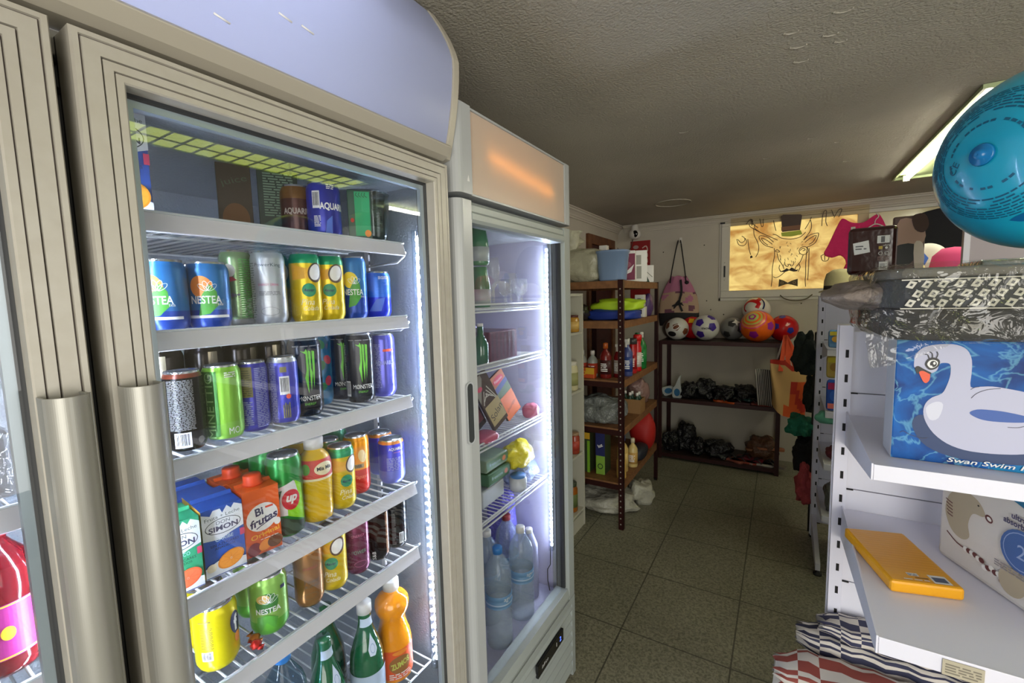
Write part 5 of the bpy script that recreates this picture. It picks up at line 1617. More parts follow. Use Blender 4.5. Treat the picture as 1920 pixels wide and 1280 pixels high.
for i, (x, y, s_, l) in enumerate(((-.76, 4.58, (.09, .10, .085), 'black film-wrapped bundle beside the white flask'), (-.62, 4.62, (.10, .10, .10), 'black film-wrapped bundle with a rounded top, second from the flask'), (-.45, 4.60, (.10, .11, .075), 'black film-wrapped bundle in the middle of the board'), (-.28, 4.63, (.10, .11, .085), 'black film-wrapped bundle with teal glints'), (-.10, 4.62, (.09, .11, .075), 'black film-wrapped bundle at the right, behind the striped bag'))):
    soft('wrapped_bundle', l, 'pack', x, y, SB[1], s_, blackpl, 30 + i, 2.3, .3, 8, nu=40, nv=24)
cols = [((176, 74, 20), 'orange'), ((60, 20, 24), 'maroon'), ((120, 40, 22), 'rust'), ((30, 60, 60), 'dark teal'), ((170, 60, 40), 'coral')]
for i, (x, y, a) in enumerate(((-.44, 4.51, 70), (-.32, 4.50, 95), (-.19, 4.52, 80), (-.30, 4.56, 60), (-.07, 4.51, 85))):
    c, nm = cols[i]
    sandal('%s flip-flop among the black bundles on the middle board' % nm, x, y, SB[1] + (.03 if i == 3 else 0.0), R(a), c, L=.2)
# bottom board
for i, (x, y, s_, l) in enumerate(((-.93, 4.60, (.09, .11, .10), 'black bagged bundle at the left end of the lowest board'), (-.80, 4.66, (.09, .10, .15), 'tall black bundle with upright strap on the lowest board'), (-.68, 4.56, (.07, .08, .09), 'grey-black bundle with white trim on the lowest board'), (-.50, 4.60, (.13, .11, .085), 'wide black bagged bundle in the middle of the lowest board'))):
    soft('wrapped_bundle', l, 'pack', x, y, SB[2], s_, blackpl, 40 + i, 2.3, .28, 8, nu=40, nv=24)
cl2 = [((150, 84, 70), 'dusty pink'), ((160, 70, 50), 'terracotta'), ((110, 26, 40), 'wine red'), ((146, 96, 66), 'tan'), ((176, 172, 160), 'white-soled'), ((110, 100, 92), 'grey'), ((168, 104, 70), 'peach')]
for i, (x, y, zz, a) in enumerate(((-.37, 4.53, 0, 60), (-.27, 4.52, 0, 85), (-.22, 4.56, .021, 70), (-.15, 4.62, .10, 100), (-.14, 4.52, 0, 90), (-.04, 4.53, 0, 80), (-.06, 4.6, .13, 95))):
    c, nm = cl2[i]
    sandal('%s flip-flop in the heap at the right of the lowest board' % nm, x, y, SB[2] + zz, R(a), c, L=.22)
soft('wrapped_bundle', 'brown translucent bag of sandals on the lowest board', 'pack', -.13, 4.66, SB[2], (.13, .11, .13), M('brown_film_bag', (96, 64, 44), .25, bump=(24, 1.0, .03)), 51, 2.3, .25, 7, nu=40, nv=24)

# drawstring bag hanging on the back wall
t = thing('drawstring_bag', 'pink, cream and black printed drawstring bag hanging from a wall hook', 'bag', (-.915, 4.80, 1.33))
cream = M('cream_print_cloth', (176, 150, 126), .7); pinkc = M('pink_print_cloth', (176, 110, 140), .7); blackc = M('black_cloth', (22, 20, 24), .7)
def bagfn(u, v):
    a = 2 * PI * u
    w = (.19, .195, .185, .165, .12, .075)[min(5, int(v * 5.999))]
    k = v * 5
    ws = (.185, .20, .195, .175, .135, .08)
    i = min(4, int(k)); w = ws[i] + (ws[i + 1] - ws[i]) * (k - i)
    fold = 1 + .05 * math.sin(7 * a + v * 3) * v
    return Vector((w * math.cos(a) * fold, .055 * math.sin(a) * (1.1 - .5 * v) * fold, -.02 + .50 * v + .012 * math.sin(3 * a) * v))
def bagm_(u, v):
    n = noise.noise(Vector((math.cos(2 * PI * u) * 2, v * 5, 3.3)))
    if v < .26: return blackc
    if v > .70 or n > .32: return pinkc
    return cream if n > -.30 else M('mauve_print', (110, 66, 84), .7)
b = B().grid(bagfn, 44, 26, cream, matf=bagm_)
b.build('bag_body', t)
c = B(); Dec(c, lambda s, z, l: Vector((s, -.0615 + .02 * max(0, z - .1), z)), step=0).ell(.0, .20, .055, .012, blackc, .3).ell(-.01, .20, .012, .05, blackc, -.5).ell(.03, .21, .04, .008, blackc, -.6).stroke(smooth([(.03, .45), (.04, .33), (.02, .22), (.05, .13)], 3, False), .022, blackc)
c.build('palm_print', t)
for s_ in (-1, 1):
    B().tube([(s_ * .012, .02, .85), (s_ * .03, .0, .75), (s_ * .062, -.02, .55), (s_ * .078, -.03, .42)], .006, blackc, 6).build('cord', t)
B().lathe([(0, -.02), (.018, -.012), (.022, 0), (.018, .012), (0, .02)], 12, blackc, (.085, -.03, .42)).build('cord_stopper', t)
t = thing('wall_hook', 'small white hook on the back wall above the printed bag', 'hook', (-.915, 4.895, 2.18))
B().box(-.012, .012, -.006, .004, -.03, .035, wp).tube([(0, -.006, -.01), (0, -.03, -.02), (0, -.036, .004)], .005, wp, 8).build('hook_body', t)
# red poster with white script
b = B().box(-1.438, -1.226, YN - .004, YN - .001, 1.60, 2.22, K('poster_red', (146, 20, 24)))
d = Dec(b, plane_fn((-1.33, YN - .0042, 1.9), (1, 0, 0), (0, 0, 1)), step=0)
d.ell(-.05, .255, .03, .02, K('poster_grey', (170, 150, 146)))
for k in range(7): d.stroke(smooth([(.02 + .008 * (k % 2), .24 - k * .06), (.06, .26 - k * .06), (.075, .21 - k * .06), (.04, .19 - k * .06)], 3, False), .012, K('poster_script', (206, 180, 172)))
o = b.build('poster'); setp(o, 'red poster with white script on the back wall behind the rack', 'poster')
# striped bag + orange bag hanging at the right end of the ball rack
t = thing('tote_bag', 'black and white striped bag hanging at the rack corner beside the orange bag', 'bag', (-.085, 4.40, .64))
def stripe(u, v): return blackc if int(u * 22) % 2 else M('white_stripe_cloth', (176, 172, 164), .7)
b = B().grid(lambda u, v: Vector((-.075 + .16 * u + .0 * v - .03 * (v), .0 + .02 * math.sin(u * 6), .32 * v)), 22, 6, blackc, matf=stripe)
b.build('bag_body', t, solid=.012)
for s_ in (0, 1): B().add([(.02 + s_ * .035, -.01, .30), (.035 + s_ * .035, -.01, .30), (.115, .02, .60), (.10, .02, .60)], [(0, 1, 2, 3)], blackc if s_ else M('white_stripe_cloth')).build('strap', t, solid=.004)
t = thing('tote_bag', 'orange and beige beach bag hanging from the right end of the rack', 'bag', (.085, 4.32, .57))
oc = M('orange_canvas', (206, 82, 22), .7); rc = M('red_orange_canvas', (176, 40, 20), .7); be = M('beige_canvas', (196, 158, 100), .7)
def tote(u, v):
    a = 2 * PI * u
    k = v
    w = .14 - .02 * math.cos(v * 3)
    x = w * math.copysign(abs(math.cos(a)) ** .6, math.cos(a)) + .02 * v
    sag = (.09 * (1 - v)) * (x / .12) ** 2 * (1 if x < 0 else .2)
    return Vector((x - .02, .05 * math.sin(a) * (1.15 - .6 * v) + .008 * math.sin(4 * a + 5 * v), .02 + .42 * v + sag - .08 * u * (1 - v) * 0 + .05 * v * (x < 0)))
def totem(u, v):
    p = tote(u, v)
    q = (p.x + .02) / .12
    if v > .90: return rc
    if q > -.35 + .9 * v and v < .72: return oc if not (.16 < (q - .95) ** 2 + (v * 1.3 - .75) ** 2 < .42) else rc
    if q > .6: return be if v > .55 else oc
    return be if v > .12 or q < -.3 else oc
b = B().grid(tote, 44, 24, be, matf=totem)
b.build('bag_body', t)
for (xa, xb) in ((-.10, .02), (-.04, .09)):
    B().add([(xa, -.035, .40), (xa + .035, -.035, .40), (-.055 + .015, .02, .70), (-.07, .02, .70)], [(0, 1, 2, 3)], M('orange_strap', (214, 74, 26), .6)).add([(-.07, .02, .70), (-.04, .02, .70), (xb + .03, -.03, .38), (xb, -.03, .38)], [(0, 1, 2, 3)], M('orange_strap')).build('strap', t, solid=.004)
# window drawing
deer = dict(
earL=[(-0.085, 2.093), (-0.143, 2.149), (-0.204, 2.16), (-0.191, 2.112), (-0.149, 2.067), (-0.087, 2.043)],
earLi=[(-0.095, 2.075), (-0.14, 2.115), (-0.185, 2.14), (-0.165, 2.1), (-0.13, 2.07)],
earR=[(0.149, 2.091), (0.193, 2.131), (0.244, 2.144), (0.26, 2.133), (0.24, 2.065), (0.203, 2.037), (0.174, 2.026)],
earRi=[(0.16, 2.07), (0.2, 2.105), (0.243, 2.125), (0.22, 2.07), (0.19, 2.05)],
faceL=[(-0.079, 2.038), (-0.074, 1.982), (-0.08, 1.928), (-0.09, 1.845), (-0.088, 1.761), (-0.094, 1.682)],
faceR=[(0.178, 2.026), (0.173, 1.937), (0.171, 1.875), (0.174, 1.785), (0.172, 1.731), (0.177, 1.672)],
faceR2=[(0.193, 2.016), (0.194, 1.873), (0.191, 1.73)],
cheek=[(-.055, 1.99), (-.04, 1.93), (-.01, 1.88), (.005, 1.84)], cheek2=[(.15, 1.96), (.13, 1.9), (.10, 1.86), (.09, 1.83)],
muz=[(-.03, 1.88), (-.035, 1.85), (-.02, 1.815)], muz2=[(.12, 1.88), (.13, 1.85), (.115, 1.81)],
eyeL=[(-0.07, 2.01), (-0.055, 2.022), (-0.034, 2.002), (-0.054, 1.999), (-0.07, 2.01)],
eyeR=[(.125, 2.0), (.145, 2.018), (.165, 2.004), (.145, 1.995)],
nose=[(0.008, 1.908), (0.013, 1.876), (0.033, 1.861), (0.044, 1.883), (0.064, 1.863), (0.079, 1.885), (0.074, 1.908)],
chainL=[(-0.08, 1.775), (-0.06, 1.764), (-0.028, 1.777), (0.01, 1.812)],
antL1=[(-0.053, 2.109), (-0.127, 2.152), (-0.201, 2.197), (-0.277, 2.251), (-0.291, 2.28)],
antL2=[(-0.201, 2.197), (-0.244, 2.238), (-0.24, 2.275)], antR1=[(0.149, 2.091), (0.192, 2.158), (0.205, 2.209), (0.196, 2.263)],
patL=[(-0.252, 2.239), (-0.246, 2.173), (-0.224, 2.124), (-0.206, 2.067), (-0.209, 2.011), (-0.229, 1.966)],
patL2=[(-.30, 2.14), (-.285, 2.04), (-.27, 1.99)],
cup=[(-0.394, 2.149), (-0.376, 2.095), (-0.333, 2.082), (-0.308, 2.113), (-0.322, 2.152)],
cup2=[(-0.386, 2.148), (-0.355, 2.112), (-0.325, 2.129), (-0.33, 2.158), (-0.352, 2.174)],
brow=[(-0.095, 2.168), (-0.062, 2.155), (-0.022, 2.124), (0.049, 2.109), (0.11, 2.117), (0.14, 2.136), (0.162, 2.161)],
antT=[(-0.214, 2.24), (-0.255, 2.274), (-0.277, 2.329), (-0.268, 2.261)], antT2=[(-0.069, 2.196), (-0.084, 2.256), (-0.091, 2.293)],
antR3=[(0.156, 2.187), (0.184, 2.241), (0.201, 2.289)], antR4=[(0.28, 2.202), (0.283, 2.286), (0.294, 2.329), (0.311, 2.327), (0.308, 2.241), (0.321, 2.198)],
antR5=[(0.365, 2.277), (0.346, 2.334)], antR6=[(0.365, 2.263), (0.397, 2.328), (0.42, 2.328), (0.399, 2.266)],
antL7=[(-0.316, 2.281), (-0.29, 2.316), (-0.263, 2.317), (-0.262, 2.267)], antL8=[(-0.203, 2.321), (-0.188, 2.252), (-0.175, 2.251), (-0.174, 2.317)],
sm=[(0.283, 1.941), (0.312, 1.953), (0.34, 1.93), (0.332, 1.896), (0.296, 1.898), (0.283, 1.941)], sm2=[(.31, 1.95), (.312, 1.90)])
t = thing('window_drawing', 'line drawing of a deer in a top hat on clear film over the window', 'drawing', (.05, 4.862, 1.66))
ink = K('ink_brown', (52, 36, 22)); b = B().box(-.50, .56, .004, .0045, -.01, .69, G('drawing_film', (250, 246, 236), .5, .2, 1.2))
d = Dec(b, plane_fn((-.05, 0, -1.66), (1, 0, 0), (0, 0, 1)), step=0, lift=.0, d=.0)
for k, pts in deer.items(): d.stroke(smooth(pts, 3, False), .0058, ink)
d.ring(.152, 1.997, .034, .036, .0055, ink)
for k in range(26):
    a = rd.uniform(0, 6.28); x0_ = .045 + rd.uniform(-.09, .09); z0_ = rd.uniform(1.86, 2.08)
    d.stroke([(x0_, z0_), (x0_ + .012 * math.cos(a), z0_ + .018 * abs(math.sin(a)) + .005)], .004, ink)
d = Dec(b, plane_fn((-.05, 0, -1.66), (1, 0, 0), (0, 0, 1)), step=0, lift=.0006, d=.0002)
d.poly([(0.045, 1.833), (0.025, 1.847), (0.01, 1.835), (-0.014, 1.822), (-0.034, 1.831), (-0.021, 1.815), (0.014, 1.812), (0.045, 1.825), (0.081, 1.812), (0.108, 1.815), (0.117, 1.833), (0.1, 1.827), (0.084, 1.839), (0.064, 1.852)], K('ink_black', (40, 28, 18)))
d.poly([(-0.032, 1.749), (0.005, 1.734), (0.037, 1.714), (0.068, 1.731), (0.115, 1.747), (0.116, 1.677), (0.069, 1.694), (0.037, 1.702), (0.006, 1.694), (-0.036, 1.677)], K('bow_olive', (84, 70, 34)))
for x_ in (-.008, .088): d.ring(x_, 1.713, .010, .010, .003, K('bow_light', (170, 150, 90)))
d.poly([(-0.032, 2.323), (-0.016, 2.336), (0.121, 2.322), (0.131, 2.311), (0.119, 2.184), (-0.02, 2.179)], K('hat_brown', (66, 46, 34)))
d.poly([(-.026, 2.19), (.119, 2.19), (.122, 2.23), (-.028, 2.225)], K('hat_brown2', (128, 84, 50)))
d.poly([(-0.028, 2.174), (0.124, 2.182), (0.138, 2.144), (.05, 2.132), (-0.022, 2.141)], K('hat_band', (180, 196, 60)))
d.poly([(-.275, 1.978), (-.262, 1.985), (-.252, 1.965), (-.275, 1.956)], K('ink_black'))
b.build('printed_film', t)
# clothes against the window
def shirt(label, pts, y, th, mat, name='t_shirt', cat='clothing', lo=(0, 0)):
    cx = sum(p[0] for p in pts) / len(pts); zb = min(p[1] for p in pts)
    t = thing(name, label, cat, (cx, y, zb))
    out = smooth([(p[0] - cx, p[1] - zb) for p in pts], 3)
    b = B().prism(out, 'y', -th / 2, th / 2, mat)
    b.build('cloth_body', t, bevel=.008)
    return t
pk = M('fuchsia_cloth', (206, 22, 98), .75, bump=(9, .6, .05))
ts = shirt('fuchsia t-shirt on a white hanger in front of the window', [(.30, 1.95), (.33, 2.03), (.40, 2.215), (.43, 2.235), (.48, 2.20), (.56, 2.19), (.63, 2.24), (.67, 2.235), (.72, 2.10), (.68, 2.05), (.64, 2.08), (.64, 1.70), (.42, 1.72), (.46, 1.86), (.42, 1.93), (.36, 1.915)], 4.79, .05, pk)
B().tube(smooth([(.05, -.035, .41), (.12, -.04, .465), (.17, -.04, .45), (.19, -.035, .42), (.07, -.04, .395), (.05, -.035, .41)], 3, False), .005, wp, 6).tube(smooth([(.125, -.035, .465), (.13, -.03, .50), (.15, -.03, .53), (.13, -.03, .56)], 3, False), .004, wp, 6).build('hanger', ts)
B().box(-.03, .0, -.032, -.028, .43, .46, K('offw')).build('neck_tag', ts)
shirt('dark navy jacket hanging at the right part of the window', [(.835, 1.80), (.835, 2.05), (.865, 2.19), (1.02, 2.25), (1.20, 2.25), (1.34, 2.1), (1.36, 1.80), (1.1, 1.70), (.9, 1.72)], 4.838, .09, M('navy_black_cloth', (16, 17, 26), .8), 'jacket')

# ------------------------------------------------------------------ white metal gondola shelving (near)
gon = M('gondola_white', (222, 222, 234), .4); gonp = M('gondola_panel', (222, 222, 232), .45); slotm = M('slot_black', (20, 18, 20), .8)
def gondola(label, x0, x1, yf, z1, shelves, foot_y, lip=.034, panel_d=.012, z0p=.16, sz0=.0):
    """uprights with slots at x0/x1, back panels between them, shelves = (z, front y)"""
    t = thing('shelving_unit', label, 'shelving unit', ((x0 + x1) / 2, yf + .03, 0))
    for x in (x0, x1):
        b = B().box(x - .017, x + .017, yf, yf + .06, .02, z1, gon)
        b.box(x - .021, x + .021, yf + .022, yf + .032, .02, z1, gon)
        z = .14
        while z < z1 - .03:
            b.box(x + .0, x + .008, yf - .0008, yf, z, z + .024, slotm)
            z += .0757
        b.build('upright', t, world=True, bevel=.0008)
    z = z0p
    k = 0
    while z < z1 - .05:
        zt = min(z + .3015, z1 - .02)
        B().box(x0 + .018, x1 - .018, yf + .012, yf + .012 + panel_d, z + .0015, zt, gonp).build('back_panel', t, world=True, bevel=.001)
        B().box(x0 + .009, x0 + .035, yf + .006, yf + .012, z - .002, z + .001, slotm).build('panel_clip', t, world=True)
        z += .3028
    for (z, yl) in shelves:
        b = B()
        b.box(x0 + .012, x1 - .012, yl, yf + .01, z - .003, z, gon)
        b.box(x0 + .012, x1 - .012, yl - .002, yl, z - lip, z + .001, gon)
        b.box(x0 + .012, x1 - .012, yl, yl + .02, z - lip, z - lip + .002, gon)
        o = b.build('shelf', t, world=True, bevel=.0015)
        for xb in (x0 + .008, x1 - .012):
            B().prism([(yf + .005, z + .012), (yf + .005, z - .095), (yf - .06, z - .085), (yl + .015, z - lip - .002), (yl - .002, z - lip), (yl - .002, z + .003), (yl + .03, z + .003)], 'x', xb, xb + .0035, gon).build('shelf_bracket', o, world=True)
    for x in (x0, x1):
        for yy in foot_y:
            B().lathe([(.022, 0), (.022, .012), (.010, .016), (.010, .03), (0, .03)], 12, M('black_plastic'), (x, yy, 0)).build('foot', t, world=True)
        B().prism([(min(foot_y) - .01, .03), (min(foot_y) - .01, .07), (yf, .17), (yf + .05, .17), (max(foot_y) + .01, .06), (max(foot_y) + .01, .03)], 'x', x - .012, x + .012, gon).build('base_leg', t, world=True)
    return t
G1 = gondola('white slotted metal shelving at the right holding the swan box', .168, 1.25, 1.66, 1.525, [(1.25, 1.205), (.95, 1.06), (.43, 1.10)], (1.16, 1.69, 2.09), z0p=.1065)
# back face of the near shelving
B().box(.16, 1.25, 1.70, 1.705, .17, 1.5, gonp).build('rear_panel', G1, world=True)
# far gondola
G2 = gondola('second white slotted metal shelving further back down the aisle', .215, 1.30, 3.40, 1.60, [(1.30, 3.02), (.955, 2.98), (.66, 2.96), (.36, 2.95)], (2.96, 3.43), z0p=.11)
# hanging snack packs on the far gondola
def snack(label, x, y, z, w, h, cols, cat='packet'):
    t = thing('snack_packet', label, cat, (x, y, z))
    m = M('pk%d_%d_%d' % cols[0], cols[0], .25)
    b = B()
    blob(b, (0, 0, h / 2), (w / 2, .018, h / 2), m, 3, 6, .05, 4, 20, 12, flat=False)
    b.build('packet_body', t)
    c = B(); d = Dec(c, plane_fn((0, -.0215, h / 2), (1, 0, 0), (0, 0, 1)), step=0)
    d.rect(-w * .42, w * .42, h * .2, h * .42, K('pkb%d' % cols[1][0], cols[1])).ell(0, 0, w * .3, h * .18, K('pkc%d' % cols[2][0], cols[2])).rect(-w * .4, w * .4, -h * .42, -h * .25, K('pkd%d' % cols[3][0], cols[3]))
    c.build('printed_front', t)
    return t
for i, (z, h, cols, l) in enumerate(((1.312, .10, ((90, 140, 190), (206, 190, 40), (220, 170, 60), (90, 140, 190)), 'blue snack packet with yellow heading, topmost on the far shelving'), )):
    snack(l, .262, 3.03, z, .075, h, cols)
s_ = [(1.165, .125, ((196, 170, 80), (206, 180, 90), (160, 120, 40), (190, 160, 70)), 'golden packet of snacks standing in the far shelving above the blue one'),
      (.96, .17, ((30, 80, 180), (170, 24, 90), (40, 100, 200), (230, 120, 110)), 'magenta and royal blue packet at the edge of the far shelving')]
snack(s_[1][3], .262, 3.02, .958, .075, .175, s_[1][2])
snack(s_[0][3], .262, 3.07, 1.135, .075, .13, s_[0][2])
t = thing('packet_hook', 'thin metal hook holding the golden packet on the far shelving', 'hook', (.262, 3.2, 1.27))
B().tube([(0, .20, .0), (0, -.12, .0), (0, -.125, .01)], .003, alum, 6).build('hook_wire', t)
soft('folded_cloth', 'mint green cloth hanging at the edge of the far shelving', 'cloth', .235, 3.04, .90 - .02, (.055, .06, .035), M('mint_cloth', (96, 170, 146), .7), 5, 2.4, .2, 5)
soft('folded_cloth', 'maroon and white cloth on the third shelf of the far shelving', 'cloth', .30, 3.10, .663, (.06, .10, .035), M('maroon_cloth', (110, 40, 56), .7), 6, 2.4, .2, 5)
t = soft('plastic_bag', 'clear bag of dark cables on the low shelf of the far shelving', 'bag', .30, 3.08, .363, (.06, .09, .09), M('grey_film_bag'), 7, 2.4, .25, 7)
# clothes hanging on the end of the far gondola
tb = [('black-green crumpled garment hanging at the top of the far shelving end', .145, 3.52, 1.08, (.075, .07, .14), (22, 34, 30)),
      ('dark garment hanging below the orange bag beside the far shelving', .185, 3.56, .82, (.045, .07, .14), (26, 34, 26)),
      ('teal green garment draped at the far shelving end', .13, 3.55, .655, (.085, .09, .075), (24, 110, 82)),
      ('black garment hanging near the floor by the far shelving', .17, 3.62, .38, (.075, .10, .17), (18, 18, 20)),
      ('red and white garment lowest at the far shelving end', .165, 3.50, .21, (.055, .08, .13), (176, 70, 76))]
for i, (l, x, y, z, s, c) in enumerate(tb):
    soft('hanging_garment', l, 'clothing', x, y, z, s, M('garment%d' % i, c, .8, bump=(20, .8, .03)), 60 + i, 2.0, .38, 7, nu=36, nv=24)
t = thing('clothes_rail', 'thin black rail on the end of the far shelving carrying garments', 'rail', (.195, 3.50, 0))
b = B().tube([(.0, 0, .0), (.0, 0, 1.36)], .008, M('black_plastic'), 8).tube([(0, 0, 1.36), (.0, -.06, 1.36)], .006, M('black_plastic'), 8)
b.build('rail_post', t)

# tall pale cabinet behind, hats, beach things
t = thing('partition_panel', 'tall pale lilac-grey panel standing behind the wrapped quilt at the right', 'panel', (.92, 2.42, 0))
cab = M('pale_lilac_panel', (176, 166, 172), .5)
B().box(.594, 1.25, 2.405, 2.43, .0, 1.93, cab).build('panel_board', t, world=True, bevel=.004)
B().box(.594, .612, 2.40, 2.405, .0, 1.93, gon).build('edge_strip', t, world=True)
for x_ in (.68, 1.16): B().box(x_, x_ + .05, 2.30, 2.53, 0, .03, gon).build('foot', t, world=True)
def hat(label, x, y, z, r, h, mat, band=None):
    t = thing('sun_hat', label, 'hat', (x, y, z))
    B().lathe([(r * 1.25, 0), (r * 1.27, .004), (r * 1.1, .010), (r, .014), (r * .98, h * .5), (r * .86, h * .8), (r * .5, h * .97), (0, h)], 32, mat).build('hat_crown', t)
    if band: B().lathe([(r * 1.005, .016), (r * .99, .04)], 32, band).build('hat_band', t)
    return t
topz = 1.60
t = thing('display_board', 'white top board on the far shelving under the hats', 'board', (.75, 3.25, topz))
B().box(-.52, .52, -.20, .16, 0, .018, gon).build('board_panel', t, bevel=.002)
hz = topz + .02
hat('deep pink felt sun hat standing on the far shelving', .775, 3.27, hz, .10, .225, M('pink_felt', (196, 60, 116), .8))
hat('cream straw sun hat left of the pink hat', .565, 3.20, hz, .09, .165, M('cream_straw', (226, 212, 160), .8, bump=(80, .5, .004)), M('dark_band', (50, 40, 34), .7))
hat('cream and brown sun hat at the left end of the far shelving top', .29, 3.22, hz, .085, .135, M('straw_brown', (196, 186, 140), .8, bump=(80, .5, .004)), M('dark_band'))
t = thing('flying_disc', 'blue and white oval disc propped behind the pink hat', 'disc', (.705, 3.42, hz))
t.rotation_euler = (0, 0, 0)
b = B(); T = Matrix.Translation((0, 0, .18)) @ Matrix.Rotation(R(78), 4, 'X')
b.lathe([(0, .0), (.05, .002), (.085, -.002), (.09, -.012), (.08, -.018)], 32, None or M('disc_white', (206, 200, 196), .4), T=T, matf=lambda z, a: M('disc_blue', (40, 90, 190), .35) if 2.2 < a < 4.4 else M('disc_white'))
b.box(-.004, .004, -.004, .004, 0, .17, M('disc_white'))
b.build('disc_body', t)

# ------------------------------------------------------------------ things on the near shelving
def packet2(name, label, cat, corner, u, w, d, h, front, side, deco, bevel=.003, top=None, topdeco=None):
    """box standing on z with its printed face starting at corner and running along u"""
    ang = math.atan2(u[1], u[0])
    t = thing(name, label, cat, corner, ang)
    b = B()
    v = [(0, 0, 0), (w, 0, 0), (w, d, 0), (0, d, 0), (0, 0, h), (w, 0, h), (w, d, h), (0, d, h)]
    b.add(v, [(0, 3, 2, 1), (4, 5, 6, 7), (0, 1, 5, 4), (1, 2, 6, 5), (2, 3, 7, 6), (3, 0, 4, 7)], [side, top or side, front, side, side, side])
    b.build('box_body', t, bevel=bevel)
    if deco:
        c = B(); deco(Dec(c, plane_fn((0, 0, 0), (1, 0, 0), (0, 0, 1)), step=0, lift=.0005, d=.00015)); c.build('printed_front', t)
    if topdeco:
        c = B(); topdeco(Dec(c, plane_fn((0, 0, h), (1, 0, 0), (0, 1, 0)), step=0, lift=.0005, d=.00015)); c.build('top_label', t)
    return t
def pool_mat():
    m = M('printed_pool_water', (20, 110, 190), .5, spec=.25)
    nt = m.node_tree; L = nt.links; p = nt.nodes['Principled BSDF']
    tc = nt.nodes.new('ShaderNodeTexCoord')
    n = nt.nodes.new('ShaderNodeTexNoise'); n.inputs['Scale'].default_value = 9; n.inputs['Detail'].default_value = 4; n.inputs['Distortion'].default_value = 1
    L.new(tc.outputs['Object'], n.inputs['Vector'])
    r = nt.nodes.new('ShaderNodeValToRGB')
    e = r.color_ramp.elements
    e[0].position = .30; e[0].color = lin((4, 36, 100)); e[1].position = .60; e[1].color = lin((8, 96, 176))
    q = e.new(.75); q.color = lin((20, 140, 180))
    L.new(n.outputs['Fac'], r.inputs[0])
    v = nt.nodes.new('ShaderNodeTexVoronoi'); v.feature = 'DISTANCE_TO_EDGE'; v.inputs['Scale'].default_value = 16
    mp = nt.nodes.new('ShaderNodeMix'); mp.data_type = 'VECTOR'; mp.inputs[0].default_value = .12
    L.new(tc.outputs['Object'], mp.inputs[4]); L.new(n.outputs['Color'], mp.inputs[5]); L.new(mp.outputs[1], v.inputs['Vector'])
    mr = nt.nodes.new('ShaderNodeMapRange'); mr.inputs[1].default_value = 0; mr.inputs[2].default_value = .05; mr.inputs[3].default_value = .4; mr.inputs[4].default_value = 0
    L.new(v.outputs[0], mr.inputs[0])
    mx = nt.nodes.new('ShaderNodeMix'); mx.data_type = 'RGBA'; mx.inputs[7].default_value = lin((130, 205, 226))
    L.new(mr.outputs[0], mx.inputs[0]); L.new(r.outputs[0], mx.inputs[6]); L.new(mx.outputs[2], p.inputs['Base Color'])
    return m
swan = dict(
 body=[(0.031, 0.213), (0.033, 0.235), (0.043, 0.25), (0.058, 0.257), (0.077, 0.26), (0.097, 0.259), (0.113, 0.249), (0.121, 0.228), (0.122, 0.2), (0.122, 0.172), (0.135, 0.173), (0.154, 0.175), (0.177, 0.172), (0.205, 0.166), (.235, .155), (.265, .135), (.28, .11), (.275, .08), (.25, .055), (0.207, 0.041), (0.18, 0.036), (0.149, 0.034), (0.119, 0.036), (0.092, 0.046), (0.07, 0.065), (0.056, 0.089), (0.051, 0.111), (0.054, 0.13), (0.064, 0.144), (0.079, 0.154), (0.086, 0.173), (0.09, 0.195), (0.089, 0.216), (0.081, 0.22), (0.072, 0.217), (0.069, 0.204), (0.061, 0.197), (0.053, 0.198), (0.044, 0.203), (0.034, 0.206)])
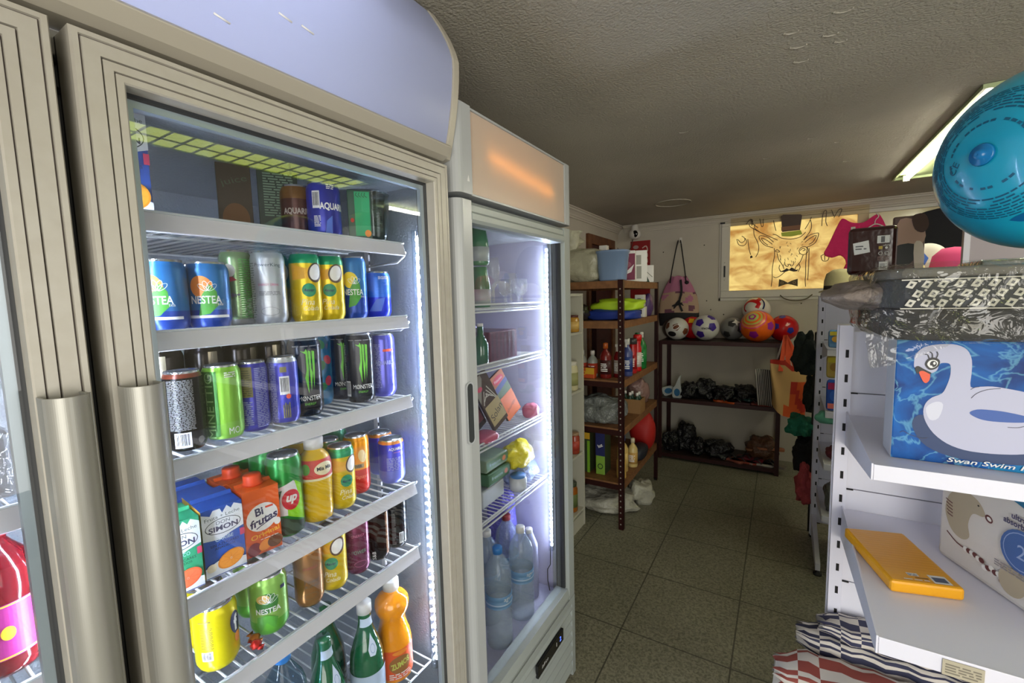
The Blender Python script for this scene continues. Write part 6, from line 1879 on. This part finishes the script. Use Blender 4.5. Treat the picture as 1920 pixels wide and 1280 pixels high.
def d_swan(d):
    W = M('printed_swan_white', (182, 184, 206), .55)
    d.poly(smooth([(.035, .075), (.06, .035), (.12, .015), (.22, .02), (.24, .05), (.1, .06), (.06, .1), (.04, .1)], 4), K('pool_shadow', (20, 50, 96)))
    d.poly(smooth(swan['body'], 3), W)
    sh_ = K('swan_fold', (190, 192, 210))
    d.poly(smooth([(.055, .12), (.07, .135), (.082, .13), (.076, .10), (.062, .095)], 3), K('swan_fold2', (206, 208, 222)))
    d.poly(smooth([(0.123, 0.117), (0.134, 0.125), (0.154, 0.126), (0.178, 0.124), (0.208, 0.117), (0.207, 0.107), (0.179, 0.103), (0.15, 0.103), (0.133, 0.108)], 3), K('ring_hole_blue', (44, 84, 160)))
    for pts, w in (([(0.124, 0.148), (0.132, 0.159), (0.147, 0.168), (0.166, 0.172)], .0012), ([(0.122, 0.166), (0.128, 0.171), (0.135, 0.173)], .001), ([(0.18, 0.093), (0.194, 0.094), (0.203, 0.098)], .001), ([(.014, .060), (.02, .064), (.03, .058), (.05, .052), (.06, .054)], .001)):
        d.stroke(smooth(pts, 4, False), w, K('swan_line', (50, 50, 70)))
    d.poly(smooth([(0.033, 0.206), (0.038, 0.211), (0.046, 0.206), (0.054, 0.201), (0.060, 0.197), (0.056, 0.193), (0.046, 0.197), (0.041, 0.196), (0.037, 0.194)], 3), bk)
    d.poly(smooth([(0.040, 0.198), (0.046, 0.201), (0.055, 0.196), (0.058, 0.193), (0.0575, 0.182), (0.053, 0.175), (0.048, 0.177), (0.043, 0.188)], 3), K('beak_orange', (226, 84, 44)))
    eye = smooth([(0.049, 0.214), (0.051, 0.224), (0.057, 0.230), (0.066, 0.230), (0.072, 0.224), (0.071, 0.214), (0.065, 0.206), (0.056, 0.204)], 3)
    d.poly(eye, bk); d.poly([(.061 + (p[0] - .061) * .72, .216 + (p[1] - .216) * .66) for p in eye], wt)
    d.ell(.062, .217, .0055, .0068, bk); d.ell(.0635, .2185, .002, .003, wt); d.ell(.0585, .2115, .0022, .002, wt)
    for pts in ([(.055, .228), (.052, .236), (.047, .237)], [(.060, .230), (.059, .239), (.055, .243)], [(.066, .230), (.068, .238), (.066, .244)]):
        d.stroke(smooth(pts, 4, False), .0016, bk)
    d.text('Swan Swim Ring', .013, .168, .0105, wt, bold=.01, shear=.25, w=.150)
packet2('swim_ring_box', 'blue boxed inflatable with a white swan picture and white script lettering', 'box', (.218, 1.272, 1.251), (1, 0), .30, .09, .268, pool_mat(), K('box_side_grey', (196, 200, 210)), d_swan)
# paper towel pack
def d_towel(d):
    tp = K('towel_taupe', (176, 164, 140)); mr = K('towel_maroon', (96, 50, 50)); pb = K('towel_blue', (64, 100, 160))
    d.poly(smooth([(.02, .125), (.03, .17), (.065, .195), (.105, .187), (.125, .165), (.12, .155), (.095, .15), (.085, .12), (.09, .09), (.07, .075), (.04, .085)], 4), tp)
    d.ell(.135, .158, .010, .008, mr, -.5); d.ell(.136, .158, .006, .004, wt, -.5); d.ell(.108, .176, .0025, .002, bk)
    for k in range(5): d.stroke([(.020 + k * .002, .155 - k * .008), (.030, .152 - k * .008), (.040 + k * .001, .150 - k * .008)], .0026, mr)
    d.stroke(smooth([(.03, .075), (.06, .06), (.09, .058)], 3, False), .003, mr)
    rdd = random.Random(5)
    for k in range(12):
        d.ell(.085 + k * .0085, .056 - k * .0012 + rdd.uniform(-.006, .006), .007, .006, mr if k % 2 else wt)
    d.ell(.20, .05, .03, .03, tp)
    d.ell(.215, .125, .046, .046, pb); d.ell(.215, .125, .040, .040, K('towel_pale', (150, 170, 206))); d.ell(.215, .125, .038, .038, pb)
    d.text('2', .03, .215, .125, K('towel_pale'))
    d.text('ultra', .013, .205, .195, K('towel_ink', (70, 66, 100)), bold=.03)
    d.text('absorbente', .013, .21, .180, K('towel_ink'), bold=.03, w=.075)
    d.lines(.16, .23, .068, .084, 3, K('towel_grey', (140, 136, 140)), 3)
    d.poly(smooth([(.11, .245), (.15, .238), (.2, .225), (.28, .20), (.33, .19), (.33, .25), (.11, .252)], 3), K('towel_teal', (24, 110, 150)))
packet2('paper_towel_pack', 'large white kitchen-roll pack with a beige bird and blue badge', 'pack', (.357, 1.49, .951), (.40, -.917), .36, .20, .252, M('pack_white_film', (214, 210, 204), .3, bump=(12, .4, .01)), M('pack_white_film'), d_towel, bevel=.012)
# yellow flat pack
yl = M('yellow_plastic_pack', (232, 164, 24), .3, bump=(40, .3, .004))
def d_yel(d):
    d.rect(.085, .118, .008, .040, K('label_white2', (224, 222, 214))); d.rect(.089, .114, .014, .032, K('label_inkbox', (80, 90, 110)))
    d.rect(.045, .066, .028, .040, K('label_white2')); d.lines(.046, .064, .029, .038, 3, K('label_inkbox'), 3)
    d.lines(.03, .08, .012, .018, 1, K('label_white2'), 9); d.stroke([(.055, .022), (.08, .022)], .003, K('darkseam', (120, 80, 10)))
    for k in range(16): d.stroke([(.006, .055 + k * .011), (.124, .055 + k * .011)], .0012, K('yel_shade', (214, 146, 22)))
packet2('yellow_packet', 'flat yellow plastic-wrapped pack lying on the lower white shelf', 'packet', (.226, 1.237, .951), (.140, .038), .135, .24, .028, yl, yl, None, bevel=.006, top=yl, topdeco=d_yel)
b = B().lathe([(0, 0), (.009, 0), (.009, .002), (0, .002)], 14, M('steel_eyelet', (130, 126, 120), .3, .8), T=Matrix.Translation((.196, 1.466, .966)) @ Matrix.Rotation(R(-90), 4, 'Y'))
# striped rolls on the low shelf
def towel_stack(label, x0, x1, y0, y1, z0, z1, ca, cb_, per=.018, seed=1, skew=0.0):
    t = thing('folded_towel', label, 'towel', ((x0 + x1) / 2, (y0 + y1) / 2, z0))
    m1, m2 = M('towel_%d_%d' % ca[:2], ca, .85), M('towel_%d_%d' % cb_[:2], cb_, .85)
    n = 40
    NR = 48
    ring = []
    for k in range(NR):
        a = 2 * PI * k / NR
        sx = math.copysign(abs(math.cos(a)) ** .5, math.cos(a)); sz = math.copysign(abs(math.sin(a)) ** .6, math.sin(a))
        ring.append((sx, sz))
    cx, cy = (x0 + x1) / 2, (y0 + y1) / 2
    rings = []
    for i in range(n + 1):
        x = x0 + (x1 - x0) * i / n
        e = min(1, .55 + i / 6)
        w = .006 * math.sin(i * 1.9 + seed) + skew * (x - x0)
        rings.append([(x - cx + .012 * math.sin(k * 1.3 + seed) * (1 if i == 0 else .0), w + sx * (y1 - y0) / 2 * e, (z1 - z0) / 2 + sz * (z1 - z0) / 2 * e + .002 * math.sin(i + k)) for k, (sx, sz) in enumerate(ring)])
    vs = [v for r_ in rings for v in r_]; fs = []; ms = []
    for i in range(n):
        for k in range(NR):
            j = (k + 1) % NR
            fs.append((i * NR + k, i * NR + j, (i + 1) * NR + j, (i + 1) * NR + k))
            band = (k // 2) % 2
            if i < 5: band = (k // 2 + i // 2) % 2
            ms.append(m1 if band else m2)
    fs.append(tuple(reversed(range(NR)))); ms.append(m2); fs.append(tuple(n * NR + k for k in range(NR))); ms.append(m2)
    b = B(); b.add(vs, fs, ms, True)
    b.build('towel_body', t)
    return t
wc = (206, 200, 190)
towel_stack('navy and white striped rolled textile sticking out under the lower shelf', .075, 1.10, 1.54, 1.66, .503, .575, (52, 54, 78), wc, seed=2)
towel_stack('second navy and white striped roll behind the first, just above it', .13, 1.08, 1.545, 1.655, .577, .62, (56, 58, 84), wc, seed=5)
towel_stack('red and white striped rolled textile below the navy one', .015, 1.06, 1.37, 1.535, .434, .555, (146, 70, 60), wc, seed=3)
towel_stack('lower red and white striped rolled textile nearest the viewer', .08, 1.02, 1.17, 1.365, .434, .515, (140, 66, 62), wc, seed=4)
towel_stack('plain navy and white striped roll supporting the upper navy rolls', .12, 1.05, 1.545, 1.655, .434, .50, (54, 56, 80), wc, seed=7)
# wrapped quilt on top of the near shelving
def quilt():
    t = thing('wrapped_quilt', 'charcoal quilt with white diamond border wrapped in clear plastic on top of the shelving', 'quilt', (.60, 1.42, 1.528))
    q1 = M('quilt_charcoal', (60, 60, 62), .85); q2 = M('quilt_grey', (120, 118, 112), .85); q3 = M('quilt_taupe', (132, 120, 110), .6, bump=(16, .8, .03))
    x0, x1, y0, y1 = -.42, .42, -.27, .24
    def body(zb, zt, mat, ins=0.0):
        return [(x0 + .05, y0), (x1, y0), (x1, y1), (x0 + .03, y1), (x0 + .005, y1 - .06), (x0, y0 + .08), (x0 + .012, y0 + .03), (x0 + .028, y0 + .009)]
    o1 = body(0, 0, q1)
    B().prism(o1, 'z', .0, .062, q1).build('quilt_body', t, bevel=.018, seg=4, angle=50)
    B().prism([(p[0] * 1.0, p[1] + .004) for p in o1], 'z', .062, .122, K('quilt_band', (70, 72, 74), .85)).build('border_layer', t, bevel=.012, seg=4, angle=50)
    B().prism([(p[0] - .004, p[1] + .016) for p in o1], 'z', .120, .142, q2).build('folded_top', t, bevel=.010, seg=3, angle=50)
    c = B()
    yf = y0 - .0005 + .004
    d = Dec(c, plane_fn((0, yf, .062), (1, 0, 0), (0, 0, 1)), step=0, lift=.0008, d=0)
    ww = K('quilt_white', (196, 194, 182), .8); dk = K('quilt_dark', (66, 68, 70), .85)
    xx = x0 + .035
    k = 0
    while xx < x1 - .02:
        for j in range(3):
            z = .011 + j * .018
            xs = xx + (.010 if j % 2 else 0)
            for (q, m, lf) in ((.0088, ww, .0008), (.0032, dk, .0012)):
                d.l = lf
                d.poly([(xs - q * 1.0, z - q * .5), (xs + q * .2, z - q * .9), (xs + q, z + q * .5), (xs - q * .2, z + q * .9)], m)
            d.ell(xs + .0115, z + .007, .0022, .0022, ww)
        xx += .023
        k += 1
    d.stroke([(x0 + .02, .0565), (x1, .0565)], .0022, ww); d.stroke([(x0 + .02, .0005), (x1, .0005)], .0022, ww)
    c.build('diamond_border', t)
    # crinkled clear plastic
    fm = film('quilt_film', (240, 240, 236), .07, 1.6, 15, 1.0)
    f = B()
    def ff(u, v):
        a = 2 * PI * u
        sg = lambda q, p: math.copysign(abs(q) ** p, q)
        x = (x0 + x1) / 2 + ((x1 - x0) / 2 + .022) * sg(math.cos(a), .35)
        y = (y0 + y1) / 2 + ((y1 - y0) / 2 + .014) * sg(math.sin(a), .35)
        z = -.004 + .156 * v
        e = 1 - .10 * (max(0, abs(v - .5) - .38) * 6) ** 2
        n = noise.noise(Vector((x * 14, y * 14, z * 22))) * .012 + noise.noise(Vector((x * 40, y * 40, z * 50))) * .004
        return Vector((x * e + n * math.cos(a), y * e + n * math.sin(a), z))
    f.grid(ff, 170, 16, fm)
    f.build('plastic_wrap', t)
    g = B()
    def gg(u, v):
        x = x0 - .045 + .16 * u + .02 * v
        y = y0 - .012 - .012 * v
        z = .06 - .115 * v * (1 - .75 * u ** 1.5) + .0
        n = noise.noise(Vector((x * 30, 3, z * 30)))
        return Vector((x + .006 * noise.noise(Vector((z * 40, 1, x * 20))), y + .016 * n, z))
    g.grid(gg, 40, 30, fm)
    g.build('plastic_flap', t)
    e_ = B(); blob(e_, (x0 - .0, -.03, .088), (.095, .17, .036), q3, 5, 2.2, .15, 6, 40, 22, flat=False)
    e_.build('bunched_end', t)
    return t
quilt()
# brown pack and picture pack on top
zt = 1.672
def d_choc(d, w, h):
    d.poly([(-.042, .086), (-.008, .092), (-.004, .060), (-.038, .054)], K('sticker', (196, 196, 190)))
    d.lines(-.036, -.012, .068, .082, 2, K('sticker_ink', (80, 80, 80)), 3)
    d.rect(.010, .036, .082, .102, K('sticker', (196, 196, 190))); d.rect(.018, .026, .084, .100, K('sticker_ink', (80, 80, 80)))
    d.rect(.014, .022, .066, .074, K('choc_yellow', (176, 150, 40))); d.text('ultra', .006, .030, .080 - .004, K('sticker'), w=.014)
    d.ell(.030, .069, .003, .003, K('sticker')); d.ring(.018, .055, .004, .004, .001, K('sticker')); d.ring(.031, .055, .004, .004, .001, K('sticker'))
    d.rect(.016, .034, .010, .032, K('sticker')); d.lines(.018, .032, .013, .028, 5, K('sticker_ink'), 2)
    d.lines(.012, .036, .036, .048, 4, K('choc_faint', (110, 84, 76)), 2)
chm = M('chocolate_film', (46, 16, 14), .12, bump=(9, .25, .01))
packet('coffee_pack', 'glossy dark brown pack with white stickers on top of the wrapped quilt', 'pack', .205, 1.56, zt, .105, .07, .128, chm, chm, d_choc, rz=R(-6), bevel=.010)
def d_pic(d, w, h):
    sk = K('pic_skin', (176, 140, 130)); 
    d.poly(smooth([(-.02, .15), (.02, .14), (.035, .10), (.02, .07), (-.01, .06), (-.03, .09)], 3), sk)
    d.poly(smooth([(-.03, .075), (.012, .08), (.012, .035), (-.012, .02), (-.03, .04)], 3), K('pic_black', (30, 30, 34)))
    d.poly(smooth([(.012, .08), (.03, .08), (.034, .02), (.018, .0)], 3), K('pic_pale', (206, 190, 184)))
    d.poly(smooth([(.005, .155), (.03, .16), (.04, .13), (.03, .11), (.012, .12)], 3), K('pic_hair', (70, 44, 40)))
packet('hosiery_pack', 'pack with a muted photo print, to the right of the brown pack', 'pack', .294, 1.64, zt, .068, .02, .158, K('pic_ground', (96, 72, 72)), K('pic_ground'), d_pic, rz=R(-4), bevel=.004)
# flat wrapped stack behind: clear tray edge under the hats
t = thing('flat_packet', 'flat clear-wrapped packet with pale edge lying behind the photo pack', 'packet', (.53, 1.60, zt))
B().box(-.12, .16, -.08, .08, 0, .02, M('pale_edge_pack', (176, 168, 160), .3)).build('packet_body', t, bevel=.003)
B().box(-.123, .163, -.083, .083, -.0005, .022, film('crinkle_film', (225, 228, 230), .06, 1.5, 28, .7)).build('wrapping_film', t, bevel=.003)
# beach ball
t = thing('beach_ball', 'large turquoise inflatable ball printed with rings of text hanging from the ceiling', 'ball', (.431, 1.261, 1.699))
rb_ = .17
tq = M('turquoise_vinyl', (16, 150, 184), .28, coat=.3, var=(5, (24, 166, 196)))
b = B()
b.grid(lambda u, v: Vector((rb_ * math.cos(-PI / 2 + PI * v) * math.cos(2 * PI * u), rb_ * math.cos(-PI / 2 + PI * v) * math.sin(2 * PI * u), rb_ + rb_ * math.sin(-PI / 2 + PI * v))), 64, 40, tq)
b.build('ball_body', t)
vd = Vector((.24866, .94878, .19491)); cc = Vector((.431, 1.261, .239))   # seen from the aisle
# direction on the ball where the valve sits
k_ = vd.dot(cc); disc = k_ * k_ - (cc.length_squared - rb_ ** 2)
hit = vd * (k_ - math.sqrt(max(disc, 0))) - cc
vn = hit.normalized()
c = B()
d = Dec(c, ball_fn((0, 0, rb_), vn, (.3, 0, 1), rb_), step=.012, both=True, lift=.0006, d=.0001)
tx = K('ball_text', (10, 84, 116)); rd9 = random.Random(9)
for ring in range(9):
    rr0 = .060 if ring == 0 else .078 + ring * .0085
    a = 0
    vs, fs = [], []
    hh = .005 if ring == 0 else .0038
    while a < 2 * PI:
        w = rd9.uniform(.010, .024) / rr0 if ring else rd9.uniform(.006, .010) / rr0
        if rd9.random() > .12 and (ring or (a > .4 and a < 5.6)):
            nseg = 3
            o = len(vs)
            for s_ in range(nseg + 1):
                aa = a + w * s_ / nseg
                for q in (0, 1): vs.append(((rr0 + q * hh) * math.cos(aa), (rr0 + q * hh) * math.sin(aa)))
            for s_ in range(nseg): fs.append((o + 2 * s_, o + 2 * s_ + 1, o + 2 * s_ + 3, o + 2 * s_ + 2))
        a += w + (.003 / rr0)
    for f_ in fs: pass
    c.add([d.fn(x, y, d.l) for x, y in vs], [tuple(reversed(f_)) for f_ in fs], tx)
d.text('CE', .016, -.050, -.022, K('ball_text'), rot=1.2)
d.ring(.055, .050, .012, .012, .002, tx)
d.stroke([(.048, .044), (.062, .057)], .002, tx)
d.poly(smooth([(.05, -.16), (.11, -.11), (.14, -.06), (.19, -.09), (.14, -.17)], 3), M('deep_blue_patch', (8, 96, 150), .3))
c.build('printed_text', t)
c = B()
q = vn.to_track_quat('Z', 'Y').to_matrix().to_4x4()
c.lathe([(0, .002), (.020, .002), (.018, .006), (.010, .006), (.008, .012), (.003, .014), (0, .012)], 24, M('valve_blue', (16, 110, 170), .2), T=Matrix.Translation(Vector((0, 0, rb_)) + vn * rb_) @ q)
c.build('valve', t)
B().tube([(0, 0, 2 * rb_ - .002), (0, 0, ZC - 1.699)], .0015, M('nylon_string', (220, 220, 220), .4), 5).build('string', t)
t = thing('inflatable', 'brown and white inflatable partly hidden behind the turquoise ball', 'inflatable', (.745, 1.93, 1.95))
b = B(); blob(b, (0, 0, .12), (.13, .12, .12), M('white_vinyl', (206, 204, 204), .3), 3, 2, .02, 2, 32, 20, flat=False, matf=lambda u, v: M('brown_vinyl', (86, 50, 38), .3) if u > .42 and u < .8 and v < .88 and v > .55 else M('white_vinyl'))
b.build('inflatable_body', t)
B().tube([(0, 0, .235), (0, 0, ZC - 1.95)], .0015, M('nylon_string'), 5).build('string', t)

# ------------------------------------------------------------------ contents of the slim fridge
z1_, z2_, z3_, z4_ = [z + .003 for z in SZ2]
gpk = G('green_tinted_bottle', (120, 190, 150), 1.0, .03, 1.5)
for i, (y, zz, l) in enumerate(((1.195, 0, 'green-tinted bottle, lower of two stacked at the left of the slim fridge'), (1.193, .135, 'green-tinted bottle, upper of two stacked at the left of the slim fridge'))):
    t = thing('small_bottle', l, 'bottle', (-.845, y, z1_ + zz))
    B().lathe([(0, 0), (.030, 0), (.032, .008), (.032, .07), (.028, .095), (.024, .115), (.024, .13), (0, .131)], 20, M('green_soda_fill', (70, 128, 92), .15, coat=.5)).build('bottle_body', t)
    B().lathe([(.0326, .012), (.0326, .058)], 20, K('pale_sleeve', (170, 178, 176))).build('label', t)
cg_ = M('clear_goblet', (206, 208, 220), .08, alpha=.3, coat=.8)
for i, (x, y, h, l) in enumerate(((-.87, 1.305, .17, 'clear tilted plastic goblet, tallest in the slim fridge'), (-.855, 1.36, .095, 'short clear goblet beside the tall one in the slim fridge'), (-.87, 1.425, .12, 'clear straight tumbler in the slim fridge'), (-.86, 1.485, .10, 'small clear cup with bright rim in the slim fridge'), (-.90, 1.53, .10, 'small clear cup nearest the light strip in the slim fridge'))):
    t = thing('plastic_goblet', l, 'cup', (x, y, z1_))
    B().lathe([(0, .001), (.024, .001), (.024, .004), (.006, .008), (.005, h * .35), (.022, h * .5), (.026, h * .8), (.023, h)], 24, cg_).build('cup_wall', t)
packet('box', 'pale grey box at the back of the top shelf of the slim fridge', 'box', -1.0, 1.17, z1_, .09, .09, .12, K('greyish', (150, 150, 140)), K('greyish'), rz=R(90))
t = bottle('green glass bottle at the left of the second shelf of the slim fridge', 'small_bottle', [(.022, 0), (.026, .005), (.026, .07), (.012, .10), (.010, .13)], M('green_bottle_glass'), cap=(.011, .128, .138), cap_col=wp)
place(t, -.85, 1.19, z2_)
packet('drinks_crate', 'wine-coloured shrink-wrapped pack on the second shelf of the slim fridge', 'pack', -.84, 1.32, z2_, .18, .16, .105, K('wine_pack', (92, 36, 58), .3), K('wine_pack'), lambda d, w, h: [d.rect(-w * .45 + k * w * .15, -w * .38 + k * w * .15, .01, h * .95, K('wine_dark', (66, 22, 44))) for k in range(6)], rz=R(90))
soft('plastic_bag', 'crumpled clear film pile behind the wine-coloured pack in the slim fridge', 'bag', -1.10, 1.38, z2_, (.11, .13, .07), M('lilac_film', (146, 140, 176), .2, bump=(24, 1.0, .03)), 70, 2.3, .25, 7)
def ham(label, x, y, z, rz, front, deco, tilt, w=.095, h=.17):
    t = packet('sliced_meat_pack', label, 'pack', x, y, z, w, .012, h, front, K('pack_edge', (60, 50, 50), .3), deco, bevel=.003)
    t.rotation_euler = (R(tilt), R(-22), rz)
    return t
def d_h1(d, w, h):
    d.poly([(-w * .5, h * .55), (w * .1, h * .9), (w * .1, h * .98), (-w * .5, h * .98)], K('silverfoil', (150, 146, 136), .2))
    for k in range(6): d.stroke([(-w * .4 + k * .01, h * .5 + k * .01), (-w * .1 + k * .01, h * .7 - k * .012)], .004, K('silverfoil2', (200, 196, 186), .2))
    d.rect(-w * .45, w * .45, h * .08, h * .46, K('ham_beige', (176, 158, 110)))
    d.text('Solan', .024, .002, h * .26, K('ham_ink', (56, 44, 36)), rot=.25, w=w * .8)
    d.ell(-w * .25, h * .78, .014, .008, K('pink_tag', (214, 70, 100)))
def d_h2(d, w, h):
    d.rect(-w * .5, w * .5, 0, h * .5, K('ham_orange', (216, 110, 50)))
    d.poly([(-w * .5, h * .5), (w * .5, h * .5), (w * .5, h * .7), (-w * .5, h * .62)], K('ham_green', (80, 100, 60)))
    d.poly([(-w * .5, h * .62), (w * .5, h * .7), (w * .5, h * .8), (-w * .5, h * .74)], K('ham_blue', (60, 70, 130)))
    d.ell(0, h * .86, w * .36, h * .08, K('ham_pink', (206, 60, 90))); d.text('Palacios', .010, 0, h * .86, wt, w=w * .55)
    d.text('chorizo', .013, 0, h * .22, K('ham_ink', (56, 44, 36)), rot=.2, w=w * .7)
ham('beige sliced-meat pack with dark script leaning in the slim fridge', -.835, 1.285, z3_ + .03, R(90), K('ham_base1', (80, 66, 56), .2), d_h1, -14, h=.20)
ham('orange sliced-meat pack with a pink oval leaning in the slim fridge', -.86, 1.415, z3_ + .03, R(90), K('ham_base2', (196, 130, 100), .2), d_h2, -14, h=.18)
ham('dark film-wrapped meat pack, leftmost in the slim fridge', -.86, 1.185, z3_ + .03, R(90), K('ham_base3', (44, 34, 34), .2), lambda d, w, h: d.rect(-w * .4, w * .4, h * .1, h * .3, K('ham_maroon', (90, 30, 44))), -12, h=.19)
soft('wrapped_bundle', 'small pink and white packet at the right of the third shelf in the slim fridge', 'pack', -.845, 1.51, z3_, (.03, .035, .03), M('pink_sweet_pack', (206, 120, 140), .25), 71, 2.4, .2, 5)
soft('wrapped_bundle', 'pink cured-meat packet lying flat at the left of the third shelf', 'pack', -.835, 1.17, z3_, (.04, .05, .016), M('rose_pack', (186, 90, 110), .25), 72, 3, .1, 5)
def d_gp(d, w, h):
    d.rect(-w * .5, w * .5, h * .25, h * .85, K('butter_green', (70, 110, 66))); d.ell(w * .3, h * .5, h * .28, h * .22, K('butter_orange', (196, 110, 60))); d.text('frescos', .012, -w * .12, h * .55, K('pale', (200, 222, 226)), w=w * .5)
for i, (x, y, zz, l) in enumerate(((-.87, 1.30, .118, 'pale green butter pack, uppermost of the stack in the slim fridge'), (-.865, 1.305, .068, 'green butter pack in the middle of the stack in the slim fridge'), (-.87, 1.27, .0, 'white tub pack at the bottom of the green stack in the slim fridge'))):
    packet('butter_pack', l, 'pack', x, y, z4_ + zz, .15, .10, .045 if i < 2 else .062, K(('pgreen', 'mgreen', 'wgrey')[i], ((120, 140, 110), (60, 100, 60), (176, 180, 180))[i], .3), K(('pgreen', 'mgreen', 'wgrey')[i]), d_gp if i < 2 else None, rz=R(92), bevel=.006)
t = jar('small white yoghurt tub with blue lid beside the butter stack', -.845, 1.40, z4_, .034, .06, (196, 198, 200), (70, 120, 180), 'yoghurt_tub', None, 'tub')
soft('plastic_bag', 'bright yellow plastic bag on the fourth shelf of the slim fridge', 'bag', -.88, 1.46, z4_ + .07, (.05, .07, .055), M('yellow_bag', (222, 206, 40), .3, bump=(22, .8, .03)), 73, 2.2, .28, 6)
soft('plastic_bag', 'blue-white crumpled bag under the yellow bag in the slim fridge', 'bag', -.90, 1.49, z4_, (.07, .09, .042), M('bluewhite_film', (150, 164, 206), .2, bump=(24, 1.0, .03)), 74, 2.4, .2, 6)
# big water bottles at the bottom of the slim fridge
wp_ = [(.036, 0), (.046, .006), (.048, .02)]
for k in range(9):
    zz = .026 + k * .021
    wp_ += [(.048, zz), (.0455, zz + .008), (.048, zz + .016)]
wp_ += [(.048, .225), (.047, .265), (.040, .295), (.022, .325), (.0155, .335), (.0155, .345)]
wfill = M('bottled_water', (150, 168, 180), .06, trans=.0, coat=.7)
wbt = M('clear_water_bottle', (172, 190, 206), .08, alpha=.38, coat=.8)
def wlab(d): d.rect(-.15, .15, .155, .20, M('water_label', (96, 140, 176), .35)); d.rect(-.15, .15, .168, .173, K('pale_label', (178, 196, 214))); d.text('agua', .016, 0, .185, wt)
big = bottle('large clear water bottle with a blue cap at the bottom of the slim fridge', 'water_bottle', wp_, wbt, deco=wlab, cap=(.0175, .338, .36), cap_col=M('blue_cap', (40, 120, 190), .4))
place(big, -.832, 1.225, .407, -10)
b2 = bottle('large clear water bottle with a white cap beside the blue-capped one', 'water_bottle', wp_, wbt, deco=wlab, cap=(.0175, .338, .36), cap_col=wp)
place(b2, -.832, 1.385, .407, -10)
b3_ = bottle('large clear water bottle with a red cap behind the white-capped one', 'water_bottle', wp_, wbt, deco=wlab, cap=(.0175, .338, .36), cap_col=M('red_cap'))
place(b3_, -.93, 1.44, .407, 20); b3_.location.z = .407
b4_ = dup(b2, (-.93, 1.30, .407), 'large clear water bottle with a white cap in the back row left', F)
t = bottle('narrow frosted bottle at the right behind the water bottles in the slim fridge', 'water_bottle', [(.03, 0), (.036, .006), (.036, .22), (.02, .26), (.012, .28)], M('frosted_lilac', (150, 152, 180), .35), cap=(.015, .27, .29), cap_col=wp)
place(t, -.86, 1.50, .407, 0)
soft('plastic_bag', 'violet-blue shrink-wrapped pack hanging high at the right of the slim fridge bottom', 'bag', -.99, 1.50, .407, (.06, .05, .24), M('violet_film', (104, 96, 190), .2, bump=(26, 1.0, .03)), 75, 3.2, .12, 7, nu=44, nv=30)


# thin cord drooping from the window sill behind the quilt
b = B().tube(smooth([(-.02, 4.872, 1.60), (.02, 4.865, 1.565), (.10, 4.86, 1.545), (.18, 4.862, 1.56), (.23, 4.872, 1.60)], 4, False), .005, M('olive_cord', (90, 84, 60), .6), 6)
setp(b.build('cord'), 'thin olive cord drooping under the window sill', 'cord')
# price strip on the lower shelf edge
t = thing('price_card', 'beige printed price card clipped on the lower white shelf edge', 'card', (.30, 1.057, .916))
b = B().box(-.028, .028, -.0015, 0, 0, .030, K('card_beige', (176, 168, 146)))
Dec(b, plane_fn((0, -.0015, .015), (1, 0, 0), (0, 0, 1)), step=0).lines(-.024, .024, -.010, .011, 4, K('card_ink', (120, 114, 100)), 6)
b.build('card_body', t)
